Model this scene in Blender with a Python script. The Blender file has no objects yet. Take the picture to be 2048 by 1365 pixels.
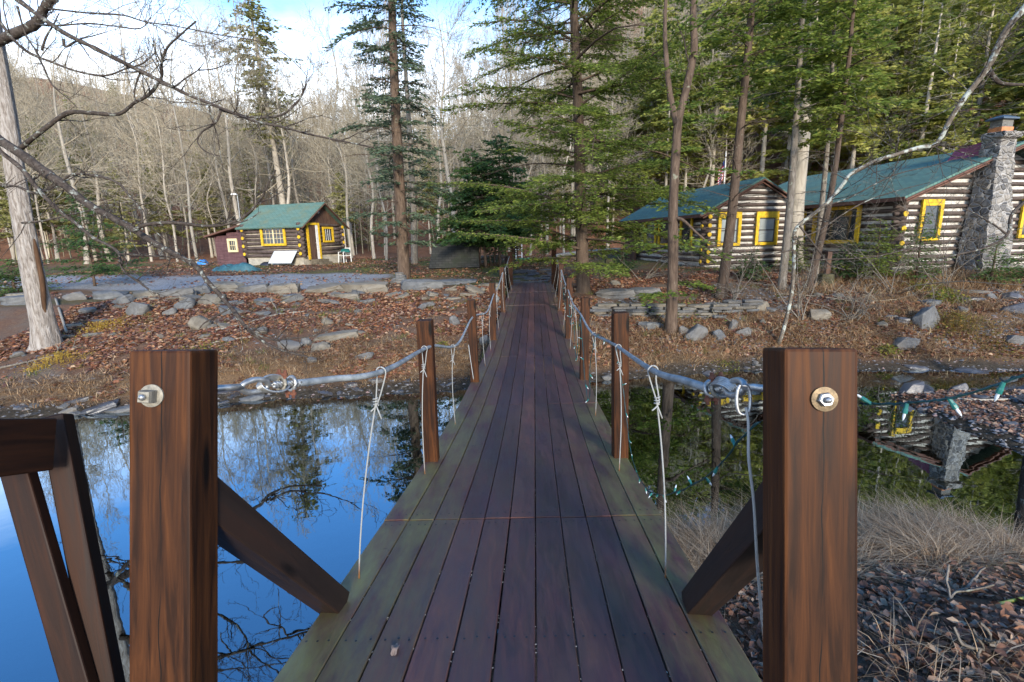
import bpy, math, random
import numpy as np
from mathutils import Matrix, Vector

# ------------------------------------------------------------------ camera, sky, sun, exposure
SC = bpy.context.scene
COL = SC.collection
PITCH, ROLL, FPX = math.radians(11.6), math.radians(1.2), 1000.0
CAM = np.array([0.0, 0.0, 1.75])
FW = np.array([0, math.cos(PITCH), -math.sin(PITCH)])
_r = np.array([1.0, 0, 0]); _u = np.cross(_r, FW)
RT = _r * math.cos(ROLL) - _u * math.sin(ROLL)
UP = _r * math.sin(ROLL) + _u * math.cos(ROLL)
cd = bpy.data.cameras.new("camera"); cam = bpy.data.objects.new("camera", cd); COL.objects.link(cam)
cd.sensor_width = 36.0; cd.lens = 36.0 * FPX / 2048.0
cd.clip_start = 0.05; cd.clip_end = 2000.0
mw = Matrix.Identity(4)
for i in range(3):
    mw[i][0] = RT[i]; mw[i][1] = UP[i]; mw[i][2] = -FW[i]; mw[i][3] = CAM[i]
cam.matrix_world = mw
SC.camera = cam

SUN_EL, SUN_AZ = math.radians(19.0), math.radians(166.0)     # azimuth clockwise from +Y: behind the camera, to the right
w = bpy.data.worlds.new("World"); SC.world = w; w.use_nodes = True
nt = w.node_tree; nt.nodes.clear()
wo = nt.nodes.new("ShaderNodeOutputWorld"); bg = nt.nodes.new("ShaderNodeBackground")
sky = nt.nodes.new("ShaderNodeTexSky"); sky.sky_type = 'NISHITA'; sky.sun_disc = False
sky.sun_elevation = SUN_EL; sky.sun_rotation = SUN_AZ; sky.ozone_density = 4.0; sky.dust_density = 0.3
tc = nt.nodes.new("ShaderNodeTexCoord"); sep = nt.nodes.new("ShaderNodeSeparateXYZ")
nt.links.new(tc.outputs["Generated"], sep.inputs[0])
mp = nt.nodes.new("ShaderNodeMapping"); mp.inputs["Scale"].default_value = (1.6, 1.6, 4.0)
nt.links.new(tc.outputs["Generated"], mp.inputs[0])
nz = nt.nodes.new("ShaderNodeTexNoise"); nz.inputs["Scale"].default_value = 2.6; nz.inputs["Detail"].default_value = 7; nz.inputs["Roughness"].default_value = 0.6
nt.links.new(mp.outputs[0], nz.inputs["Vector"])
cr = nt.nodes.new("ShaderNodeValToRGB"); cr.color_ramp.elements[0].position = 0.22; cr.color_ramp.elements[1].position = 0.48
nt.links.new(nz.outputs[0], cr.inputs[0])
er = nt.nodes.new("ShaderNodeMapRange"); er.inputs[1].default_value = 0.22; er.inputs[2].default_value = 0.40; er.inputs[3].default_value = 1.0; er.inputs[4].default_value = 0.0
nt.links.new(sep.outputs[2], er.inputs[0])
mm = nt.nodes.new("ShaderNodeMath"); mm.operation = 'MULTIPLY'
nt.links.new(cr.outputs[0], mm.inputs[0]); nt.links.new(er.outputs[0], mm.inputs[1])
mx = nt.nodes.new("ShaderNodeMix"); mx.data_type = 'RGBA'
hs = nt.nodes.new('ShaderNodeHueSaturation'); hs.inputs['Saturation'].default_value = 1.16; nt.links.new(sky.outputs[0], hs.inputs['Color'])
nt.links.new(mm.outputs[0], mx.inputs[0]); nt.links.new(hs.outputs[0], mx.inputs[6]); mx.inputs[7].default_value = (6.0, 6.4, 6.9, 1)
nt.links.new(mx.outputs[2], bg.inputs[0]); bg.inputs[1].default_value = 0.13
nt.links.new(bg.outputs[0], wo.inputs[0])
sl = bpy.data.lights.new("sun", 'SUN'); sl.energy = 1.75; sl.angle = math.radians(11); sl.color = (1.0, 0.89, 0.73)
so = bpy.data.objects.new("sun", sl); COL.objects.link(so)
sd = Vector((math.sin(SUN_AZ) * math.cos(SUN_EL), math.cos(SUN_AZ) * math.cos(SUN_EL), math.sin(SUN_EL)))
so.rotation_euler = sd.to_track_quat('Z', 'Y').to_euler(); so.location = (0, 0, 30)
SC.view_settings.view_transform = 'Standard'; SC.view_settings.look = 'None'
SC.view_settings.exposure = 1.88; SC.view_settings.gamma = 1.0; SC.view_settings.use_curve_mapping = False
SC.cycles.max_bounces = 6; SC.cycles.diffuse_bounces = 2; SC.cycles.glossy_bounces = 3; SC.cycles.transparent_max_bounces = 8
SC.cycles.caustics_reflective = False; SC.cycles.caustics_refractive = False

# ------------------------------------------------------------------ picking points in the place
def ray(x, y):
    return FW + RT * ((x - 1024) / FPX) - UP * ((y - 682.5) / FPX)
def atY(x, y, Y):
    v = ray(x, y); return CAM + v * (Y / v[1])
def atD(x, y, d):
    return CAM + ray(x, y) * d
def atZ(x, y, z):
    v = ray(x, y); return CAM + v * ((z - CAM[2]) / v[2])

# ------------------------------------------------------------------ terrain
ZW = -1.35
FSX = [-60, -30, -12, -8.4, -5.7, -4.3, -1.3, 2.5, 5.5, 7.9, 10.8, 14, 20, 40, 60]
FSY = [5, 6.5, 8.6, 8.9, 9.5, 9.8, 10.1, 10.6, 11.2, 11.0, 10.7, 10.5, 10, 9, 8]
NSX = [-60, -30, -8, -3, -1.9, -1.1, -0.2, 0.8, 1.7, 3.0, 4.4, 4.8, 5.3, 6.2, 8, 12, 20, 60]
NSY = [-3, -1.5, 0.4, 1.2, 1.5, 2.2, 3.2, 4.2, 4.75, 4.95, 4.85, 4.2, 3.4, 2.6, 1.9, 1.4, 0.6, 0]
def sm(t):
    t = np.clip(t, 0, 1); return t * t * (3 - 2 * t)
def vnoise(x, y, s, seed=0):
    x = np.asarray(x, float) * s + seed * 17.3; y = np.asarray(y, float) * s + seed * 9.1
    xi = np.floor(x); yi = np.floor(y); fx = x - xi; fy = y - yi
    fx = fx * fx * (3 - 2 * fx); fy = fy * fy * (3 - 2 * fy)
    def h(a, b):
        v = np.sin(a * 127.1 + b * 311.7) * 43758.5453; return v - np.floor(v)
    return (h(xi, yi) * (1 - fx) + h(xi + 1, yi) * fx) * (1 - fy) + (h(xi, yi + 1) * (1 - fx) + h(xi + 1, yi + 1) * fx) * fy
def fbm(x, y, s, seed=0, o=4):
    r = 0; a = 0.5
    for k in range(o):
        r = r + a * (vnoise(x, y, s * 2 ** k, seed + k) - 0.5); a *= 0.5
    return r
DKY = [-1.0, 0.6, 1.39, 2.67, 3.75, 5.55, 8.1, 10.8, 13.4, 17.0, 20.4, 24]
DKZ = [0.52, 0.39, 0.305, 0.135, 0.0, -0.16, -0.27, -0.25, -0.17, -0.10, -0.05, -0.05]
_dy = np.linspace(-1, 24, 501); _dz = np.interp(_dy, DKY, DKZ)
for _k in range(40):
    _dz[1:-1] = (_dz[:-2] + 2 * _dz[1:-1] + _dz[2:]) / 4
def deckz(Y): return np.interp(Y, _dy, _dz)
def deckx(Y): return -0.085 + 0.047 * np.asarray(Y, float)
HW = 0.82
def H(x, y):
    x = np.asarray(x, float); y = np.asarray(y, float)
    yf = np.interp(x, FSX, FSY) + 0.5 * fbm(x, y * 0 + 3, 0.7, 5); yn = np.interp(x, NSX, NSY) + 0.4 * fbm(x, y * 0 + 7, 0.8, 8)
    df = y - yf; dn = yn - y
    zf = np.interp(df, [-3, -0.8, 0, 0.5, 1.2, 3, 5, 6.0, 6.6, 8, 20], [-0.9, -0.3, 0.0, 0.16, 0.45, 0.85, 1.16, 1.30, 1.40, 1.42, 1.80])
    zf = zf + 0.28 * sm((x - 3) / 4) * sm((df - 0.5) / 2.5) + 0.18 * fbm(x, y, 0.5, 1) * sm(df / 2)
    zf = zf - 0.25 * sm((-x - 7) / 5) * sm(df / 2) * sm((7 - df) / 3)
    zn = np.interp(dn, [-3, -0.8, 0, 0.4, 1.5, 3, 5, 8, 30], [-0.9, -0.3, 0.0, 0.14, 0.48, 0.85, 1.15, 1.4, 2.0]) + 0.25 * fbm(x, y, 0.7, 2) * sm(dn)
    z = ZW + np.maximum(zf, zn)
    bar = sm((x - 6.5) / 0.9) * sm((y - 5.0) / 1.5) * sm((9.9 - y) / 0.9)
    z = np.maximum(z, ZW - 0.35 + bar * (0.41 + 0.25 * fbm(x, y, 0.9, 3)))
    z = z + (0.10 * fbm(x, y, 1.5, 4)) * sm((np.maximum(df, dn) + 0.2))
    # hillside beyond
    st = 45 - 0.55 * np.clip(x, -15, 30); slope = 0.31 + 0.33 * sm((x - 2) / 34) ; t = np.clip(y - st, 0, None)
    t = np.minimum(t, 125 + 0 * t)
    hill = slope * (t - 9 * (1 - np.exp(-t / 9))) + 0.07 * t * fbm(x, y, 0.03, 6)
    side = 0.25 * np.clip(np.abs(x) - 75, 0, 80)
    z = z + hill + side * sm((y - 10) / 40)
    # bed of the footbridge and the path behind it
    cx = deckx(y); m = sm((1.5 - np.abs(x - cx)) / 0.6) * sm((y - 9) / 2) * sm((22.0 - y) / 1.2)
    z = z * (1 - m) + np.minimum(z, deckz(y) - 0.22) * m
    m2 = sm((1.6 - np.abs(x - cx)) / 0.7) * sm((y - 20.3) / 0.3) * sm((24.5 - y) / 2)
    z = z * (1 - m2) + (-0.08 + (y - 20.3) * 0.03) * m2
    mn = sm((1.1 - np.abs(x + 0.05)) / 0.3) * sm((2.4 - y) / 0.8)
    z = z * (1 - mn) + np.minimum(z, -0.1) * mn
    return z
def G(x, y, t0=1.0, t1=260.0):
    v = ray(x, y); t = np.concatenate([np.linspace(t0, 40, 1600), np.linspace(40.1, t1, 1600)])
    P = CAM[None] + v[None] * t[:, None]
    k = np.nonzero(P[:, 2] < H(P[:, 0], P[:, 1]))[0]
    return P[k[0]] if len(k) else P[-1]
def depth(p): return float(np.dot(np.asarray(p) - CAM, FW))

# ------------------------------------------------------------------ mesh building
class MB:
    def __init__(s): s.v = []; s.f = []; s.n = 0; s.m = []
    def add(s, V, F, mi=0):
        V = np.asarray(V, float).reshape(-1, 3); s.v.append(V)
        F = np.asarray(F, np.int64)
        s.f.append(F + s.n); s.m.append((len(F), mi)); s.n += len(V)
    def box(s, c, e, R=None, mi=0, taper=None):
        c = np.asarray(c, float); e = np.asarray(e, float) / 2
        k = np.array([[-1, -1, -1], [1, -1, -1], [1, 1, -1], [-1, 1, -1], [-1, -1, 1], [1, -1, 1], [1, 1, 1], [-1, 1, 1]], float) * e
        if taper is not None: k[4:, :2] *= taper
        if R is not None: k = k @ np.asarray(R).T
        s.add(k + c, [[0, 3, 2, 1], [4, 5, 6, 7], [0, 1, 5, 4], [1, 2, 6, 5], [2, 3, 7, 6], [3, 0, 4, 7]], mi)
    def hexa(s, P, mi=0):
        s.add(P, [[0, 3, 2, 1], [4, 5, 6, 7], [0, 1, 5, 4], [1, 2, 6, 5], [2, 3, 7, 6], [3, 0, 4, 7]], mi)
    def bar(s, a, b, w, h, up=(0, 0, 1), mi=0):
        a = np.asarray(a, float); b = np.asarray(b, float); t = b - a; L = np.linalg.norm(t); t = t / L
        sd_ = np.cross(t, up); sd_ /= np.linalg.norm(sd_) + 1e-9; u = np.cross(sd_, t)
        R = np.stack([sd_, t, u], 1); s.box((a + b) / 2, (w, L, h), R, mi)
    def tube(s, P, r, k=6, cap=True, mi=0):
        P = np.asarray(P, float); n = len(P); r = np.broadcast_to(np.asarray(r, float), (n,))
        T = np.gradient(P, axis=0); T /= np.linalg.norm(T, axis=1)[:, None] + 1e-12
        ref = np.array([0.13, 0.05, 1.0]) if abs(T[0][2]) < 0.9 else np.array([1.0, 0.1, 0.05])
        A = np.cross(T, ref); A /= np.linalg.norm(A, axis=1)[:, None] + 1e-9; B = np.cross(T, A)
        an = np.arange(k) * 2 * math.pi / k
        V = P[:, None] + r[:, None, None] * (np.cos(an)[None, :, None] * A[:, None] + np.sin(an)[None, :, None] * B[:, None])
        i = np.arange(n - 1)[:, None] * k; j = np.arange(k)[None]; j2 = (j + 1) % k
        F = np.stack([i + j, i + j2, i + k + j2, i + k + j], -1).reshape(-1, 4)
        s.add(V.reshape(-1, 3), F[:, ::-1], mi)
        if cap:
            b = s.n - n * k
            s.f.append(np.array([list(range(b, b + k))])); s.m.append((1, mi))
            s.f.append(np.array([list(range(s.n - k, s.n))[::-1]])); s.m.append((1, mi))
    def segs(s, P0, P1, r0, r1, k=3):
        P0 = np.asarray(P0, float); P1 = np.asarray(P1, float); M = len(P0)
        if M == 0: return
        r0 = np.broadcast_to(np.asarray(r0, float), (M,)); r1 = np.broadcast_to(np.asarray(r1, float), (M,))
        T = P1 - P0; T = T / (np.linalg.norm(T, axis=1)[:, None] + 1e-9)
        A = np.cross(T, np.array([0.31, 0.52, 0.8])); A /= np.linalg.norm(A, axis=1)[:, None] + 1e-9; B = np.cross(T, A)
        an = np.arange(k) * 2 * math.pi / k; D = np.cos(an)[None, :, None] * A[:, None] + np.sin(an)[None, :, None] * B[:, None]
        V = np.concatenate([P0[:, None] + D * r0[:, None, None], P1[:, None] + D * r1[:, None, None]], 1)
        i = np.arange(M)[:, None] * 2 * k; j = np.arange(k)[None]; j2 = (j + 1) % k
        F = np.stack([i + j, i + j2, i + k + j2, i + k + j], -1).reshape(-1, 4)
        s.add(V.reshape(-1, 3), F)
    def cards(s, C, D, Nn, L, W, fold=0.0):
        C = np.asarray(C, float); M = len(C)
        if M == 0: return
        L = np.broadcast_to(np.asarray(L, float), (M,))[:, None]; W = np.broadcast_to(np.asarray(W, float), (M,))[:, None]
        D = D / (np.linalg.norm(D, axis=1)[:, None] + 1e-9); S = np.cross(D, Nn); S = S / (np.linalg.norm(S, axis=1)[:, None] + 1e-9)
        U = np.cross(S, D)
        V = np.stack([C - D * L / 2, C + S * W / 2 - U * W * fold, C + D * L / 2, C - S * W / 2 - U * W * fold], 1)
        F = np.arange(M * 4).reshape(M, 4)
        s.add(V.reshape(-1, 3), F)
    def lathe(s, prof, k=16, c=(0, 0, 0), R=None, mi=0):
        prof = np.asarray(prof, float); n = len(prof); an = np.arange(k) * 2 * math.pi / k
        V = np.stack([prof[:, 0][:, None] * np.cos(an), prof[:, 0][:, None] * np.sin(an), np.repeat(prof[:, 1][:, None], k, 1)], -1).reshape(-1, 3)
        if R is not None: V = V @ np.asarray(R).T
        i = np.arange(n - 1)[:, None] * k; j = np.arange(k)[None]; j2 = (j + 1) % k
        s.add(V + np.asarray(c), np.stack([i + j, i + j2, i + k + j2, i + k + j], -1).reshape(-1, 4), mi)
    def build(s, name, mat, parent=None, smooth=False, loc=None, R=None, bevel=0.0):
        me = bpy.data.meshes.new(name)
        if s.n:
            V = np.concatenate(s.v).astype(np.float32)
            tot = np.concatenate([np.full(len(f), f.shape[1]) for f in s.f]); idx = np.concatenate([f.reshape(-1) for f in s.f])
            me.vertices.add(len(V)); me.vertices.foreach_set("co", V.ravel())
            me.loops.add(len(idx)); me.loops.foreach_set("vertex_index", idx.astype(np.int32))
            me.polygons.add(len(tot)); me.polygons.foreach_set("loop_start", np.concatenate([[0], np.cumsum(tot)[:-1]]).astype(np.int32))
            mi = np.concatenate([np.full(n, m) for n, m in s.m]).astype(np.int32)
            me.polygons.foreach_set("material_index", mi)
            me.polygons.foreach_set("use_smooth", np.full(len(tot), bool(smooth)))
            me.update(calc_edges=True)
        for m in (mat if isinstance(mat, (list, tuple)) else [mat]): me.materials.append(m)
        o = bpy.data.objects.new(name, me); COL.objects.link(o)
        if parent is not None: o.parent = parent
        if loc is not None:
            M4 = Matrix.Identity(4)
            if R is not None:
                for i in range(3):
                    for j in range(3): M4[i][j] = R[i][j]
            M4.translation = Vector(loc); o.matrix_local = M4
        if bevel:
            b = o.modifiers.new("edge", 'BEVEL'); b.width = bevel; b.segments = 2; b.limit_method = 'ANGLE'; b.angle_limit = 0.6
        return o
def tag(o, label=None, cat=None, group=None, kind=None):
    if label: o["label"] = label
    if cat: o["category"] = cat
    if group: o["group"] = group
    if kind: o["kind"] = kind
    return o
def thing(name, label, cat, loc=(0, 0, 0), rz=0.0, group=None):
    o = bpy.data.objects.new(name, None); COL.objects.link(o); o.empty_display_size = 0.2
    o.location = loc; o.rotation_euler = (0, 0, rz)
    return tag(o, label, cat, group)
def dup(o, loc=None, rz=None, sc=None, label=None, group=None):
    r = o.copy(); COL.objects.link(r)
    if loc is not None: r.location = loc
    if rz is not None: r.rotation_euler = (0, 0, rz)
    if sc is not None: r.scale = sc
    if label: r["label"] = label
    if group: r["group"] = group
    for ch in list(o.children):
        c = ch.copy(); COL.objects.link(c); c.parent = r
        for g in list(ch.children):
            d = g.copy(); COL.objects.link(d); d.parent = c
    return r
def smooth_path(P, n=4):
    P = np.asarray(P, float)
    if len(P) < 3: return P
    Q = [P[0]]
    for i in range(len(P) - 1):
        p0 = P[max(i - 1, 0)]; p1 = P[i]; p2 = P[i + 1]; p3 = P[min(i + 2, len(P) - 1)]
        for k in range(1, n + 1):
            t = k / n
            Q.append(0.5 * (2 * p1 + (p2 - p0) * t + (2 * p0 - 5 * p1 + 4 * p2 - p3) * t * t + (3 * p1 - p0 - 3 * p2 + p3) * t ** 3))
    return np.array(Q)

# ------------------------------------------------------------------ materials
class NT:
    def __init__(s, name):
        s.m = bpy.data.materials.new(name); s.m.use_nodes = True; s.t = s.m.node_tree
        s.p = s.t.nodes["Principled BSDF"]; s.out = s.t.nodes["Material Output"]
    def n(s, t, **k):
        x = s.t.nodes.new(t)
        for a, b in k.items(): setattr(x, a, b)
        return x
    def l(s, a, b): s.t.links.new(a, b)
    def coord(s, kind="Object", scale=(1, 1, 1)):
        c = s.n("ShaderNodeTexCoord"); mp_ = s.n("ShaderNodeMapping"); mp_.inputs["Scale"].default_value = scale
        s.l(c.outputs[kind], mp_.inputs[0]); return mp_.outputs[0]
    def noise(s, vec, scale, detail=5, rough=0.6, dist=0.0):
        x = s.n("ShaderNodeTexNoise"); x.inputs["Scale"].default_value = scale; x.inputs["Detail"].default_value = detail
        x.inputs["Roughness"].default_value = rough; x.inputs["Distortion"].default_value = dist
        if vec is not None: s.l(vec, x.inputs["Vector"])
        return x.outputs[0]
    def ramp(s, fac, stops):
        x = s.n("ShaderNodeValToRGB"); e = x.color_ramp.elements
        while len(e) < len(stops): e.new(0.5)
        for i, (p_, c_) in enumerate(stops): e[i].position = p_; e[i].color = (*c_, 1) if len(c_) == 3 else c_
        s.l(fac, x.inputs[0]); return x.outputs[0]
    def mix(s, fac, a, b, mode='MIX'):
        x = s.n("ShaderNodeMix", data_type='RGBA', blend_type=mode)
        for v, i in ((fac, 0), (a, 6), (b, 7)):
            if hasattr(v, "links"): s.l(v, x.inputs[i])
            elif i == 0: x.inputs[0].default_value = v
            else: x.inputs[i].default_value = (*v, 1)
        return x.outputs[2]
    def math(s, op, a, b=0.0):
        x = s.n("ShaderNodeMath", operation=op)
        for v, i in ((a, 0), (b, 1)):
            if hasattr(v, "links"): s.l(v, x.inputs[i])
            else: x.inputs[i].default_value = v
        return x.outputs[0]
    def bump(s, h, strength=0.3, dist=0.02):
        x = s.n("ShaderNodeBump"); x.inputs["Strength"].default_value = strength; x.inputs["Distance"].default_value = dist
        s.l(h, x.inputs["Height"]); s.l(x.outputs[0], s.p.inputs["Normal"])
    def island(s):
        return s.n("ShaderNodeNewGeometry").outputs["Random Per Island"]
    def rnd(s):
        return s.n("ShaderNodeObjectInfo").outputs["Random"]
    def col(s, c):
        if hasattr(c, "links"): s.l(c, s.p.inputs["Base Color"])
        else: s.p.inputs["Base Color"].default_value = (*c, 1)
    def rough(s, r, spec=0.5):
        if hasattr(r, "links"): s.l(r, s.p.inputs["Roughness"])
        else: s.p.inputs["Roughness"].default_value = r
        s.p.inputs["Specular IOR Level"].default_value = spec

def m_plain(name, c, rough=0.7, spec=0.4, var=0.25, scale=8.0, metal=0.0):
    t = NT(name); n_ = t.noise(t.coord(), scale, 5)
    a = tuple(x * (1 - var) for x in c); b = tuple(min(1, x * (1 + var)) for x in c)
    t.col(t.ramp(n_, [(0.3, a), (0.7, b)])); t.rough(rough, spec); t.p.inputs["Metallic"].default_value = metal
    t.bump(n_, 0.15, 0.01); return t.m
def m_wood(name, stops, rough=0.5, spec=0.4, sc=(22, 22, 1.2), crack=False, bumpk=0.25):
    t = NT(name); v = t.coord("Object", sc); n_ = t.noise(v, 1.4, 8, 0.62, 0.8)
    big = t.noise(t.coord("Object", (3, 3, 0.9)), 2.2, 3)
    fac = t.math('ADD', t.math('MULTIPLY', n_, 0.72), t.math('MULTIPLY', big, 0.32))
    c = t.ramp(fac, stops)
    kn = t.n("ShaderNodeTexVoronoi"); t.l(t.coord("Object", (6.0, 6.0, 1.6)), kn.inputs["Vector"]); kn.inputs["Scale"].default_value = 1.15
    c = t.mix(t.ramp(kn.outputs["Distance"], [(0.07, (1, 1, 1)), (0.16, (0, 0, 0))]), c, tuple(x * 0.5 for x in stops[0][1]))
    if crack:
        w1 = t.coord("Object", (1, 1, 1)); sx = t.n("ShaderNodeSeparateXYZ"); t.l(w1, sx.inputs[0])
        wob = t.noise(t.coord("Object", (0.2, 0.2, 0.9)), 2.0, 4, 0.55)
        d = t.math('ABSOLUTE', t.math('SUBTRACT', sx.outputs[0], t.math('MULTIPLY', t.math('SUBTRACT', wob, 0.47), 0.05)))
        gate = t.noise(t.coord("Object", (0.1, 0.1, 1.0)), 2.2, 2)
        thr = t.math('MULTIPLY', t.math('MAXIMUM', t.math('SUBTRACT', gate, 0.42), 0.0), 0.009)
        c = t.mix(t.math('LESS_THAN', d, thr), c, (0.006, 0.004, 0.003))
    t.col(c); t.rough(t.math('ADD', t.math('MULTIPLY', n_, 0.35), rough - 0.15), spec); t.bump(fac, bumpk, 0.004)
    return t.m
def m_leaf(name, stops, trans=0.25, rough=0.6, obj=0.35):
    t = NT(name); i = t.island(); f = t.math('ADD', t.math('MULTIPLY', i, 1 - obj), t.math('MULTIPLY', t.rnd(), obj))
    c = t.ramp(f, stops); t.col(c); t.rough(rough, 0.3)
    tr = t.n("ShaderNodeBsdfTranslucent"); t.l(c, tr.inputs[0]); ms = t.n("ShaderNodeMixShader"); ms.inputs[0].default_value = trans
    t.l(t.p.outputs[0], ms.inputs[1]); t.l(tr.outputs[0], ms.inputs[2]); t.l(ms.outputs[0], t.out.inputs[0]); return t.m
def m_bark(name, stops, sc=(9, 9, 2.2), lichen=None, coord="Object", rough=0.9, bumpk=0.7, bd=0.03, rv=0.35):
    t = NT(name); n_ = t.noise(t.coord(coord, sc), 1.5, 8, 0.65, 0.6); c = t.ramp(n_, stops)
    c = t.mix(t.math('MULTIPLY', t.rnd(), rv), c, tuple(x * 0.36 for x in stops[-1][1]))
    if lichen:
        l_ = t.noise(t.coord(coord, (1, 1, 1)), lichen[1], 5, 0.7); c = t.mix(t.ramp(l_, [(lichen[2], (0, 0, 0)), (lichen[2] + 0.07, (1, 1, 1))]), c, lichen[0])
    t.col(c); t.rough(rough, 0.2); t.bump(n_, bumpk, bd); return t.m

M = {}
DARKWOOD = [(0.30, (0.006, 0.0026, 0.0016)), (0.44, (0.019, 0.0070, 0.0030)), (0.56, (0.050, 0.0172, 0.0054)), (0.74, (0.112, 0.041, 0.0118))]
M['post'] = m_wood('stained_post_wood', DARKWOOD, 0.55, 0.16, (30, 30, 1.5), crack=True, bumpk=0.4)
M['rail'] = m_wood('stained_rail_wood', [(0.3, (0.006, 0.003, 0.003)), (0.5, (0.017, 0.007, 0.004)), (0.75, (0.048, 0.016, 0.006))], 0.55, 0.18, (26, 26, 1.4))
M['brace'] = m_wood('dark_brace_wood', [(0.3, (0.008, 0.006, 0.006)), (0.5, (0.018, 0.012, 0.010)), (0.75, (0.030, 0.014, 0.009))], 0.5, 0.22)
# deck boards
t = NT('deck_boards'); v = t.coord("Object", (26, 1.1, 26)); n1 = t.noise(v, 1.3, 8, 0.65, 0.6); isl = t.island()
f = t.math('ADD', t.math('MULTIPLY', n1, 0.75), t.math('MULTIPLY', isl, 0.32))
c = t.ramp(f, [(0.26, (0.018, 0.009, 0.014)), (0.42, (0.044, 0.019, 0.024)), (0.58, (0.076, 0.030, 0.031)), (0.80, (0.135, 0.054, 0.044))])
bl = t.noise(t.coord("Object", (2.2, 0.8, 1)), 1.6, 6, 0.65)
c = t.mix(t.ramp(bl, [(0.44, (0, 0, 0)), (0.74, (0.75, 0.75, 0.75))]), c, (0.036, 0.024, 0.040))
at = t.n("ShaderNodeAttribute"); at.attribute_name = "edge"
al = t.noise(t.coord("Object", (3.0, 0.9, 1)), 1.7, 6, 0.7)
c = t.mix(t.math('MULTIPLY', t.ramp(al, [(0.36, (0, 0, 0)), (0.66, (1, 1, 1))]), at.outputs["Fac"]), c, (0.135, 0.135, 0.050))
sp = t.noise(t.coord("Object", (1, 1, 1)), 7.0, 3, 0.5)
c = t.mix(t.ramp(sp, [(0.73, (0, 0, 0)), (0.76, (0.8, 0.8, 0.8))]), c, (0.016, 0.007, 0.006))
t.col(c); t.rough(t.ramp(n1, [(0.3, (0.36,) * 3), (0.7, (0.58,) * 3)]), 0.5); t.bump(n1, 0.22, 0.004); M['deck'] = t.m
M['nail'] = m_plain('nail_heads', (0.03, 0.04, 0.05), 0.4, 0.5, 0.3, 20, 0.6)
M['steel'] = m_plain('galvanised_steel', (0.36, 0.37, 0.37), 0.42, 0.5, 0.28, 60, 0.75)
M['nutpaint'] = m_plain('weathered_zinc', (0.21, 0.195, 0.16), 0.55, 0.4, 0.4, 70, 0.3)
M['brass'] = m_plain('tarnished_washer', (0.13, 0.095, 0.055), 0.5, 0.4, 0.45, 60, 0.55)
M['rust'] = m_plain('rusty_iron', (0.13, 0.05, 0.03), 0.8, 0.3, 0.5, 90)
t = NT('cable_conduit'); n1 = t.noise(t.coord("Object", (1, 1, 1)), 14, 6, 0.7)
t.col(t.ramp(n1, [(0.30, (0.10, 0.115, 0.12)), (0.5, (0.21, 0.235, 0.25)), (0.72, (0.34, 0.37, 0.39))])); t.rough(0.5, 0.4); M['cable'] = t.m
t = NT('hanger_rod_metal'); gc = t.n("ShaderNodeTexCoord"); sx = t.n("ShaderNodeSeparateXYZ"); t.l(gc.outputs["Generated"], sx.inputs[0])
rn = t.math('ADD', sx.outputs[2], t.math('MULTIPLY', t.math('SUBTRACT', t.noise(t.coord("Object"), 25), 0.5), 0.12))
t.col(t.ramp(rn, [(0.05, (0.17, 0.07, 0.02)), (0.13, (0.27, 0.28, 0.275))])); t.rough(0.55, 0.4); M['rod'] = t.m
M['yellow'] = m_plain('yellow_paint', (0.56, 0.355, 0.018), 0.65, 0.3, 0.38, 7)
M['cream'] = m_plain('cream_paint', (0.62, 0.52, 0.30), 0.6, 0.4, 0.15, 9)
M['white'] = m_plain('white_paint', (0.62, 0.62, 0.60), 0.6, 0.3, 0.12, 7)
M['chink'] = m_plain('white_chinking', (0.50, 0.48, 0.44), 0.85, 0.2, 0.30, 3)
M['log'] = m_bark('brown_log_stain', [(0.3, (0.050, 0.036, 0.030)), (0.55, (0.098, 0.072, 0.061)), (0.75, (0.165, 0.13, 0.112))], (3, 3, 3), rough=0.7, bumpk=0.3)
M['oldwood'] = m_wood('old_plank_wood', [(0.3, (0.035, 0.02, 0.016)), (0.5, (0.075, 0.042, 0.03)), (0.75, (0.14, 0.085, 0.055))], 0.75, 0.25, (9, 9, 0.8))
M['shedred'] = m_wood('weathered_red_boards', [(0.3, (0.045, 0.021, 0.024)), (0.5, (0.095, 0.046, 0.050)), (0.75, (0.17, 0.10, 0.10))], 0.8, 0.25, (0.9, 0.9, 14))
M['fascia'] = m_wood('brown_fascia', [(0.3, (0.05, 0.025, 0.018)), (0.5, (0.11, 0.052, 0.036)), (0.75, (0.17, 0.085, 0.06))], 0.7, 0.3, (1, 1, 14))
def m_roof(name, a, b, blotch, bx=(1.2, 1.2, 1.2)):
    t = NT(name); br = t.n("ShaderNodeTexBrick"); t.l(t.coord("UV", (1, 1, 1)), br.inputs["Vector"])
    br.inputs["Scale"].default_value = 1.0; br.inputs["Brick Width"].default_value = 0.32; br.inputs["Row Height"].default_value = 0.14; br.inputs["Mortar Size"].default_value = 0.009
    br.inputs["Color1"].default_value = (*a, 1); br.inputs["Color2"].default_value = (*b, 1); br.inputs["Mortar"].default_value = (*(x * 0.45 for x in a), 1)
    n_ = t.noise(t.coord("Object", bx), 1.1, 7, 0.7); c = t.mix(t.ramp(n_, [(0.48, (0, 0, 0)), (0.70, (1, 1, 1))]), br.outputs[0], blotch)
    t.col(c); t.rough(0.85, 0.25); t.bump(br.outputs[0], 0.35, 0.02); return t.m
M['roofL'] = m_roof('green_shingle_roof', (0.085, 0.165, 0.135), (0.12, 0.205, 0.17), (0.135, 0.16, 0.10))
M['roofR'] = m_roof('teal_shingle_roof', (0.075, 0.155, 0.140), (0.105, 0.200, 0.165), (0.10, 0.15, 0.11))
M['roofA'] = m_roof('dark_shingle_roof', (0.030, 0.032, 0.031), (0.052, 0.052, 0.049), (0.028, 0.034, 0.024))
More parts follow.
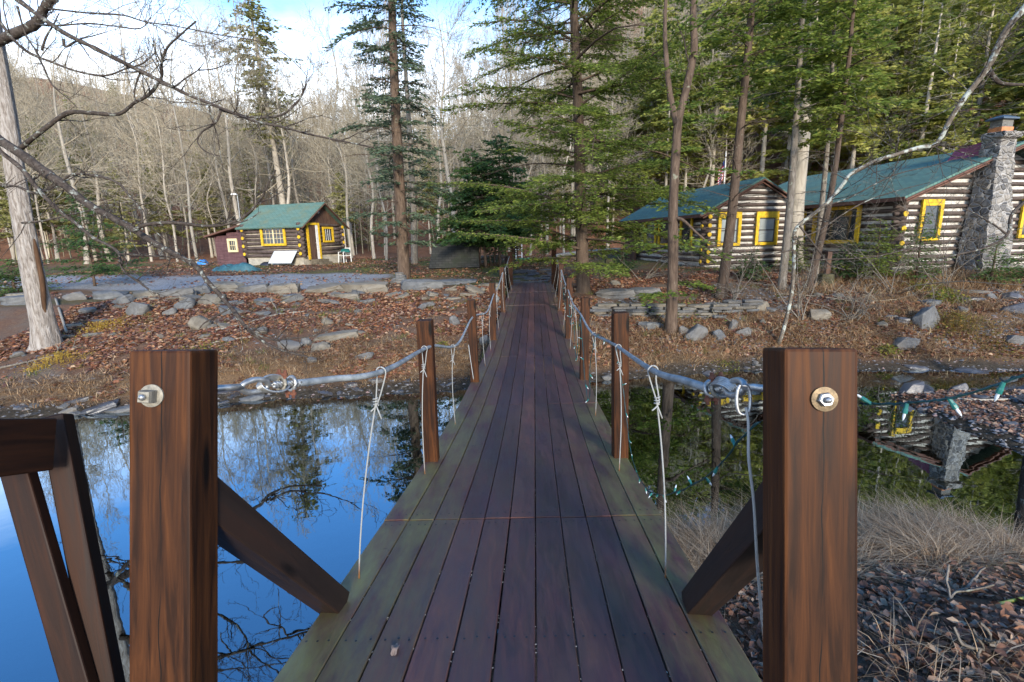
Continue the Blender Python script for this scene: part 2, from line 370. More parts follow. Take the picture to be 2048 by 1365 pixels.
t = NT('window_glass'); n1 = t.noise(t.coord(), 1.5, 3); t.col(t.ramp(n1, [(0.3, (0.012, 0.016, 0.02)), (0.7, (0.035, 0.045, 0.05))])); t.rough(0.06, 0.6); M['glass'] = t.m
M['blind'] = m_plain('window_blind_behind_glass', (0.25, 0.28, 0.28), 0.15, 0.6, 0.12, 3)
M['screen'] = m_plain('window_sash', (0.055, 0.055, 0.055), 0.5, 0.4, 0.2, 6)
# fieldstone masonry
t = NT('fieldstone_masonry'); vo = t.n("ShaderNodeTexVoronoi", feature='DISTANCE_TO_EDGE'); vv = t.coord("Object", (1, 1, 1.35))
wv = t.mix(0.10, vv, t.n("ShaderNodeTexNoise").outputs["Color"]); t.l(vv, vo.inputs["Vector"]); vo.inputs["Scale"].default_value = 4.3
vc = t.n("ShaderNodeTexVoronoi"); t.l(vv, vc.inputs["Vector"]); vc.inputs["Scale"].default_value = 4.3
sx = t.n("ShaderNodeSeparateColor"); t.l(vc.outputs["Color"], sx.inputs[0])
st_ = t.ramp(sx.outputs[0], [(0.0, (0.075, 0.075, 0.08)), (0.35, (0.17, 0.16, 0.145)), (0.65, (0.26, 0.235, 0.20)), (1.0, (0.36, 0.33, 0.29))])
st_ = t.mix(t.math('MULTIPLY', t.noise(t.coord(), 22, 5), 0.5), st_, (0.12, 0.12, 0.12))
mo = t.ramp(vo.outputs["Distance"], [(0.03, (0, 0, 0)), (0.07, (1, 1, 1))]); t.col(t.mix(mo, (0.36, 0.345, 0.32), st_)); t.rough(0.85, 0.3); t.bump(t.ramp(vo.outputs["Distance"], [(0.0, (0, 0, 0)), (0.18, (1, 1, 1))]), 0.9, 0.06); M['masonry'] = t.m
# rocks
def m_rock(name, stops, sc=3.0):
    t = NT(name); n_ = t.noise(t.coord("Object", (1, 1, 2.6)), sc, 9, 0.68, 0.5); c = t.ramp(n_, stops)
    c = t.mix(t.math('MULTIPLY', t.rnd(), 0.4), c, (0.20, 0.165, 0.12))
    l_ = t.noise(t.coord("Object"), 9, 6, 0.75); c = t.mix(t.ramp(l_, [(0.60, (0, 0, 0)), (0.74, (0.7, 0.7, 0.7))]), c, (0.20, 0.215, 0.20))
    t.col(c); t.rough(0.8, 0.3); t.bump(n_, 0.8, 0.05); return t.m
M['rock'] = m_rock('grey_sandstone', [(0.25, (0.045, 0.050, 0.056)), (0.5, (0.105, 0.112, 0.118)), (0.75, (0.185, 0.19, 0.19))])
M['rocktan'] = m_rock('tan_sandstone', [(0.25, (0.07, 0.06, 0.046)), (0.5, (0.15, 0.137, 0.112)), (0.75, (0.24, 0.225, 0.19))])
t = NT('wet_slate'); n_ = t.noise(t.coord("Object", (1, 1, 3)), 4, 8, 0.65); t.col(t.mix(t.math('MULTIPLY', t.rnd(), 0.5), t.ramp(n_, [(0.3, (0.028, 0.030, 0.036)), (0.7, (0.085, 0.088, 0.098))]), (0.10, 0.09, 0.085))); t.rough(t.ramp(n_, [(0.3, (0.22,) * 3), (0.7, (0.5,) * 3)]), 0.55); t.bump(n_, 0.5, 0.03); M['slate'] = t.m
# bark and foliage
M['bark_pale'] = m_bark('pale_weathered_trunk', [(0.30, (0.08, 0.062, 0.048)), (0.42, (0.22, 0.185, 0.155)), (0.54, (0.36, 0.325, 0.29)), (0.74, (0.52, 0.49, 0.46))], (15, 15, 2.6), bumpk=1.0, bd=0.06)
M['bark_grey'] = m_bark('grey_bark', [(0.3, (0.085, 0.07, 0.055)), (0.5, (0.18, 0.155, 0.125)), (0.75, (0.30, 0.27, 0.23))], (11, 11, 2.5), lichen=((0.27, 0.29, 0.23), 5, 0.60))
M['bark_brown'] = m_bark('brown_bark', [(0.3, (0.040, 0.027, 0.020)), (0.5, (0.095, 0.066, 0.048)), (0.75, (0.17, 0.125, 0.092))], (12, 12, 2.2), lichen=((0.20, 0.20, 0.15), 4, 0.63))
M['bark_dark'] = m_bark('dark_twig_bark', [(0.3, (0.022, 0.017, 0.014)), (0.55, (0.055, 0.043, 0.036)), (0.75, (0.11, 0.09, 0.075))], (9, 9, 9), lichen=((0.30, 0.32, 0.27), 9, 0.60))
M['bark_lichen'] = m_bark('lichen_branch_bark', [(0.3, (0.022, 0.017, 0.014)), (0.5, (0.055, 0.043, 0.036)), (0.75, (0.12, 0.10, 0.082))], (7, 7, 7), lichen=((0.26, 0.28, 0.25), 7, 0.57))
M['bark_lichen2'] = m_bark('pale_lichen_bark', [(0.3, (0.06, 0.048, 0.036)), (0.5, (0.13, 0.108, 0.085)), (0.75, (0.22, 0.19, 0.155))], (7, 7, 7), lichen=((0.36, 0.39, 0.35), 6, 0.50))
M['bark_far'] = m_bark('pale_trunk_painted_sun', [(0.3, (0.20, 0.175, 0.14)), (0.5, (0.39, 0.345, 0.28)), (0.75, (0.58, 0.53, 0.44))], (5, 5, 1.2), bumpk=0.4, rv=0.85)  # pale bark, raised further to put the hillside sun into the colour
M['twig_far'] = m_bark('grey_twigs', [(0.3, (0.20, 0.16, 0.12)), (0.55, (0.34, 0.295, 0.215)), (0.75, (0.48, 0.44, 0.33))], (3, 3, 3), bumpk=0.2, rv=0.6)  # twig colour lifted too, in place of stronger sun on the hill
M['hemlock'] = m_leaf('hemlock_needles', [(0.05, (0.075, 0.12, 0.028)), (0.45, (0.16, 0.22, 0.040)), (0.8, (0.27, 0.32, 0.058)), (1.0, (0.38, 0.39, 0.09))], 0.5)
M['spruce'] = m_leaf('spruce_needles', [(0.1, (0.045, 0.080, 0.050)), (0.5, (0.10, 0.150, 0.088)), (0.9, (0.18, 0.225, 0.125))], 0.35)
M['young'] = m_leaf('young_hemlock_needles', [(0.1, (0.035, 0.085, 0.030)), (0.5, (0.075, 0.155, 0.042)), (0.95, (0.15, 0.225, 0.055))], 0.4)
M['farneedle'] = m_leaf('far_hemlock_needles', [(0.1, (0.11, 0.14, 0.03)), (0.5, (0.25, 0.27, 0.055)), (0.9, (0.42, 0.40, 0.10))], 0.45, obj=0.5)  # needle colour brightened to stand in for sun on the far slope
M['olive'] = m_leaf('olive_pine_needles', [(0.1, (0.13, 0.135, 0.04)), (0.5, (0.24, 0.24, 0.075)), (0.9, (0.37, 0.35, 0.13))], 0.4, obj=0.4)
M['litter'] = m_leaf('fallen_leaves', [(0.0, (0.065, 0.030, 0.026)), (0.3, (0.15, 0.062, 0.042)), (0.5, (0.25, 0.105, 0.055)), (0.7, (0.34, 0.175, 0.085)), (0.85, (0.23, 0.155, 0.125)), (1.0, (0.44, 0.30, 0.18))], 0.15, obj=0)
M['litterN'] = m_leaf('damp_fallen_leaves', [(0.0, (0.10, 0.058, 0.045)), (0.3, (0.17, 0.085, 0.055)), (0.6, (0.26, 0.125, 0.07)), (0.8, (0.24, 0.165, 0.125)), (1.0, (0.44, 0.31, 0.20))], 0.15, obj=0)
M['drygrass'] = m_leaf('dry_grass_blades', [(0.0, (0.15, 0.080, 0.042)), (0.4, (0.31, 0.185, 0.092)), (0.75, (0.43, 0.29, 0.16)), (1.0, (0.54, 0.41, 0.25))], 0.3, obj=0)
M['palegrass'] = m_leaf('pale_dry_grass_blades', [(0.0, (0.15, 0.092, 0.05)), (0.4, (0.33, 0.225, 0.13)), (0.8, (0.48, 0.355, 0.225)), (1.0, (0.60, 0.48, 0.34))], 0.3, obj=0)
M['greengrass'] = m_leaf('green_grass_blades', [(0.0, (0.06, 0.085, 0.018)), (0.5, (0.12, 0.155, 0.03)), (1.0, (0.25, 0.235, 0.05))], 0.3, obj=0)
M['goldherb'] = m_leaf('golden_herb_leaves', [(0.0, (0.20, 0.12, 0.015)), (0.5, (0.42, 0.26, 0.025)), (1.0, (0.52, 0.38, 0.06))], 0.3, obj=0)
M['fern'] = m_leaf('green_herb_leaves', [(0.0, (0.05, 0.085, 0.012)), (0.5, (0.13, 0.16, 0.018)), (1.0, (0.32, 0.27, 0.025))], 0.3, obj=0)
M['fernrust'] = m_leaf('rusty_herb_leaves', [(0.0, (0.07, 0.075, 0.012)), (0.4, (0.16, 0.12, 0.02)), (0.8, (0.27, 0.15, 0.035)), (1.0, (0.15, 0.19, 0.025))], 0.3, obj=0)
M['cane'] = m_plain('yellow_green_cane', (0.34, 0.34, 0.06), 0.5, 0.4, 0.25, 14)
# ------------------------------------------------------------------ ground, water
def axis(parts):
    a = []
    for lo, hi, st in parts: a.append(np.arange(lo, hi, st))
    return np.concatenate(a + [[parts[-1][1]]])
gx = axis([(-220, -60, 8), (-60, -25, 2), (-25, -13, 0.6), (-13, 14, 0.14), (14, 26, 0.5), (26, 60, 2), (60, 220, 8)])
gy = axis([(-60, -8, 4), (-8, -2, 1), (-2, 24, 0.14), (24, 45, 0.5), (45, 90, 1.5), (90, 240, 5)])
X, Y = np.meshgrid(gx, gy); Z = H(X, Y)
nx, ny = len(gx), len(gy)
mb = MB(); i = (np.arange(ny - 1)[:, None] * nx + np.arange(nx - 1)[None]).reshape(-1)
mb.add(np.stack([X, Y, Z], -1).reshape(-1, 3), np.stack([i, i + 1, i + nx + 1, i + nx], -1))
yf = np.interp(X, FSX, FSY); yn = np.interp(X, NSX, NSY); DF = Y - yf; DN = yn - Y
def cls(x, y):
    """gravel, lawn, wet shore, dry grass weights at ground points"""
    x = np.asarray(x, float); y = np.asarray(y, float); yf_ = np.interp(x, FSX, FSY); d = y - yf_; dn = np.interp(x, NSX, NSY) - y
    n1 = fbm(x, y, 0.45, 11); n2 = fbm(x, y, 0.9, 12)
    yc = 21.3 - 0.10 * (x + 12)
    gr = sm((3.0 - np.abs(y - yc) + 1.2 * n1) / 0.8) * sm((-5.2 - x + 1.5 * n1) / 1.0)
    lawn = sm((d - 6.6) / 1.0) * sm((42 - y) / 6) * sm(0.55 + 2.4 * n1) * (1 - gr)
    wet = sm((0.7 - np.minimum(np.abs(d), np.abs(dn)) + 0.5 * n2) / 0.5)
    wet = np.maximum(wet, sm((x - 6.3) / 0.8) * sm((y - 4.5)) * sm((10.6 - y)))
    dry = sm((2.1 - d + 1.8 * n1) / 0.9) * sm((d - 0.35) / 0.4)
    dry = np.maximum(dry, sm((x - 3.0) / 1.5) * sm((d - 0.4) / 0.4) * sm((6.5 - d) / 2) * sm(0.5 + 2.2 * n2))
    return gr, lawn, wet, dry
gr, lawn, wet, dry = cls(X, Y)
t = NT('leafy_ground'); a1 = t.n("ShaderNodeAttribute"); a1.attribute_name = "zone"; sx = t.n("ShaderNodeSeparateColor"); t.l(a1.outputs["Color"], sx.inputs[0])
v = t.coord("Object", (1, 1, 1)); nA = t.noise(v, 1.1, 8, 0.7); nB = t.noise(v, 9, 6, 0.75); nC = t.noise(v, 32, 4, 0.7)
soil = t.ramp(t.math('ADD', t.math('MULTIPLY', nB, 0.65), t.math('MULTIPLY', nC, 0.4)), [(0.33, (0.062, 0.042, 0.032)), (0.46, (0.12, 0.070, 0.047)), (0.58, (0.175, 0.092, 0.052)), (0.70, (0.22, 0.155, 0.10))])
soil = t.mix(t.ramp(nA, [(0.45, (0, 0, 0)), (0.7, (1, 1, 1))]), soil, t.ramp(nC, [(0.35, (0.085, 0.068, 0.052)), (0.65, (0.20, 0.165, 0.125))]))
green = t.ramp(nC, [(0.32, (0.045, 0.055, 0.018)), (0.6, (0.105, 0.115, 0.035)), (0.75, (0.19, 0.165, 0.06))])
ah = t.n("ShaderNodeAttribute"); ah.attribute_name = "hill"
soil = t.mix(ah.outputs["Fac"], soil, t.ramp(t.math('ADD', t.math('MULTIPLY', nA, 0.5), t.math('MULTIPLY', nB, 0.5)), [(0.36, (0.10, 0.055, 0.034)), (0.5, (0.25, 0.115, 0.06)), (0.64, (0.36, 0.19, 0.10))]))
c = t.mix(t.math('MULTIPLY', sx.outputs[1], 0.8), soil, green)
grav = t.ramp(t.math('ADD', t.math('MULTIPLY', nC, 0.5), t.math('MULTIPLY', nB, 0.5)), [(0.36, (0.11, 0.113, 0.118)), (0.48, (0.23, 0.235, 0.245)), (0.58, (0.36, 0.365, 0.375)), (0.70, (0.33, 0.26, 0.20))])
c = t.mix(sx.outputs[0], c, grav)
mud = t.ramp(nB, [(0.3, (0.020, 0.016, 0.012)), (0.5, (0.050, 0.040, 0.028)), (0.72, (0.10, 0.082, 0.06))])
c = t.mix(sx.outputs[2], c, mud)
c = t.mix(t.math('MULTIPLY', a1.outputs["Alpha"], 0.7), c, t.ramp(nC, [(0.3, (0.11, 0.066, 0.036)), (0.7, (0.27, 0.18, 0.092))]))
t.col(c); t.rough(0.95, 0.15); t.bump(t.math('ADD', nB, nC), 0.8, 0.05); M['ground'] = t.m
g = tag(mb.build('ground', M['ground'], smooth=True), 'leaf covered ground of the wooded valley with stream banks', None, None, 'structure')
ha = g.data.attributes.new('hill', 'FLOAT', 'POINT'); ha.data.foreach_set('value', (0.85 * sm((Y - 34) / 8)).reshape(-1).astype(np.float32))
ca = g.data.color_attributes.new("zone", 'FLOAT_COLOR', 'POINT')
ca.data.foreach_set("color", np.stack([gr, lawn, wet, dry], -1).reshape(-1).astype(np.float32))

t = NT('stream_water'); t.t.nodes.remove(t.p)
v = t.coord("Object", (1, 1, 1)); n1 = t.noise(v, 1.3, 3, 0.5); n2 = t.noise(v, 6, 2, 0.5)
bmp = t.n("ShaderNodeBump"); bmp.inputs["Strength"].default_value = 0.018; bmp.inputs["Distance"].default_value = 0.10
t.l(t.math('ADD', n1, t.math('MULTIPLY', n2, 0.12)), bmp.inputs["Height"])
gl = t.n("ShaderNodeBsdfGlossy"); gl.inputs["Roughness"].default_value = 0.012; gl.inputs["Color"].default_value = (0.74, 0.88, 1.0, 1); t.l(bmp.outputs[0], gl.inputs["Normal"])
tr = t.n("ShaderNodeBsdfTransparent"); tr.inputs["Color"].default_value = (0.28, 0.25, 0.13, 1)
fr = t.n("ShaderNodeFresnel"); fr.inputs["IOR"].default_value = 1.45; t.l(bmp.outputs[0], fr.inputs["Normal"])
fa = t.n("ShaderNodeMapRange"); fa.inputs[1].default_value = 0.02; fa.inputs[2].default_value = 0.5; fa.inputs[3].default_value = 0.25; fa.inputs[4].default_value = 0.92
t.l(fr.outputs[0], fa.inputs[0])
ms = t.n("ShaderNodeMixShader"); t.l(fa.outputs[0], ms.inputs[0]); t.l(tr.outputs[0], ms.inputs[1]); t.l(gl.outputs[0], ms.inputs[2]); t.l(ms.outputs[0], t.out.inputs[0])
mb = MB(); wx = np.linspace(-60, 60, 61); wy = np.linspace(-6, 22, 15); WX, WY = np.meshgrid(wx, wy); i = (np.arange(14)[:, None] * 61 + np.arange(60)[None]).reshape(-1)
mb.add(np.stack([WX, WY, WX * 0 + ZW], -1).reshape(-1, 3), np.stack([i, i + 1, i + 62, i + 61], -1))
tag(mb.build('water', t.m), 'still dark stream mirroring blue sky and trees', None, None, 'structure')

# flagstone path at the far end of the bridge
rng = np.random.default_rng(5)
def slab(w_, d_, h_, seed, k=9, rough=0.12):
    """an irregular flat stone: ragged outline, layered rim, slightly uneven top"""
    r = np.random.default_rng(seed); m_ = MB(); an = np.sort(np.arange(k) * 2 * math.pi / k + r.uniform(-0.25, 0.25, k))
    sq = 1 / np.maximum(np.abs(np.cos(an)), np.abs(np.sin(an))) ** 0.6
    rad = sq * r.uniform(0.8, 1.05, k); V = []
    for (f_, z_) in ((0.78, -0.5), (0.96, -0.36), (1.0, -0.08), (0.97, 0.06), (1.0, 0.22), (0.93, 0.42), (0.6, 0.5)):
        j = r.uniform(1 - rough * 0.5, 1 + rough * 0.5, k)
        V.append(np.stack([np.cos(an) * rad * f_ * j * w_ / 2, np.sin(an) * rad * f_ * j * d_ / 2, z_ * h_ + r.uniform(-0.06, 0.06, k) * h_], -1))
    V.append(np.array([[0, 0, -0.5 * h_]])); V.append(np.array([[0, 0, 0.52 * h_]])); n = 7
    i = np.arange(n - 1)[:, None] * k; j = np.arange(k)[None]; j2 = (j + 1) % k
    V = np.concatenate(V); m_.add(V, np.stack([i + j, i + j2, i + k + j2, i + k + j], -1).reshape(-1, 4))
    c0, c1 = len(V) - 2, len(V) - 1
    m_.f.append(np.array([[c0, (q + 1) % k, q] for q in range(k)])); m_.m.append((k, 0))
    m_.f.append(np.array([[c1, (n - 1) * k + q, (n - 1) * k + (q + 1) % k] for q in range(k)])); m_.m.append((k, 0))
    return m_
pm = MB()
for q in range(46):
    yy = rng.uniform(20.75, 24.3); xx = deckx(yy) + rng.uniform(-1.0, 1.0) * (1 + 0.1 * (yy - 20)); s_ = slab(rng.uniform(0.4, 0.8), rng.uniform(0.35, 0.6), 0.06, q)
    pm.add(np.concatenate(s_.v) + np.array([xx, yy, float(H(xx, yy)) + 0.012 + 0.004 * (q % 3)]), [[0, 0, 0, 0]][:0] if False else s_.f[0]); 
    pm.f.append(s_.f[2] + pm.n - len(np.concatenate(s_.v))); pm.m.append((len(s_.f[2]), 0))
tag(pm.build('path', M['slate']), 'blue flagstone path leading on from the end of the bridge', None, None, 'structure')

# ------------------------------------------------------------------ footbridge
bridge = thing('footbridge', 'dark stained plank suspension footbridge over the stream', 'bridge', (0, 0, 0))
seams = [-0.45, 2.67, 5.58, 8.5, 11.45, 14.4, 17.4, 20.45]
BW = 2 * HW / 11
for s_ in range(len(seams) - 1):
    y0, y1 = seams[s_] + 0.006, seams[s_ + 1] - 0.006; m_ = MB(); edge = []
    r = np.random.default_rng(40 + s_); ns = 8; dz = 0.006 * r.uniform(-1, 1)
    for b in range(11):
        xa = -HW + b * BW + 0.0028; xb = -HW + (b + 1) * BW - 0.0028; ys = np.linspace(y0 + r.uniform(-.004, .004), y1 + r.uniform(-.004, .004), ns + 1)
        cx = deckx(ys); cz = deckz(ys) + dz + r.uniform(-.002, .002); sk = r.uniform(-.0015, .0015)
        V = []
        for (xx, zz, ch) in ((xa, -0.028, 0), (xa, -0.004, 0), (xa + 0.004, 0, 0), (xb - 0.004, 0, 0), (xb, -0.004, 0), (xb, -0.028, 0)):
            V.append(np.stack([cx + xx + sk, ys, cz + zz], -1))
        V = np.stack(V, 1).reshape(-1, 3); k = 6; i = np.arange(ns)[:, None] * k; j = np.arange(k)[None]; j2 = (j + 1) % k
        m_.add(V, np.stack([i + j, i + j2, i + k + j2, i + k + j], -1).reshape(-1, 4)[:, ::-1])
        m_.f.append(np.array([[0, 1, 2, 3, 4, 5][::1]]) + m_.n - len(V)); m_.m.append((1, 0))
        m_.f.append(np.array([[5, 4, 3, 2, 1, 0]]) + m_.n - 6); m_.m.append((1, 0))
        e_ = {0: 1.0, 10: 1.0, 1: 0.75, 9: 0.6, 2: 0.45, 8: 0.2}.get(b, 0.12) * (1.0 if s_ < 2 else 0.45); edge.append(np.full(len(V), e_))
        rows = [y0 + 0.06, (y0 + y1) / 2, y1 - 0.06] + ([1.62] if s_ == 0 else [])
        for yy in rows:
            for q in (0.2, 0.5, 0.8):
                px = float(deckx(yy)) + xa + (xb - xa) * q + r.uniform(-.006, .006); py = yy + r.uniform(-.006, .006); pz = float(deckz(py)) + dz + 0.0045
                an = np.arange(6) * math.pi / 3; m_.add(np.stack([px + 0.0050 * np.cos(an), py + 0.0050 * np.sin(an), an * 0 + pz], -1), [[0, 1, 2, 3, 4, 5]], 1); edge.append(np.zeros(6))
    o = m_.build('deck_section', [M['deck'], M['nail']], bridge)
    a = o.data.attributes.new("edge", 'FLOAT', 'POINT'); a.data.foreach_set("value", np.concatenate(edge).astype(np.float32))
for sx_ in (-1, 1):
    ys = np.linspace(-0.4, 20.4, 60); P = np.stack([deckx(ys) + sx_ * 0.66, ys, deckz(ys) - 0.10], -1); m_ = MB()
    for a, b in zip(P[:-1], P[1:]): m_.bar(a, b, 0.05, 0.13)
    m_.build('stringer', M['brace'], bridge)
for yy in np.arange(0.6, 20.4, 1.46):
    m_ = MB(); m_.box((0, 0, 0), (1.58, 0.085, 0.085)); m_.build('cross_beam', M['brace'], bridge, loc=(float(deckx(yy)), yy, float(deckz(yy)) - 0.21))
def post(p0, p1, w_, d_, parent=bridge, mat='post', yaw=0.0, name='post', bev=0.006):
    """square post from p0 (base) to p1 (top) in its own local frame, z along the post"""
    p0 = np.asarray(p0, float); p1 = np.asarray(p1, float); t_ = p1 - p0; L = np.linalg.norm(t_); t_ /= L
    x_ = np.array([math.cos(yaw), math.sin(yaw), 0]); y_ = np.cross(t_, x_); y_ /= np.linalg.norm(y_); x_ = np.cross(y_, t_)
    m_ = MB(); m_.box((0, 0, L / 2), (w_, d_, L)); R = np.stack([x_, y_, t_], 1)
    return m_.build(name, M[mat], parent, loc=p0, R=R, bevel=bev), R
# the two big anchor posts, leaning with the pull of the cables
def anchor(xl, xr, ytop, dB, yaw, right):
    """front face between pixel columns xl..xr; B is the inner front edge at camera depth dB"""
    sgn = 1 if right else -1
    fx = RT * math.cos(yaw) + FW * math.sin(yaw); fy = -RT * math.sin(yaw) + FW * math.cos(yaw); wd = 0.14
    B = atD(xl if right else xr, ytop, dB); ctr = B + fx * (sgn * wd / 2) + fy * wd / 2
    L = 1.55; m_ = MB(); m_.box((0, 0, -L / 2), (wd, wd, L)); R = np.stack([fx, fy, UP], 1)
    o = m_.build('anchor_post', M['post'], bridge, loc=ctr, R=R, bevel=0.007)
    return o, ctr, R
aL, cL, RL = anchor(256, 381, 701, 1.20, math.radians(5.5), False)
aR, cR, RR = anchor(1568, 1718, 697, 1.03, math.radians(-9.7), True)
def bolt(par, x_, z_, washer, mat, nut_h, k, sq):
    Rf = np.array([[1, 0, 0], [0, 0, -1], [0, 1, 0]], float)      # local z -> -y (towards the viewer)
    b = MB(); b.lathe([(0.0, 0.0), (washer, 0.0), (washer, 0.005), (washer * 0.5, 0.0065), (0.0, 0.0065)], 28, (x_, -0.0702, z_), Rf)
    bo = b.build('bolt_washer', M[mat], par, smooth=False)
    n_ = MB(); rr = washer * (0.74 if k == 4 else 0.60)
    prof = [(0.0, 0.006), (rr, 0.006), (rr, nut_h * 0.8), (rr * 0.86, nut_h), (0.0, nut_h)]
    n_.lathe(prof, k, (x_, -0.0702, z_), Rf @ np.array([[math.cos(sq), -math.sin(sq), 0], [math.sin(sq), math.cos(sq), 0], [0, 0, 1]])); n_.build('nut', M['nutpaint' if k == 4 else 'steel'], bo)
    s_ = MB(); s_.lathe([(0.0, nut_h), (washer * 0.27, nut_h), (washer * 0.27, nut_h + 0.007), (washer * 0.18, nut_h + 0.011), (0, nut_h + 0.012)], 12, (x_, -0.0702, z_), Rf); s_.build('bolt_end', M['steel'], bo, smooth=True)
bolt(aL, -0.016, -0.108, 0.027, 'nutpaint', 0.034, 4, 0.72)
bolt(aR, 0.005, -0.103, 0.025, 'brass', 0.016, 6, 0.2)
# braces
def brace(p_from, p_to, w_, h_):
    p0 = np.asarray(p_from, float); p1 = np.asarray(p_to, float); t_ = p1 - p0; L = np.linalg.norm(t_); t_ /= L
    s_ = np.cross(t_, (0, 0, 1)); s_ /= np.linalg.norm(s_); u_ = np.cross(s_, t_); m_ = MB(); m_.box((0, 0, L / 2), (w_, h_, L))
    return m_.build('brace', M['brace'], bridge, loc=p0, R=np.stack([s_, u_, t_], 1), bevel=0.004)
eL = atZ(668, 1205, float(deckz(1.9)) + 0.015); eR = atZ(1392, 1208, float(deckz(1.85)) + 0.015)
bcl = cL - UP * 0.33; brace(bcl, eL + (eL - bcl) * 0.02, 0.098, 0.098)
bcr = cR - UP * 0.29; brace(bcr, eR + (eR - bcr) * 0.02, 0.098, 0.098)
# slim posts along the deck
LP = [(851, 924, 640), (941, 772, 600), (986, 676, 566), (1003, 622, 535)]
RP = [(1236, 915, 625), (1172, 766, 596), (1141, 669, 556), (1125, 612, 529)]
YP = [3.78, 6.78, 9.95, 13.4]
PT = {}
for side, L_ in ((-1, LP), (1, RP)):
    for q, ((px, yb, yt), yy) in enumerate(zip(L_, YP)):
        base = np.array([float(deckx(yy)) + side * (HW - 0.055), yy, float(deckz(yy)) - 0.16]); top = atY(px, yt, yy + 0.02)
        top[0] = base[0] + (top[0] - base[0]) * 0.6
        o, R = post(base, top, 0.115 if q < 2 else 0.125, 0.115, name='post'); PT[(side, q)] = (base, top)
for side, (px, yt, yb) in ((-1, (1019, 504, 574)), (1, (1111, 468, 574))):
    yy = 19.9; base = np.array([float(deckx(yy)) + side * (HW + 0.02), yy, -0.5]); top = atY(px, yt, yy); top[0] = base[0] + 0.4 * (top[0] - base[0])
    post(base, top, 0.17, 0.17, name='end_post', mat='post'); PT[(side, 9)] = (base, top)
    b2 = base + np.array([side * 0.18, 0.55, 0]); post(b2, b2 + np.array([0, 0, 1.55 if side < 0 else 1.15]), 0.13, 0.13, name='end_post', mat='rail')
# cables: grey conduit over wire rope, sagging between the posts
def on_deck(x, y):
    yy = 3.0
    for _ in range(30):
        p = atZ(x, y, float(deckz(yy))); yy = 0.5 * yy + 0.5 * min(max(p[1], 0.5), 20.0)
    return p
HL = [(717, 1157), (850, 950), (911, 850), (971, 733), (987, 640), (1002, 645)]
HRr = [(1331, 1157), (1238, 943), (1191, 832), (1155, 724), (1146, 690), (1124, 628)]
cabL_px = [(545, 768, 1.62), (640, 762, None), (771, 741, None), (860, 693, 3.82), (925, 688, None), (946, 634, 6.8), (974, 624, None), (988, 588, 9.95), (998, 565, None), (1006, 545, 13.4), (1019, 513, 19.8)]
def cable(pts, name='cable'):
    P = smooth_path(pts, 6); m_ = MB(); m_.tube(P, 0.0125, 8); return m_.build(name, M['cable'], bridge, smooth=True), P
eyeL = atD(456, 776, 1.41); eyeR = atD(1508, 775, 1.22)
ptsL = [atD(592, 767, 1.63), atD(660, 759, 1.82), atY(771, 741, 2.12), atY(862, 693, 3.80)]
mid = (PT[(-1, 0)][0] + PT[(-1, 1)][0]) / 2
ptsL += [atY(915, 689, 5.1), atY(946, 634, 6.8), atY(974, 624, 8.4), atY(988, 588, 9.95), atY(997, 572, 11.7), atY(1006, 545, 13.4), atY(1012, 534, 16.5), atY(1019, 513, 19.8)]
ptsR = [atD(1418, 778, 1.45), atD(1370, 762, 1.60), atY(1300, 738, 2.08), atY(1226, 688, 3.80), atY(1182, 664, 5.3), atY(1160, 627, 6.8), atY(1146, 608, 8.4), atY(1136, 580, 9.95), atY(1129, 563, 11.7), atY(1122, 540, 13.4), atY(1117, 530, 16.5), atY(1112, 510, 19.8)]
cL_o, cabL = cable(ptsL); cR_o, cabR = cable(ptsR)
def cab_at(P, Yq): return np.array([np.interp(Yq, P[:, 1], P[:, k]) for k in range(3)])
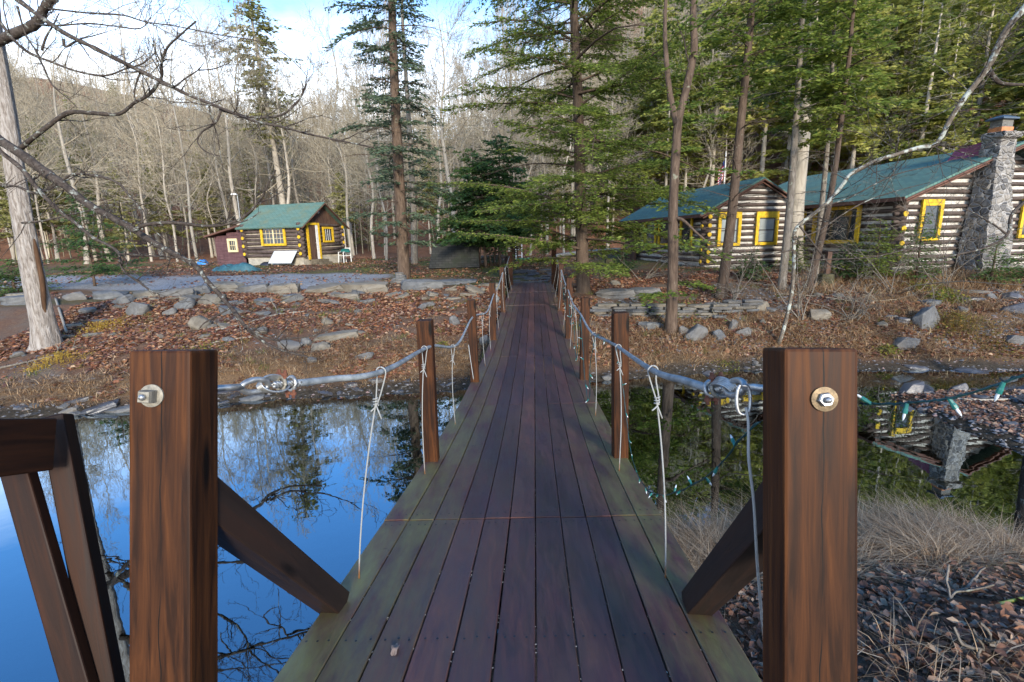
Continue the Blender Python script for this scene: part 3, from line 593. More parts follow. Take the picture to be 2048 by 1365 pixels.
# eye bolts, thimbles, clips
def eye(pe, pc, flip, outw, back):
    d_ = pc - pe; L = np.linalg.norm(d_); d_ /= L; s_ = np.cross(d_, (0, 0, 1)); s_ /= np.linalg.norm(s_); u_ = np.cross(s_, d_)
    m_ = MB(); m_.tube([back, back * 0.5 + pe * 0.5, pe, pe + d_ * 0.045], 0.0095, 10)
    an = np.linspace(math.pi, -math.pi, 25); c_ = pe + d_ * 0.088
    m_.tube(np.array([c_ + d_ * 0.045 * math.cos(a) + (s_ * 0.3 + u_ * 0.95) * 0.021 * math.sin(a) for a in an]), 0.0085, 9, cap=False)
    m_.build('eye_bolt', M['steel'], bridge, smooth=True)
    m_ = MB(); c2 = pe + d_ * 0.142
    for q in range(5):
        o_ = (q - 2) * 0.0042; an = np.linspace(-2.75, 2.75, 26)
        m_.tube(np.array([c2 - d_ * (0.052 * math.cos(a) - 0.012) * 1.0 + (u_ * 0.85 - s_ * 0.5) * (0.021 + 0.002 * q) * math.sin(a) + s_ * o_ + u_ * o_ * 0.6 for a in an]), 0.0034, 6)
    m_.build('wire_loop', M['steel'], bridge, smooth=True)
    for q, f_ in enumerate((0.182, 0.222)):
        c3 = pe + d_ * f_; m_ = MB(); m_.tube(np.array([c3 + u_ * 0.020 * math.cos(a) * 1.1 + s_ * 0.017 * math.sin(a) for a in np.linspace(0, 2 * math.pi, 17)]), 0.0062, 7, cap=False)
        sg = 1 if q == 0 else -1; cl = m_.build('cable_clip', M['steel' if q else 'nutpaint'], bridge, smooth=True)
        for k in (-1, 1):
            b = MB(); b.tube([c3 + u_ * sg * 0.016 + s_ * k * 0.012, c3 + u_ * sg * 0.046 + s_ * k * 0.013], 0.0055, 6); b.tube([c3 + u_ * sg * 0.026 + s_ * k * 0.012, c3 + u_ * sg * 0.036 + s_ * k * 0.012], 0.0095, 6); b.build('clip_nut', M['rust'], cl)
    m_ = MB(); q_ = np.linspace(0, 1, 22)
    for k in (0, 1, 2):
        m_.tube(np.array([pe + d_ * (0.15 + a * max(0.05, L - 0.135)) + (u_ * math.cos(a * 16 + k * 2.1) + s_ * math.sin(a * 16 + k * 2.1)) * 0.0062 for a in q_]), 0.0062, 6)
    m_.build('wire_rope', M['steel'], bridge, smooth=True)
eye(eyeL, ptsL[0], False, -1, cL + RL @ np.array([-0.016, 0.05, -0.108])); eye(eyeR, ptsR[0], True, 1, cR + RR @ np.array([0.005, 0.05, -0.103]))
# chain link and short rod hanging beside the right anchor post
m_ = MB(); c_ = atD(1487, 800, 1.16); an = np.linspace(0, 2 * math.pi, 21)
m_.tube(np.array([c_ + RT * 0.016 * np.sign(math.cos(a)) * abs(math.cos(a)) ** 0.6 + UP * 0.034 * math.sin(a) for a in an]), 0.0042, 7, cap=False); m_.build('chain_link', M['steel'], bridge, smooth=True)
m_ = MB(); m_.tube(smooth_path([atD(1492, 815, 1.16), atD(1497, 850, 1.155), atD(1497, 910, 1.16), atD(1501, 950, 1.17), atD(1508, 1010, 1.19), atD(1516, 1150, 1.25), atD(1530, 1300, 1.33)], 4), 0.0036, 7)
m_.build('tie_rod', M['rod'], bridge, smooth=True)
# hanger rods with their bent hooks
def hanger(foot, P, side, lean=0.0):
    top = cab_at(P, foot[1] + lean); L = top[2] - foot[2]; bow = np.array([side * 0.018, 0.0, 0]); m_ = MB()
    a = foot + (top - foot) * 0.0; Q = [foot - np.array([0, 0, 0.03])] + [foot + (top - foot) * f_ + bow * math.sin(math.pi * f_) for f_ in (0.15, 0.4, 0.65, 0.86)]
    m_.tube(smooth_path(Q, 4), 0.0036, 6)
    e_ = Q[-1]; lp = [e_, top + np.array([-0.018, 0, -0.02]), top + np.array([-0.019, 0.0, 0.008]), top + np.array([0, 0, 0.021]), top + np.array([0.019, 0, 0.004]), top + np.array([0.012, 0, -0.035]), e_ + np.array([0.008, 0, 0.0]), e_ + np.array([-0.022, -0.01, -0.035])]
    m_.tube(smooth_path(lp, 5), 0.0032, 6); m_.tube([e_ + np.array([0, 0, -0.01]), e_ + np.array([0.022, -0.01, -0.07])], 0.0032, 6)
    for k in range(3):
        zz = e_[2] + 0.012 * (k - 1); m_.tube(np.array([[e_[0] + 0.011 * math.cos(b), e_[1] + 0.011 * math.sin(b), zz + 0.002 * b] for b in np.linspace(0, 6.3, 11)]), 0.0026, 5)
    m_.build('hanger_rod', M['rod'], bridge, smooth=True)
for (x, y) in HL[:4]: hanger(on_deck(x, y), cabL, -1)
for (x, y) in HRr[:4]: hanger(on_deck(x, y), cabR, 1)
for yy in (8.9, 11.0, 13.1, 15.6, 17.8):
    for side, P in ((-1, cabL), (1, cabR)):
        hanger(np.array([float(deckx(yy)) + side * (HW - 0.10), yy, float(deckz(yy))]), P, side)
# loose thin strap ends at the second left post
m_ = MB(); m_.tube(smooth_path([atY(937, 690, 6.6), atY(941, 720, 6.55), atY(948, 765, 6.5)], 4), 0.005, 5); m_.build('tie_wire', M['rod'], bridge, smooth=True)

# ------------------------------------------------------------------ string lights on the right cable
def light_string(pts, name, label, nb, r_wire, seed, wind=None, size=1.0):
    P = smooth_path(pts, 10); o = thing(name, label, 'string lights', tuple(P[0]), 0, None); P = P - P[0]; m_ = MB()
    m_.tube(P, r_wire, 6); q = np.linspace(0, 1, len(P)); 
    off = np.stack([np.cos(q * 90), np.sin(q * 90), np.sin(q * 70)], -1) * r_wire * 1.3; m_.tube(P + off, r_wire * 0.8, 5); m_.build('wire', M['wire'], o, smooth=True)
    r = np.random.default_rng(seed); s_ = np.concatenate([[0], np.cumsum(np.linalg.norm(np.diff(P, axis=0), axis=1))])
    for k in range(nb):
        d_ = (k + 0.5 + r.uniform(-.2, .2)) / nb * s_[-1]; c_ = np.array([np.interp(d_, s_, P[:, j]) for j in range(3)]); z_ = np.array([r.uniform(-.8, .8), r.uniform(-.6, .6), r.choice([-1.0, -0.8, 0.3])]); z_ /= np.linalg.norm(z_)
        x_ = np.cross(z_, (0.3, 0.7, 0.2)); x_ /= np.linalg.norm(x_); R = np.stack([x_, np.cross(z_, x_), z_], 1)
        b = MB(); b.lathe([(0, 0), (0.0042 * size, 0), (0.0048 * size, 0.012 * size), (0.0060 * size, 0.017 * size), (0.0058 * size, 0.026 * size), (0, 0.026 * size)], 8, c_, R); so_ = b.build('socket', M['socket'], o, smooth=False)
        b = MB(); b.lathe([(0.0034 * size, 0.026 * size), (0.0038 * size, 0.034 * size), (0.0020 * size, 0.042 * size), (0.0, 0.046 * size)], 7, c_, R); b.build('bulb', M['bulb'], so_, smooth=True)
M['wire'] = m_plain('dark_green_wire', (0.008, 0.045, 0.05), 0.45, 0.4, 0.3, 20)
M['socket'] = m_plain('teal_sockets', (0.014, 0.13, 0.115), 0.4, 0.4, 0.2, 20)
M['bulb'] = m_plain('clear_mini_bulbs', (0.50, 0.56, 0.60), 0.08, 0.7, 0.1, 20)
light_string([atD(1720, 808, 1.05), atD(1790, 808, 0.98), atD(1850, 803, 0.92), atD(1930, 790, 0.86), atD(2060, 746, 0.78)], 'light_string', 'teal string lights stretched from the big right post to the frame edge', 4, 0.0020, 3, size=0.78)
light_string([atD(1518, 845, 1.12), atD(1480, 880, 1.2), atD(1440, 930, 1.35), atD(1400, 962, 1.6), atD(1355, 984, 2.0), atD(1320, 990, 2.4), atD(1290, 975, 2.9), atD(1268, 930, 3.3), atD(1258, 880, 3.6), atD(1249, 800, 3.72), atD(1240, 740, 3.76), atD(1232, 694, 3.80)], 'light_string', 'teal string lights looping low from the big right post to the slim post', 17, 0.0020, 4, size=0.8)
ls = [atY(1228, 690, 3.85), atY(1205, 674, 4.5), atY(1190, 668, 5.0), atY(1188, 690, 5.1), atY(1180, 730, 5.3), atY(1180, 780, 5.35), atY(1176, 800, 5.5), atY(1170, 760, 5.8), atY(1165, 690, 6.4), atY(1160, 630, 6.75), atY(1156, 680, 7.2), atY(1153, 720, 7.5), atY(1148, 660, 8.0), atY(1146, 612, 8.3), atY(1141, 650, 9.0), atY(1137, 600, 9.7), atY(1132, 585, 10.4), atY(1131, 620, 11.0), atY(1127, 590, 12.0), atY(1122, 545, 13.3)]
light_string(ls, 'light_string', 'teal string lights tangled along the cable between the slim right posts', 30, 0.0032, 5, size=1.3)

# ------------------------------------------------------------------ railing at the near left
rl = thing('railing', 'dark stained wooden railing with slanted balusters beside the big left post', 'railing', tuple(atD(120, 1365, 1.35)))
inv = -np.array(rl.location)
def rbar(name, a, b, w_, h_, upv):
    a = a + inv; b = b + inv; t_ = b - a; L = np.linalg.norm(t_); t_ /= L; s_ = np.cross(t_, upv); s_ /= np.linalg.norm(s_); u_ = np.cross(s_, t_); m_ = MB(); m_.box((0, 0, L / 2), (w_, h_, L))
    return m_.build(name, M['rail'], rl, loc=a, R=np.stack([s_, u_, t_], 1), bevel=0.004)
rbar('top_rail', atD(-260, 915, 0.86), atD(92, 889, 1.22), 0.045, 0.125, (0, 0, 1))
rbar('end_post', atD(113, 832, 1.30), atD(252, 1560, 1.22), 0.052, 0.056, (0.35, -0.9, 0))
rbar('baluster', atD(33, 930, 1.22), atD(215, 1560, 1.18), 0.058, 0.034, (0.25, -0.95, 0))
# ------------------------------------------------------------------ buildings
class Frame:
    """local frame: u along the wall, v into the building, z up"""
    def __init__(s, o, ang):
        s.o = np.asarray(o, float); s.u = np.array([math.cos(ang), math.sin(ang), 0]); s.v = np.array([-math.sin(ang), math.cos(ang), 0]); s.ang = ang
def logs(mb, a, b, z0, n, course, rad, seed, ext=0.0, holes=(), profile=None, alt=0):
    """courses of round logs from a to b (2D local); holes are (s0,s1,z0,z1); profile(s_frac->max z) trims gables"""
    a = np.array([*a, 0.0]); b = np.array([*b, 0.0]); L = np.linalg.norm(b - a); d = (b - a) / L; r = np.random.default_rng(seed)
    for k in range(n):
        z = z0 + course * (k + 0.5); e0, e1 = -ext, L + ext
        if profile is not None:
            e0, e1 = profile(z + rad)
            if e1 - e0 < 0.3: continue
        spans = [(e0, e1)]
        for (h0, h1, q0, q1) in holes:
            if q0 < z < q1:
                ns_ = []
                for (p, q) in spans:
                    if h0 > p: ns_.append((p, min(q, h0)))
                    if h1 < q: ns_.append((max(p, h1), q))
                spans = [x for x in ns_ if x[1] - x[0] > 0.03]
        for (p, q) in spans:
            ss = np.linspace(p, q, max(3, int((q - p) / 0.6)))
            P = a + d * ss[:, None]; P[:, 2] = z + 0.012 * np.sin(ss * 1.3 + k * 2) + r.uniform(-.008, .008)
            mb.tube(P, rad * (1 + 0.08 * np.sin(ss * 0.9 + k)), 8)
def window(parent, o3, u3, n3, w_, h_, fw=0.10, head=None, panes=(1, 1), mat='yellow', glass='glass', mull='cream', label=None, sash=False):
    """framed window centred on o3 in the wall plane spanned by u3 and z, n3 pointing outwards"""
    R = np.stack([u3, n3, np.array([0, 0, 1.0])], 1); head = head or fw; m_ = MB()
    m_.box((-w_ / 2 + fw / 2, 0, 0), (fw, 0.07, h_)); m_.box((w_ / 2 - fw / 2, 0, 0), (fw, 0.07, h_))
    m_.box((0, 0.004, h_ / 2 - head / 2), (w_ - 2 * fw, 0.07, head)); m_.box((0, 0.004, -h_ / 2 + fw * 0.45), (w_ - 2 * fw, 0.085, fw * 0.9))
    f = m_.build('window', M[mat], parent, loc=o3, R=R)
    if label: f['label'] = label
    g_ = MB(); g_.box((0, -0.035, (fw * 0.9 - head) / 2), (w_ - 2 * fw, 0.01, h_ - head - fw * 0.9)); g_.build('pane', M[glass], f)
    iw, ih = w_ - 2 * fw, h_ - head - fw * 0.9; cz_ = (fw * 0.9 - head) / 2
    if panes != (1, 1):
        b = MB()
        for k in range(1, panes[0]): b.box((-iw / 2 + iw * k / panes[0], -0.022, cz_), (0.022 if not (panes[0] == 6 and k == 3) else 0.09, 0.02, ih))
        for k in range(1, panes[1]): b.box((0, -0.0205, cz_ - ih / 2 + ih * k / panes[1]), (iw, 0.018, 0.022))
        b.build('glazing_bar', M[mull], f)
    if sash:
        b = MB(); b.box((0, -0.024, cz_), (iw, 0.018, 0.045)); 
        for sx_ in (-1, 1): b.box((sx_ * (iw / 2 - 0.02), -0.0225, cz_), (0.04, 0.018, ih))
        b.box((0, -0.0215, cz_ + ih / 2 - 0.02), (iw - 0.08, 0.018, 0.04)); b.box((0, -0.0215, cz_ - ih / 2 + 0.02), (iw - 0.08, 0.018, 0.04)); b.build('sash', M['screen'], f)
    return f
def roof_mesh(ridge0, ridge1, eA0, eA1, eB0, eB1, th, mat, parent, name='roof'):
    """two slopes meeting at the ridge, with thickness and shingle coordinates in metres"""
    m_ = MB(); uvs = []
    for (e0, e1, r0, r1) in ((eA0, eA1, ridge0, ridge1), (eB1, eB0, ridge1, ridge0)):
        P = np.array([e0, e1, r1, r0], float); n_ = np.cross(P[1] - P[0], P[3] - P[0]); n_ /= np.linalg.norm(n_)
        if n_[2] < 0: n_ = -n_
        m_.hexa(np.concatenate([P - n_ * th, P])); 
    o = m_.build(name, M[mat], parent); me = o.data; uv = me.uv_layers.new(name="UVMap")
    rd = np.asarray(ridge1, float) - np.asarray(ridge0, float); rd /= np.linalg.norm(rd); c_ = np.zeros(len(me.vertices) * 3, np.float32); me.vertices.foreach_get("co", c_); c_ = c_.reshape(-1, 3)
    li = np.zeros(len(me.loops), np.int32); me.loops.foreach_get("vertex_index", li); q = c_[li]; a = q @ rd; hz = np.cross(rd, (0, 0, 1)); b = np.sqrt((q @ hz - np.dot(np.asarray(ridge0, float), hz)) ** 2 + (q[:, 2] - ridge0[2]) ** 2)
    uv.data.foreach_set("uv", np.stack([a, b], -1).astype(np.float32).ravel()); return o
def log_end(parent, p, n3, r_=0.085):
    m_ = MB(); x_ = np.cross(n3, (0, 0, 1.0)); R = np.stack([x_, np.cross(n3, x_), n3], 1); m_.lathe([(0, -0.03), (r_, -0.03), (r_, 0.0), (r_ * 0.9, 0.008), (0, 0.01)], 14, p, R); return m_.build('log_end', M['yellow'], parent)

M['chinkL'] = m_plain('cream_chinking', (0.40, 0.35, 0.27), 0.85, 0.2, 0.3, 3)
# ---- small log cabin at the left, with its shed
ang = math.radians(-20); c0 = atY(605, 500, 29.5); zb = float(H(c0[0], c0[1])) ; zb = 1.75 - 1.12
cb = thing('log_cabin', 'small brown log cabin with green roof, yellow framed double window and yellow door frame', 'cabin', (c0[0], c0[1], zb), ang)
Lc, Wc, Hc, Rh = 4.25, 3.5, 2.12, 1.22                         # length, width, wall height, ridge rise; local: x from -Lc..0 along the front, y 0..Wc
mb = MB(); mb.box((-Lc / 2, Wc / 2, -0.05), (Lc - 0.06, Wc - 0.06, 0.62)); mb.build('foundation', m_plain('pale_concrete', (0.36, 0.33, 0.27), 0.9, 0.2, 0.25, 5), cb)
mb = MB(); mb.box((-Lc / 2, 0.05, 1.2), (Lc, 0.05, 1.9)); mb.box((-Lc / 2, Wc - 0.05, 1.2), (Lc, 0.05, 1.9)); mb.box((-0.05, Wc / 2, 1.2), (0.05, Wc - 0.16, 1.9)); mb.box((-Lc + 0.05, Wc / 2, 1.2), (0.05, Wc - 0.16, 1.9)); mb.build('chinking', M['chinkL'], cb)
mb = MB(); crs = 0.236; z0 = 0.27
logs(mb, (-Lc, 0), (0, 0), z0, 8, crs, 0.100, 1, 0.20); logs(mb, (0, 0), (0, Wc), z0 + crs / 2, 8, crs, 0.100, 2, 0.20, holes=[(0.42, 1.32, 0, 2.15), (1.72, 2.62, 1.1, 2.0)]); logs(mb, (-Lc, 0), (-Lc, Wc), z0 + crs / 2, 8, crs, 0.100, 3, 0.2); logs(mb, (-Lc, Wc), (0, Wc), z0, 8, crs, 0.100, 4, 0.2)
mb.build('log_wall', M['log'], cb, smooth=True)
for k in (0, 2, 4, 6):
    for xx in (0.0, -Lc): log_end(cb, np.array([xx, -0.205, z0 + crs * (k + 1)]), np.array([0, -1.0, 0]), 0.10)
for k in (3, 5, 7): log_end(cb, np.array([0.205, Wc, z0 + crs * (k + 0.5)]), np.array([1.0, 0, 0]), 0.10)
for k in (): log_end(cb, np.array([0.205, 0.0, z0 + crs * (k + 0.5)]), np.array([1.0, 0, 0]), 0.10)
window(cb, (-1.95, -0.125, 1.52), np.array([1.0, 0, 0]), np.array([0, -1.0, 0]), 1.85, 1.08, 0.14, 0.09, (6, 3), label='wide yellow framed double window')
window(cb, (0.125, 2.17, 1.58), np.array([0, 1.0, 0]), np.array([1.0, 0, 0]), 0.95, 0.92, 0.12, 0.12, (4, 1), mull='white', label='small yellow framed window with white bars')
mb = MB()
for yy, w_ in ((0.40, 0.13), (1.34, 0.13)): mb.box((0.13, yy, 1.15), (0.08, w_, 2.02))
mb.box((0.134, 0.87, 2.2), (0.08, 1.07, 0.13)); dfr = mb.build('door_frame', M['yellow'], cb)
mb = MB(); mb.box((0.09, 0.78, 1.14), (0.05, 0.58, 1.98)); dr = mb.build('door', M['oldwood'], cb); mb = MB(); mb.box((0.13, 1.17, 1.14), (0.04, 0.17, 1.98)); mb.build('screen_door', M['white'], cb); mb = MB(); mb.lathe([(0, 0), (.03, 0), (.035, .03), (0, .05)], 10, (0.115, 1.0, 1.1), np.array([[0, 0, 1], [0, 1, 0], [-1, 0, 0]], float)); mb.build('handle', M['steel'], dr)
mb = MB(); n_ = 22
for k in range(n_):                                                        # vertical boards in the gable
    yy = (k + 0.5) / n_ * Wc; top = Hc + Rh * (1 - abs(yy / Wc * 2 - 1)) + 0.02
    for xx in (0.03,): mb.box((xx, yy, (Hc - 0.02 + top) / 2), (0.025 + 0.006 * (k % 2), Wc / n_ - 0.006, max(0.04, top - Hc + 0.04)))
mb.build('gable_boards', M['oldwood'], cb)
ov, oe = 0.42, 0.34; dz = Rh / (Wc / 2) * oe; zr = Hc + Rh + 0.14; ze = Hc + 0.14 - dz
roof_mesh((-Lc - 0.35, Wc / 2, zr), (ov, Wc / 2, zr), (-Lc - 0.35, -oe, ze), (ov, -oe, ze), (-Lc - 0.35, Wc + oe, ze), (ov, Wc + oe, ze), 0.07, 'roofL', cb)
mb = MB()
for yy in (-oe, Wc + oe): mb.bar((ov - 0.015, yy, ze - 0.085), (ov - 0.015, Wc / 2, zr - 0.085), 0.04, 0.13, (1, 0, 0.01))
mb.build('fascia', M['fascia'], cb)
mb = MB(); mb.lathe([(0, 0), (0.05, 0), (0.06, 0.05), (0.03, 0.10), (0, 0.12)], 12, (0.06, Wc / 2 - 0.25, Hc + 0.75), np.array([[0, 0, 1], [0, 1, 0], [-1, 0, 0]], float)); mb.build('porch_lamp', M['white'], cb)
mb = MB(); mb.box((0.45, 0.85, 0.0), (0.6, 0.9, 0.30)); mb.box((0.80, 0.85, -0.1), (0.35, 0.9, 0.18)); mb.build('step', m_plain('mossy_step', (0.12, 0.10, 0.07), 0.9, 0.2, 0.4, 8), cb)
# shed: lean-to with sloping roof
sh = thing('shed', 'weathered red board lean-to shed joined to the small log cabin', 'shed', (c0[0], c0[1], zb), ang)
x0, x1 = -Lc - 0.02 - 2.55, -Lc - 0.24; hL, hR = 1.62, 2.12
mb = MB()
for k in range(13):
    z_a = -0.2 + k * 0.185; z_b = z_a + 0.18; xs = x0 + max(0, (z_b - hL) / (hR - hL)) * (x1 - x0) if z_b > hL else x0
    if xs < x1 - 0.1: mb.box(((xs + x1) / 2, 0.12 + 0.004 * (k % 2), (z_a + z_b) / 2), (x1 - xs, 0.03, 0.18))
mb.box((x0 + 0.02, 1.6, 0.72), (0.04, 2.9, 1.8)); mb.box(((x0 + x1) / 2, 3.05, 0.72), (x1 - x0 - 0.1, 0.04, 1.8)); mb.box((x0 - 0.008, 0.13, 0.74), (0.06, 0.07, 1.78)); mb.build('wall', M['shedred'], sh)
window(sh, (-Lc - 1.15, 0.075, 1.05), np.array([1.0, 0, 0]), np.array([0, -1.0, 0]), 0.78, 0.82, 0.14, 0.14, (3, 2), mat='cream', mull='cream')
mb = MB(); P = np.array([[x0 - 0.55, -0.25, hL + 0.02], [x1 + 0.05, -0.25, hR + 0.12], [x1 + 0.05, 3.3, hR + 0.12], [x0 - 0.55, 3.3, hL + 0.02]]); mb.hexa(np.concatenate([P - np.array([0, 0, 0.10]), P])); mb.build('roof', M['fascia'], sh)

# ---- right-hand log house: a wing whose gable faces the stream, and the main house with the chimney
BETA = math.radians(11)
def gable_house(root, W_, L_, Hw, rise, crs, z0, seed, holes_front, holes_left, ovf, ove, roofmat, nlog_gable):
    """local: x 0..W_ along the gable front (facing -y), y 0..L_ backwards"""
    mb = MB(); mb.box((W_ / 2, L_ / 2, z0 / 2 - 0.3), (W_ - 0.1, L_ - 0.1, z0 + 0.62)); mb.build('foundation', M['masonry'], root)
    mb = MB(); mb.box((W_ / 2, 0.06, (z0 + Hw) / 2), (W_, 0.05, Hw - z0)); mb.box((0.06, L_ / 2, (z0 + Hw) / 2), (0.05, L_ - 0.2, Hw - z0)); mb.box((W_ - 0.06, L_ / 2, (z0 + Hw) / 2), (0.05, L_ - 0.2, Hw - z0)); mb.box((W_ / 2, L_ - 0.06, (z0 + Hw) / 2), (W_, 0.05, Hw - z0))
    for yy in (0.06, L_ - 0.06): mb.add([[0.0, yy - .025, Hw], [W_, yy - .025, Hw], [W_ / 2, yy - .025, Hw + rise], [0, yy + .025, Hw], [W_, yy + .025, Hw], [W_ / 2, yy + .025, Hw + rise]], [[0, 1, 2, 2], [5, 4, 3, 3]])
    mb.build('chinking', M['chink'], root)
    n = int((Hw - z0) / crs); mb = MB(); rad = crs * 0.295
    logs(mb, (0, 0), (W_, 0), z0, n, crs, rad, seed, 0.22, holes=holes_front); logs(mb, (0, 0), (0, L_), z0 + crs / 2, n, crs, rad, seed + 1, 0.22, holes=holes_left); logs(mb, (W_, 0), (W_, L_), z0 + crs / 2, n, crs, rad, seed + 2, 0.22); logs(mb, (0, L_), (W_, L_), z0, n, crs, rad, seed + 3, 0.22)
    pr = lambda z: (max(0.05, (z - Hw) / rise * W_ / 2 + 0.05) if z > Hw else -0.2, W_ - max(0.05, (z - Hw) / rise * W_ / 2 + 0.05) if z > Hw else W_ + 0.2)
    logs(mb, (0, 0), (W_, 0), z0 + n * crs, nlog_gable, crs, rad, seed + 4, 0, profile=pr, holes=holes_front); mb.build('log_wall', M['log'], root, smooth=True)
    tan = rise / (W_ / 2); zr = Hw + rise + 0.12; ze = zr - tan * (W_ / 2 + ove)
    roof_mesh((W_ / 2, L_ + 0.3, zr), (W_ / 2, -ovf, zr), (-ove, L_ + 0.3, ze), (-ove, -ovf, ze), (W_ + ove, L_ + 0.3, ze), (W_ + ove, -ovf, ze), 0.08, roofmat, root)
    mb = MB()
    for xx in (-ove, W_ + ove):
        mb.bar((xx, -ovf + 0.02, ze - 0.10), (W_ / 2, -ovf + 0.02, zr - 0.10), 0.05, 0.15, (0, 1, 0.01)); mb.bar((xx + (0.12 if xx < 0 else -0.12), -ovf + 0.08, ze - 0.16), (W_ / 2, -ovf + 0.08, zr - 0.20), 0.04, 0.10, (0, 1, 0.01))
        mb.bar((xx, -ovf, ze - 0.07), (xx, L_ + 0.28, ze - 0.07), 0.04, 0.12)
    mb.build('fascia', M['fascia'], root)
    return n
w0 = atY(1411, 500, 20.0); zbw = 0.40
wg = thing('log_house_wing', 'log house wing with two tall yellow windows in its chinked gable', 'house', (w0[0], w0[1], zbw), BETA)
gable_house(wg, 4.4, 7.4, 2.22, 1.15, 0.225, 0.10, 11, [(0.42, 1.42, 0.88, 2.18), (2.08, 3.08, 0.88, 2.18)], [(0.9, 1.8, 0.9, 2.1), (2.5, 5.3, 0.9, 2.1)], 0.22, 0.42, 'roofR', 6)
for xx in (0.92, 2.58): window(wg, (xx, -0.10, 1.53), np.array([1.0, 0, 0]), np.array([0, -1.0, 0]), 1.0, 1.30, 0.13, 0.23, glass='blind', sash=True)
for yy, w_ in ((1.35, 0.95), (3.15, 1.2), (4.6, 1.2)): window(wg, (-0.10, yy, 1.5), np.array([0, -1.0, 0]), np.array([-1.0, 0, 0]), w_, 1.2, 0.10, 0.12)
for k in range(6): log_end(wg, np.array([0.0, -0.225, 0.10 + 0.225 * (1.5 * k + 1.0)]), np.array([0, -1.0, 0]), 0.085)
for k in range(4): log_end(wg, np.array([-0.225, 0.9 * 0 + 0.0, 0.30 + 0.45 * k]), np.array([-1.0, 0, 0]), 0.08)
mb = MB(); mb.box((-0.28, 6.2, 0.95), (0.06, 0.85, 1.7)); mb.build('door', M['oldwood'], wg)
m0 = atY(1790, 500, 16.8); zbm = 0.36
mh = thing('log_house', 'main log house with teal shingle roof, chinked log gable and broad window', 'house', (m0[0], m0[1], zbm), BETA)
gable_house(mh, 7.8, 9.2, 2.50, 1.52, 0.235, 0.15, 21, [(0.75, 1.55, 1.05, 2.35), (6.1, 7.0, 1.05, 2.35)], [(1.55, 3.55, 0.95, 2.2)], 0.55, 0.5, 'roofR', 6)
for xx in (1.15, 5.32): window(mh, (xx, -0.10, 1.70), np.array([1.0, 0, 0]), np.array([0, -1.0, 0]), 0.85, 1.32, 0.12, 0.20)
window(mh, (-0.10, 2.45, 1.62), np.array([0, -1.0, 0]), np.array([-1.0, 0, 0]), 2.15, 1.35, 0.15, 0.12, (2, 1), mull='screen', label='broad yellow framed picture window')
mb = MB(); mb.box((-0.10, 4.0, 1.25), (0.08, 0.10, 2.2)); mb.box((-0.10, 4.95, 1.25), (0.08, 0.10, 2.2)); mb.box((-0.105, 4.475, 2.40), (0.08, 0.85, 0.10)); mb.build('door_frame', M['yellow'], mh)
mb = MB(); mb.box((-0.07, 4.475, 1.24), (0.05, 0.85, 2.18)); mb.build('door', M['oldwood'], mh)
for k in range(4): log_end(mh, np.array([0.0, -0.225, 0.5 + 0.47 * k]), np.array([0, -1.0, 0]), 0.09)
# chimney
mb = MB(); r = np.random.default_rng(4)
def ring(mb, zs, ws, ds, yb):
    V = []
    for z, w_, d_ in zip(zs, ws, ds):
        n_ = 5; pts = []
        for (ax, ay, bx, by) in ((-1, -1, 1, -1), (1, -1, 1, 1), (1, 1, -1, 1), (-1, 1, -1, -1)):
            for q in range(n_):
                f_ = q / n_; pts.append(((ax + (bx - ax) * f_) * w_ / 2 + r.uniform(-.025, .025), yb - d_ / 2 + (ay + (by - ay) * f_) * d_ / 2 + r.uniform(-.025, .025), z + r.uniform(-.015, .015)))
        V.append(pts)
    V = np.array(V); n = len(zs); k = V.shape[1]; i = np.arange(n - 1)[:, None] * k; j = np.arange(k)[None]; j2 = (j + 1) % k
    mb.add(V.reshape(-1, 3), np.stack([i + j, i + j2, i + k + j2, i + k + j], -1).reshape(-1, 4)); mb.f.append(np.array([list(range((n - 1) * k, n * k))]) + mb.n - n * k); mb.m.append((1, 0))
zs = np.concatenate([np.linspace(-0.4, 1.2, 9), np.linspace(1.35, 2.6, 8), np.linspace(2.75, 4.15, 10), [4.20, 4.36, 4.38]])
ws = np.interp(zs, [-0.4, 1.2, 2.6, 4.17, 4.20, 4.36, 4.38], [1.18, 1.08, 0.74, 0.66, 0.77, 0.77, 0.70]); ds = np.interp(zs, [-0.4, 1.2, 2.6, 4.17, 4.20, 4.36, 4.38], [0.82, 0.78, 0.62, 0.57, 0.68, 0.68, 0.61])
ring(mb, zs, ws, ds, -0.02)
ch = mb.build('chimney', M['masonry'], mh, loc=(3.0, -0.10, 0))
mb = MB(); mb.box((0, -0.30, 4.45), (0.47, 0.40, 0.16)); mb.build('copper_flashing', m_plain('copper_flashing', (0.50, 0.19, 0.07), 0.45, 0.5, 0.2, 8, 0.5), ch)
mb = MB(); mb.box((0, -0.30, 4.64), (0.43, 0.36, 0.24)); mb.build('flue', m_plain('dark_mesh_flue', (0.12, 0.115, 0.10), 0.6, 0.4, 0.3, 30), ch)
mb = MB(); mb.box((0, -0.30, 4.785), (0.64, 0.54, 0.05)); mb.box((0, -0.30, 4.85), (0.62, 0.52, 0.08), taper=0.35); mb.build('chimney_cap', m_plain('blue_black_cap', (0.035, 0.06, 0.09), 0.4, 0.5, 0.2, 8), ch)
mb = MB(); mb.add([[2.9, -0.12, 3.55], [3.7, -0.12, 3.8], [2.75, 1.1, 3.5], [3.7, 1.1, 3.9], [2.9, -0.12, 4.2], [3.75, -0.12, 4.22], [2.95, 0.9, 4.05], [3.75, 0.9, 4.12]], [[0, 1, 5, 4], [0, 4, 6, 2], [4, 5, 7, 6], [1, 3, 7, 5], [2, 6, 7, 3]]); mb.build('roof_cricket', m_plain('magenta_flashing', (0.24, 0.055, 0.12), 0.5, 0.4, 0.12, 5), mh)
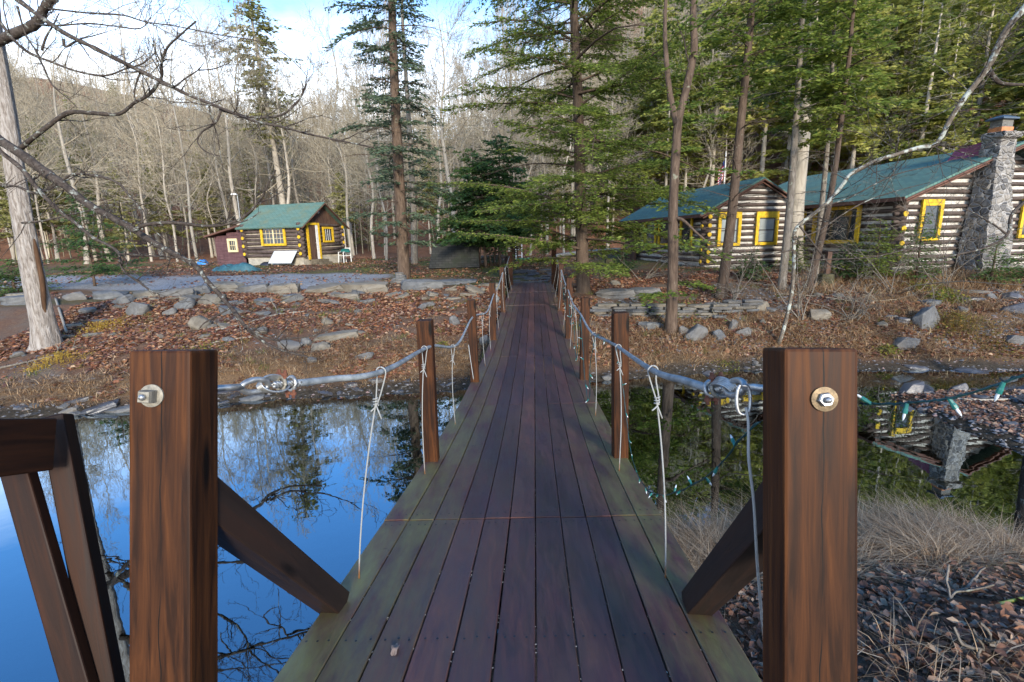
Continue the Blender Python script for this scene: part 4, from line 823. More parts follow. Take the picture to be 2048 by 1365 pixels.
# flag beyond the wing roof
fp = atY(1440, 500, 27.5); fg = thing('flagpole', 'flagpole with drooping striped flag behind the log house wing', 'flagpole', (fp[0], fp[1], float(H(fp[0], fp[1]))))
mb = MB(); mb.tube([[0, 0, -0.2], [0, 0, 2], [0, 0, 5.3]], [0.035, 0.03, 0.02], 8); mb.build('pole', M['white'], fg)
t = NT('striped_flag'); sx = t.n("ShaderNodeSeparateXYZ"); t.l(t.coord("UV"), sx.inputs[0]); st_ = t.math('GREATER_THAN', t.math('FRACT', t.math('MULTIPLY', sx.outputs[1], 6.5)), 0.5)
c = t.mix(st_, (0.42, 0.035, 0.05), (0.6, 0.6, 0.6)); ct = t.math('MULTIPLY', t.math('LESS_THAN', sx.outputs[0], 0.42), t.math('GREATER_THAN', sx.outputs[1], 0.46)); c = t.mix(ct, c, (0.03, 0.05, 0.16)); t.col(c); t.rough(0.9, 0.1)
me_b = MB(); nu, nv = 12, 9; P = []; UVs = []
for a in range(nv + 1):
    for b in range(nu + 1):
        u_, v_ = b / nu, a / nv; P.append((-0.02 - 0.26 * u_ ** 0.9 + 0.03 * math.sin(u_ * 9 + v_ * 3), 0.10 * math.sin(u_ * 8 + v_), 4.9 - 0.85 * (1 - v_) - 0.55 * u_ ** 0.8)); UVs.append((u_, v_))
i = (np.arange(nv)[:, None] * (nu + 1) + np.arange(nu)[None]).reshape(-1); me_b.add(P, np.stack([i, i + 1, i + nu + 2, i + nu + 1], -1)); fo = me_b.build('flag', t.m, fg, smooth=True)
uv = fo.data.uv_layers.new(name="UVMap"); li = np.zeros(len(fo.data.loops), np.int32); fo.data.loops.foreach_get("vertex_index", li); uv.data.foreach_set("uv", np.array(UVs, np.float32)[li].ravel())

# ------------------------------------------------------------------ A-frame shelter, stumps, ladder and odds and ends
a0 = G(858, 541); a1_ = G(955, 541); a1_[1] = a0[1] + 0.15; wA = np.linalg.norm((a1_ - a0)[:2]); za = float(H(a0[0], a0[1]))
af = thing('a_frame_shelter', 'low dark shingled a-frame shelter on the lawn', 'shelter', (a0[0], a0[1], za), math.atan2(a1_[1] - a0[1], a1_[0] - a0[0]))
hA = 1.42
roof_mesh((0.20, 0.95, hA), (wA - 0.03, 0.95, hA), (0.0, 0, 0.10), (wA, 0, 0.10), (0.0, 1.9, 0.10), (wA, 1.9, 0.10), 0.05, 'roofA', af)
mb = MB(); mb.add([[wA - 0.10, 0.12, 0], [wA - 0.10, 1.78, 0], [wA - 0.13, 0.95, hA - 0.12], [wA - 0.14, 0.12, 0], [wA - 0.14, 1.78, 0], [wA - 0.17, 0.95, hA - 0.12]], [[0, 1, 2, 2], [5, 4, 3, 3]]); mb.build('end_wall', M['oldwood'], af)
mb = MB(); mb.box((wA / 2, 0.95, 0.0), (wA - 0.25, 1.65, 0.22)); mb.build('base', M['brace'], af)
mb = MB(); mb.bar((wA + 0.012, 0.0, 0.06), (wA - 0.02, 0.95, hA - 0.03), 0.03, 0.10, (1, 0, 0)); mb.bar((wA + 0.012, 1.9, 0.06), (wA - 0.02, 0.95, hA - 0.03), 0.03, 0.10, (1, 0, 0)); mb.build('rake_board', M['brace'], af)
def stump_post(px, yb, w_px, post_top, label, lean=0.0, moss=(0.06, 0.06, 0.025)):
    p = G(px, yb); d = depth(p); s_ = d / FPX; o = thing('stump', label, 'stump', tuple(p)); r = np.random.default_rng(int(px)); k = 12; m_ = MB(); V = []
    for (f_, z_) in ((1.15, -0.1), (1.02, 0.03), (0.95, 0.14), (0.93, w_px * s_ * 0.75), (0.80, w_px * s_ * 0.80), (0.0, w_px * s_ * 0.81)):
        an = np.arange(k) * 2 * math.pi / k; rr = w_px * s_ / 2 * f_ * (1 + 0.10 * np.sin(an * 5 + 1)) ; V.append(np.stack([rr * np.cos(an), rr * np.sin(an), an * 0 + z_], -1))
    V = np.array(V); n = len(V); i = np.arange(n - 1)[:, None] * k; j = np.arange(k)[None]; j2 = (j + 1) % k; m_.add(V.reshape(-1, 3), np.stack([i + j, i + j2, i + k + j2, i + k + j], -1).reshape(-1, 4))
    m_.build('stump_body', m_bark('mossy_stump', [(0.3, (0.03, 0.027, 0.015)), (0.6, (0.085, 0.08, 0.04)), (0.8, (0.15, 0.13, 0.09))], (6, 6, 3)), o, smooth=False)
    if post_top:
        h_ = (yb - post_top) * s_; m_ = MB(); m_.box((0, 0, 0), (0.13, 0.13, h_ - w_px * s_ * 0.7)); m_.build('post', M['oldwood'], o, loc=(lean, 0, (h_ + w_px * s_ * 0.7) / 2))
    return o
stump_post(1089, 531, 17, 468, 'mossy stump carrying a slim brown post, beyond the bridge end')
stump_post(1219, 534, 20, None, 'bare grey stump left of the log house wing')
stump_post(1651, 572, 30, 505, 'mossy block with a thin dark post in front of the log house')
# white ladder leaning on a tree, green net heap
p = G(1038, 519); ld = thing('ladder', 'white ladder standing upright against a pale tree trunk', 'ladder', tuple(p)); s_ = depth(p) / FPX; wl = 12 * s_; hl = 78 * s_
for xx in (-wl / 2, wl / 2):
    mb = MB(); mb.bar((xx, 0, -0.05), (xx, 0.5, hl), 0.07, 0.10, (0, 1, 0)); mb.build('side_rail', M['white'], ld)
for k in range(7):
    mb = MB(); f_ = (k + 0.7) / 7.2; mb.tube([[-wl / 2, 0.5 * f_, hl * f_], [wl / 2, 0.5 * f_, hl * f_]], 0.03, 6); mb.build('rung', M['white'], ld)
def heap(name, px, yb, wpx, hpx, label, cat, mat, seed, dpt=0.6, rough=0.25):
    p = G(px, yb); s_ = depth(p) / FPX; nu, nv = 34, 18; r = np.random.default_rng(seed); V = []
    for a in range(nv + 1):
        for b in range(nu + 1):
            u_ = b / nu * 2 - 1; v_ = a / nv * 2 - 1; e = max(0.0, 1 - u_ ** 4 - abs(v_) ** 2.5) ** 0.6; xx = u_ * wpx * s_ / 2; yy = v_ * wpx * s_ / 2 * dpt
            hh = hpx * s_ * e * (0.75 + 3.0 * rough * float(fbm(xx * 1.0 + seed, yy, 1.7, seed))); V.append((xx, yy, hh - 0.04 * (e == 0)))
    i = (np.arange(nv)[:, None] * (nu + 1) + np.arange(nu)[None]).reshape(-1); m_ = MB(); m_.add(V, np.stack([i, i + 1, i + nu + 2, i + nu + 1], -1)); o = m_.build(name, mat, smooth=True, loc=(p[0], p[1] + wpx * s_ / 2 * dpt, p[2])); return tag(o, label, cat)
heap('net_heap', 1047, 522, 36, 9, 'bright green net lying in a low heap beside the white ladder', 'net', m_plain('green_net', (0.015, 0.22, 0.11), 0.7, 0.3, 0.35, 12), 3, 0.5, 0.5)
t_tarp = m_plain('blue_green_tarp', (0.035, 0.105, 0.125), 0.5, 0.4, 0.4, 4)
heap('tarp_heap', 462, 543, 96, 19, 'crumpled blue green tarp heap on the gravel in front of the shed', 'tarp', t_tarp, 8, 0.45, 0.6)
heap('bag', 528, 532, 21, 9, 'small black bag on the ground by the leaning white panel', 'bag', m_plain('black_plastic', (0.02, 0.02, 0.025), 0.35, 0.5, 0.3, 6), 9, 0.7, 0.5)
heap('tarp_heap', 402, 530, 22, 15, 'bright blue and white tarp bundle with sticks left of the shed', 'tarp', m_plain('bright_blue_tarp', (0.03, 0.18, 0.48), 0.45, 0.4, 0.5, 5), 12, 0.6, 0.9)
# white panel leaning on the cabin
R20 = np.array([[math.cos(ang), -math.sin(ang), 0], [math.sin(ang), math.cos(ang), 0], [0, 0, 1]])
def onc(x, y, z): return R20 @ np.array([x, y, z]) + np.array([c0[0], c0[1], zb])
mb = MB(); pts = [onc(-2.05, -0.62, -0.02), onc(-0.35, -0.62, -0.02), onc(-0.22, -0.20, 0.66), onc(-1.92, -0.20, 0.66)]; off = R20 @ np.array([0, 0.03, 0.02]); mb.hexa(np.concatenate([pts, np.array(pts) + off]))
tag(mb.build('panel', m_plain('white_panel', (0.48, 0.50, 0.50), 0.5, 0.4, 0.06, 3)), 'white flat panel leaning against the front of the small cabin', 'panel')
# chairs by the gable
cc = onc(0.75, 2.75, 0); chm = thing('garden_chair', 'white plastic garden chair with green cushion by the cabin gable', 'chair', (cc[0], cc[1], float(H(cc[0], cc[1]))), ang - 0.3)
zc = zb - float(H(cc[0], cc[1]))
for xx, yy, hh in ((-0.25, -0.25, 0.66), (0.25, -0.25, 0.66), (-0.25, 0.25, 0.9), (0.25, 0.25, 0.9)):
    mb = MB(); mb.tube([[xx * 1.1, yy * 1.1, -0.05], [xx, yy, hh]], 0.03, 6); mb.build('leg', M['white'], chm)
mb = MB(); mb.box((0, 0, 0.44), (0.52, 0.5, 0.04)); mb.build('seat', M['white'], chm)
mb = MB(); mb.box((0, 0.27, 0.72), (0.5, 0.04, 0.42)); mb.build('backrest', M['white'], chm)
for xx in (-0.27, 0.27):
    mb = MB(); mb.box((xx, 0, 0.67), (0.05, 0.52, 0.03)); mb.build('armrest', M['white'], chm)
mb = MB(); mb.box((0.02, 0.02, 0.78), (0.62, 0.6, 0.16), taper=0.7); cu = tag(mb.build('cushion', m_plain('dark_teal_cushion', (0.01, 0.10, 0.09), 0.8, 0.2, 0.25, 7), loc=(cc[0], cc[1], float(H(cc[0], cc[1]))), bevel=0.05), 'dark teal cushion piled on the white garden chair', 'cushion'); cu.rotation_euler = (0.12, 0.1, 0.2)
# yard lamp
p = atY(487, 500, 36.0); pl = thing('yard_lamp', 'thin pole with a small white lamp behind the green cabin roof', 'lamp post', (p[0], p[1], float(H(p[0], p[1])))); hp = atY(487, 391, 36.0)[2] - float(H(p[0], p[1]))
mb = MB(); mb.tube([[0, 0, -0.2], [0.05, 0, hp]], 0.03, 7); mb.build('pole', M['steel'], pl); mb = MB(); mb.box((-0.12, -0.1, hp + 0.08), (0.42, 0.2, 0.10), taper=0.6); mb.build('lamp_head', M['white'], pl)
# ------------------------------------------------------------------ trees
def unit(v): return v / (np.linalg.norm(v, axis=-1, keepdims=True) + 1e-9)
def conifer(path, r0, r1, zlo, prof, nb, seed, L=0.12, Wd=0.045, step=0.05, tw=0.16, droop=0.10, elev=(0.05, 0.35), up_n=0.85, ksides=9, dead=0, dead_len=1.0, skip=0.0, flare=1.25, twl=0.40, bare=0.10, irr=(0.45, 1.25)):
    """needled tree grown on a trunk path in local space; returns (wood, needles)"""
    r = np.random.default_rng(seed); P = smooth_path(path, 5); z = P[:, 2]; n = len(P); wood, fol = MB(), MB()
    rad = np.interp(z, [z[0], z[0] + 0.5, z[-1]], [r0 * flare, r0, r1]); wood.tube(P, rad, ksides)
    at_ = lambda zz: np.array([np.interp(zz, z, P[:, k]) for k in range(3)])
    ztop = z[-1]; Q0, Q1, R0, R1 = [], [], [], []; C, D, LL = [], [], []
    az = r.uniform(0, 6.28)
    for b in range(nb + dead):
        isd = b >= nb
        f = r.uniform(0.0, 1.0) if not isd else r.uniform(0, 1); zz = zlo + (ztop - zlo) * (b + r.uniform(0, 1)) / nb if not isd else z[0] + 1.2 + (zlo + (ztop - zlo) * 0.6 - z[0] - 1.2) * f
        az += 2.4 + r.uniform(-.5, .5); f = (zz - zlo) / (ztop - zlo); Lb = prof(max(0, f)) * r.uniform(*irr) if not isd else dead_len * r.uniform(0.4, 1.1)
        if Lb < 0.08: continue
        s0 = at_(zz); d = np.array([math.cos(az), math.sin(az), 0.0]); e = r.uniform(*elev); ss = np.linspace(0, 1, 7) * Lb; wob = np.cumsum(r.normal(0, 0.05 * Lb / 3, 7))
        sd_ = np.array([-d[1], d[0], 0]); Bp = s0 + d * ss[:, None] + sd_ * wob[:, None] + np.array([0, 0, 1.0]) * (ss * math.tan(e) - droop * r.uniform(0.2, 2.0) * ss ** 2)[:, None]
        bare_ = r.random() < bare; rb = np.linspace(max(0.006, 0.011 * Lb + 0.004), 0.004, 7); Q0.append(Bp[:-1]); Q1.append(Bp[1:]); R0.append(rb[:-1]); R1.append(rb[1:])
        nt_ = max(2, int(Lb / tw))
        for s in np.linspace(0.12 if not isd else 0.25, 1.0, nt_):
            for sg in (-1, 1):
                if r.random() < skip: continue
                tl = (twl * Lb * (1.08 - s) + 0.12) * r.uniform(0.6, 1.15); p = np.array([np.interp(s * Lb, ss, Bp[:, k]) for k in range(3)]); a = sg * r.uniform(0.5, 1.2)
                td = np.array([d[0] * math.cos(a) - d[1] * math.sin(a), d[0] * math.sin(a) + d[1] * math.cos(a), r.uniform(-0.30, 0.10)]); q = p + td * tl
                Q0.append(p[None]); Q1.append(q[None]); R0.append([0.005]); R1.append([0.0025])
                if isd or bare_: continue
                m = max(2, int(tl / step)); t = r.uniform(0.05, 1.05, m); cc = p + td * (t * tl)[:, None] + r.normal(0, 0.018 + L * 0.10, (m, 3)) * np.array([1, 1, 0.9])
                aa = r.uniform(-0.8, 0.8, m); dd = np.stack([td[0] * np.cos(aa) - td[1] * np.sin(aa), td[0] * np.sin(aa) + td[1] * np.cos(aa), td[2] + r.uniform(-.35, .15, m)], -1)
                C.append(cc); D.append(dd); LL.append(L * r.uniform(0.6, 1.25, m))
    wood.segs(np.concatenate(Q0), np.concatenate(Q1), np.concatenate(R0), np.concatenate(R1), 3)
    if C:
        C = np.concatenate(C); D = np.concatenate(D); LL = np.concatenate(LL); Nn = unit(np.stack([r.normal(0, up_n, len(C)), r.normal(0, up_n, len(C)), np.ones(len(C))], -1)); fol.cards(C, D, Nn, LL, Wd * r.uniform(0.7, 1.3, len(C)))
    return wood, fol
RMIN = 0.003
def grow(wood, segs, p, d, L, r0, lvl, r, up=0.25, wig=0.22, kids=(9, 6, 4), thin=0.012, ratio=(0.35, 0.65), ang=(0.5, 1.0)):
    n = max(4, int(L / 0.5)) if L > 1.5 else 4; P = [p]; dd = d.copy()
    for k in range(n):
        dd = dd + r.normal(0, wig, 3) / math.sqrt(n) * 1.2; dd[2] += up / n; dd /= np.linalg.norm(dd); P.append(P[-1] + dd * L / n)
    P = np.array(P); rr = np.linspace(r0, max(0.003, r0 * 0.25), n + 1)
    if r0 > thin: wood.tube(P, np.maximum(rr, RMIN), 6 if r0 > 0.04 else 4, cap=False)
    else: segs.append((P[:-1], P[1:], np.maximum(rr[:-1], RMIN), np.maximum(rr[1:], RMIN * 0.7)))
    if lvl <= 0: return
    nk = kids[-lvl] if lvl <= len(kids) else kids[0]; nk = max(2, int(nk * r.uniform(0.8, 1.25)))
    for k in range(nk):
        s = 0.2 + 0.8 * (k + r.random()) / nk; i = min(n - 1, int(s * n)); f = s * n - i; q = P[i] * (1 - f) + P[i + 1] * f if i < n else P[-1]
        t = unit(P[min(i + 1, n)] - P[i]); a = r.uniform(*ang); ph = r.uniform(0, 6.28); x = unit(np.cross(t, [0.2, 0.3, 0.9])); y = np.cross(t, x)
        nd = t * math.cos(a) + (x * math.cos(ph) + y * math.sin(ph)) * math.sin(a); grow(wood, segs, q, nd, L * r.uniform(*ratio) * (1.15 - 0.45 * s), max(0.003, r0 * (1 - 0.65 * s) * 0.55), lvl - 1, r, up, wig, kids, thin, ratio, ang)
def bare_tree(path, r0, r1, zlo, nprim, seed, reach, lvl=2, up=0.5, elev=(0.3, 0.9), kids=(7, 5, 4), ksides=9, flare=1.35, thin=0.012):
    r = np.random.default_rng(seed); P = smooth_path(path, 5); z = P[:, 2]; tr, cr_ = MB(), MB(); segs = []
    rad = np.interp(z, [z[0], z[0] + 0.35, z[0] + 0.9, z[-1]], [r0 * flare, r0 * 1.06, r0, r1]); tr.tube(P, rad * (1 + 0.04 * np.sin(z * 3.1)), ksides)
    az = r.uniform(0, 6.28)
    for b in range(nprim):
        zz = zlo + (z[-1] - zlo) * (b + r.random()) / nprim; az += 2.4 + r.uniform(-.6, .6); e = r.uniform(*elev); f = (zz - zlo) / (z[-1] - zlo); p = np.array([np.interp(zz, z, P[:, k]) for k in range(3)])
        grow(cr_, segs, p, np.array([math.cos(az) * math.cos(e), math.sin(az) * math.cos(e), math.sin(e)]), reach * (1.05 - 0.62 * f) * r.uniform(0.6, 1.15), float(np.interp(zz, z, rad)) * r.uniform(0.25, 0.45), lvl, r, up, 0.28, kids, thin)
    if segs: cr_.segs(np.concatenate([s[0] for s in segs]), np.concatenate([s[1] for s in segs]), np.concatenate([s[2] for s in segs]), np.concatenate([s[3] for s in segs]), 3)
    return tr, cr_
def pxpath(base, pts, extra=()):
    """trunk path in local space: base point, then picture points at the base's distance"""
    P = [np.zeros(3)] + [atY(x, y, base[1]) - base for (x, y) in pts]; P += [P[-1] + np.asarray(e, float) for e in extra]; P[0] = P[0] - np.array([0, 0, 0.25]); return P
def put(name, label, cat, base, tr, cr_, mt, mc, group=None, crown='crown', smooth_c=False):
    o = thing(name, label, cat, tuple(base), 0, group); tr.build('trunk', mt, o, smooth=True)
    if cr_ is not None and cr_.n: cr_.build(crown, mc, o, smooth=smooth_c)
    return o
# ---- the named trees
# spruce on the left bank edge
b = G(808, 556); sp_b = b
tr, fo = conifer(pxpath(b, [(800, 400), (791, 220), (785, 60), (781, -60)], [(0, 0, 4.5), (0, 0, 9)]), 0.27, 0.03, 1.35, lambda f: 3.1 * min(1, 0.6 + 1.2 * f) * (1.03 - f) ** 0.6, 130, 3, L=0.17, Wd=0.055, step=0.034, tw=0.15, droop=0.085, elev=(-0.12, 0.22), dead=26, dead_len=1.7, skip=0.12)
put('spruce_tree', 'tall blue green spruce with straight brown trunk at the left bank edge', 'tree', b, tr, fo, M['bark_brown'], M['spruce'])
b = G(829, 528); tr, fo = conifer(pxpath(b, [(826, 400), (818, 250), (806, 60), (803, -20)], [(0, 0, 4)]), 0.20, 0.03, 3.4, lambda f: 2.0 * (1.03 - f) ** 0.6, 70, 4, L=0.17, Wd=0.055, step=0.045, tw=0.16, droop=0.09, dead=20, dead_len=1.2, skip=0.2)
put('spruce_tree', 'slimmer grey trunked spruce standing just behind the tall bank spruce', 'tree', b, tr, fo, M['bark_grey'], M['spruce'])
# big hemlock right of the bridge end
b = G(1168, 585)
tr, fo = conifer(pxpath(b, [(1162, 430), (1158, 260), (1152, 100), (1146, -40)], [(-0.1, 0, 4), (-0.1, 0, 8)]), 0.22, 0.03, 0.9, lambda f: 5.2 * min(1, 0.66 + 1.4 * f) * (1.04 - f) ** 0.6, 165, 8, L=0.105, Wd=0.034, step=0.020, tw=0.13, droop=0.045, elev=(-0.15, 0.45), dead=12, dead_len=2.2, skip=0.12, twl=0.30)
put('hemlock_tree', 'wide feathery green hemlock with brown trunk right of the bridge end', 'tree', b, tr, fo, M['bark_brown'], M['hemlock'])
# forked bare tree with hemlock sprays, right bank
b = G(1342, 668); P = pxpath(b, [(1346, 520), (1346, 420), (1352, 300), (1357, 240), (1372, 180), (1388, 100), (1386, 30), (1392, -60)], [(0.1, 0, 2.2), (0.0, 0, 4.5)])
tr, cr_ = bare_tree(P, 0.145, 0.02, 5.2, 10, 5, 1.6, 1, kids=(5, 4)); r = np.random.default_rng(2)
fk = [atY(1354, 250, b[1]) - b, atY(1340, 190, b[1]) - b, atY(1332, 110, b[1]) - b, atY(1330, 40, b[1] + .1) - b, atY(1334, -60, b[1] + .2) - b]; tr.tube(smooth_path(fk + [fk[-1] + np.array([-.1, 0, 2.5])], 5), np.linspace(0.085, 0.02, 26), 8)
tr.tube(smooth_path([atY(1346, 437, b[1]) - b, atY(1365, 440, b[1] - .2) - b, atY(1392, 465, b[1] - .4) - b, atY(1420, 488, b[1] - .5) - b, atY(1440, 500, b[1] - .6) - b], 4), np.linspace(0.05, 0.012, 17), 6)
o = put('forked_tree', 'brown trunk forking high up on the right bank', 'tree', b, tr, cr_, M['bark_brown'], M['bark_dark'])
_, fo = conifer([np.array([0, 0, 1.0]), np.array([0.02, 0, 4]), np.array([0.1, 0, 9.0])], 0.001, 0.001, 0.9, lambda f: 1.6 * (1.05 - 0.6 * f), 40, 31, L=0.13, Wd=0.05, step=0.03, tw=0.15, skip=0.3, droop=0.1, elev=(-0.1, 0.3)); fo.build('foliage', M['hemlock'], o)
# reddish spruce trunk with dead twigs
b = G(1440, 598); tr, fo = conifer(pxpath(b, [(1462, 440), (1480, 260), (1497, 90), (1509, -30)], [(0.25, 0, 3), (0.4, 0, 6)]), 0.155, 0.03, 5.6, lambda f: 1.9 * (1.03 - f) ** 0.6, 60, 12, L=0.17, Wd=0.065, step=0.032, tw=0.14, dead=46, dead_len=1.5, skip=0.2)
put('spruce_tree', 'dark reddish spruce trunk with dead side twigs before the wing gable', 'tree', b, tr, fo, M['bark_brown'], M['hemlock'])
# grey trunks before the main house
b = G(1562, 582); tr, fo = conifer(pxpath(b, [(1577, 440), (1590, 270), (1601, 100), (1607, 20)], [(0.2, 0, 4)]), 0.12, 0.03, 4.9, lambda f: 1.7 * (1.02 - f) ** 0.5, 60, 13, L=0.17, Wd=0.065, step=0.032, tw=0.14, dead=16, dead_len=1.1, skip=0.15)
put('hemlock_tree', 'slender grey hemlock trunk at the right corner of the wing', 'tree', b, tr, fo, M['bark_grey'], M['hemlock'])
b = G(1612, 585); tr, fo = conifer(pxpath(b, [(1640, 490), (1665, 370), (1682, 245), (1700, 100), (1709, 10)], [(0.3, 0, 3)]), 0.10, 0.025, 4.3, lambda f: 1.5 * (1.02 - f) ** 0.5, 60, 14, L=0.17, Wd=0.065, step=0.032, tw=0.14, dead=16, dead_len=1.1, skip=0.15)
put('hemlock_tree', 'thin brown leaning hemlock before the broad picture window', 'tree', b, tr, fo, M['bark_brown'], M['hemlock'])
b = G(1630, 560); tr, fo = conifer(pxpath(b, [(1641, 440), (1654, 300), (1664, 150), (1668, 60)], [(0.2, 0, 3)]), 0.095, 0.025, 4.6, lambda f: 1.6 * (1.02 - f) ** 0.5, 60, 15, L=0.17, Wd=0.065, step=0.032, tw=0.14, dead=16, dead_len=1.1, skip=0.15)
put('hemlock_tree', 'thin pale grey hemlock standing left of the broad picture window', 'tree', b, tr, fo, M['bark_grey'], M['hemlock'])
b = atY(1588, 540, 19.3); b[2] = float(H(b[0], b[1])); tr, fo = conifer(pxpath(b, [(1590, 430), (1602, 310), (1615, 180), (1626, 40)], [(0.3, 0, 5)]), 0.33, 0.05, 6.2, lambda f: 2.6 * (1.02 - f) ** 0.5, 70, 16, L=0.2, Wd=0.075, step=0.04, tw=0.16, dead=6, dead_len=1.2, skip=0.15)
put('pine_tree', 'thick pale grey pine trunk between the wing and the main house', 'tree', b, tr, fo, M['bark_far'], M['hemlock'])
# bent sapling that arches to the upper right
b = G(1557, 690); L_ = [(1571, 645), (1583, 587), (1588, 530), (1588, 475), (1599, 450), (1650, 410), (1685, 370), (1700, 350), (1745, 325), (1790, 310), (1840, 295), (1873, 288), (1903, 235), (1930, 195), (1965, 150), (1984, 120), (2010, 65), (2050, 15), (2120, -60)]
P = [np.zeros(3)] + [atY(x, y, b[1] - 0.09 * k) - b for k, (x, y) in enumerate(L_)]; P = smooth_path(P, 4); tr, cr_ = MB(), MB(); tr.tube(P, np.interp(np.arange(len(P)), [0, 20, 45, len(P) - 1], [0.045, 0.040, 0.042, 0.066]), 8)
for pts, ra in (([(1975, 137), (1990, 158), (2008, 168), (2060, 170)], 0.055), ([(1873, 288), (1872, 292), (1880, 280)], 0.03), ([(1588, 480), (1640, 460), (1700, 420), (1760, 392), (1860, 365)], 0.018), ([(1650, 412), (1700, 395), (1790, 350), (1890, 325), (2060, 262)], 0.017), ([(1599, 452), (1640, 505), (1660, 530), (1690, 540)], 0.022), ([(1587, 500), (1560, 505), (1500, 513), (1465, 500)], 0.020), ([(1620, 520), (1740, 515), (1830, 496), (1960, 477), (2050, 455)], 0.016)):
    Q = smooth_path([atY(x, y, b[1] - 0.9) - b for (x, y) in pts], 4); cr_.tube(Q, np.linspace(ra, ra * 0.45, len(Q)), 6)
r = np.random.default_rng(9); sg = []
for k in range(46):
    q = P[int(r.uniform(0.15, 0.9) * len(P))]; d = unit(np.array([r.normal(0.4, 0.7), r.normal(-0.1, 0.5), r.normal(0.15, 0.6)])); grow(cr_, sg, q, d, r.uniform(0.5, 1.7), 0.012, 2, r, 0.2, 0.3, (5, 4), 0.010)
cr_.segs(*[np.concatenate([s[k] for s in sg]) for k in range(4)], 3)
put('leaning_tree', 'thin lichen covered tree arching from the right bank to the upper right', 'tree', b, tr, cr_, M['bark_lichen2'], M['bark_lichen'], crown='branches', smooth_c=True)
# limb hanging in at the far right
b = atD(2150, 470, 9.0); b[2] = float(H(b[0], b[1])); tr, cr_ = MB(), MB(); top = np.array([0.35, 0, 6.5]); tr.tube(smooth_path([np.array([0, 0, -.2]), np.array([0.1, 0, 2.5]), top], 5), np.linspace(0.16, 0.09, 11), 8)
for pts, ra in (([(2140, 330), (2090, 370), (2048, 405), (2022, 432), (2018, 462), (2002, 480), (1960, 499), (1905, 512), (1870, 525)], 0.035), ([(2012, 468), (1985, 448), (1945, 425), (1925, 418)], 0.018)):
    Q = smooth_path([atD(x, y, 9.0 + 0.0008 * (2140 - x)) - b for (x, y) in pts], 4); cr_.tube(Q, np.linspace(ra, ra * 0.4, len(Q)), 6)
put('bare_tree', 'dark bare limb hooking in from the right edge before the chimney', 'tree', b, tr, cr_, M['bark_lichen'], M['bark_lichen'], crown='branches', smooth_c=True)
# old pale tree on the left bank, with the long lichen covered limbs
b = G(88, 692); YB = b[1]; P = pxpath(b, [(88, 660), (76, 600), (60, 520), (44, 430), (28, 330), (16, 240), (2, 150), (-12, 60), (-25, -40)], [(-0.2, 0, 1.5)]); sc = depth(b) / FPX
Ps = smooth_path(P, 6); wid = np.interp(np.arange(len(Ps)) / (len(Ps) - 1), [0, 0.05, 0.12, 0.3, 0.5, 0.7, 1.0], [74, 47, 39, 35, 30, 25, 18]) * sc / 2; tr, cr_ = MB(), MB(); k = 22
T = unit(np.gradient(Ps, axis=0)); A = unit(np.cross(T, [0, 1.0, 0.02])); B_ = np.cross(T, A); an = np.arange(k) * 2 * math.pi / k; zz_ = Ps[:, 2]
mod = 1 + 0.075 * np.sin(an[None] * 4 + zz_[:, None] * 0.5) + 0.05 * np.sin(an[None] * 7 + 1 + zz_[:, None] * 0.9) + 0.10 * np.clip(0.8 - zz_[:, None], 0, 1) * np.sin(an[None] * 5 + 2)
V = Ps[:, None] + (wid[:, None] * mod)[..., None] * (np.cos(an)[None, :, None] * A[:, None] + np.sin(an)[None, :, None] * B_[:, None]); n = len(Ps); i = np.arange(n - 1)[:, None] * k; j = np.arange(k)[None]; j2 = (j + 1) % k
tr.add(V.reshape(-1, 3), np.stack([i + j, i + j2, i + k + j2, i + k + j], -1).reshape(-1, 4)[:, ::-1])
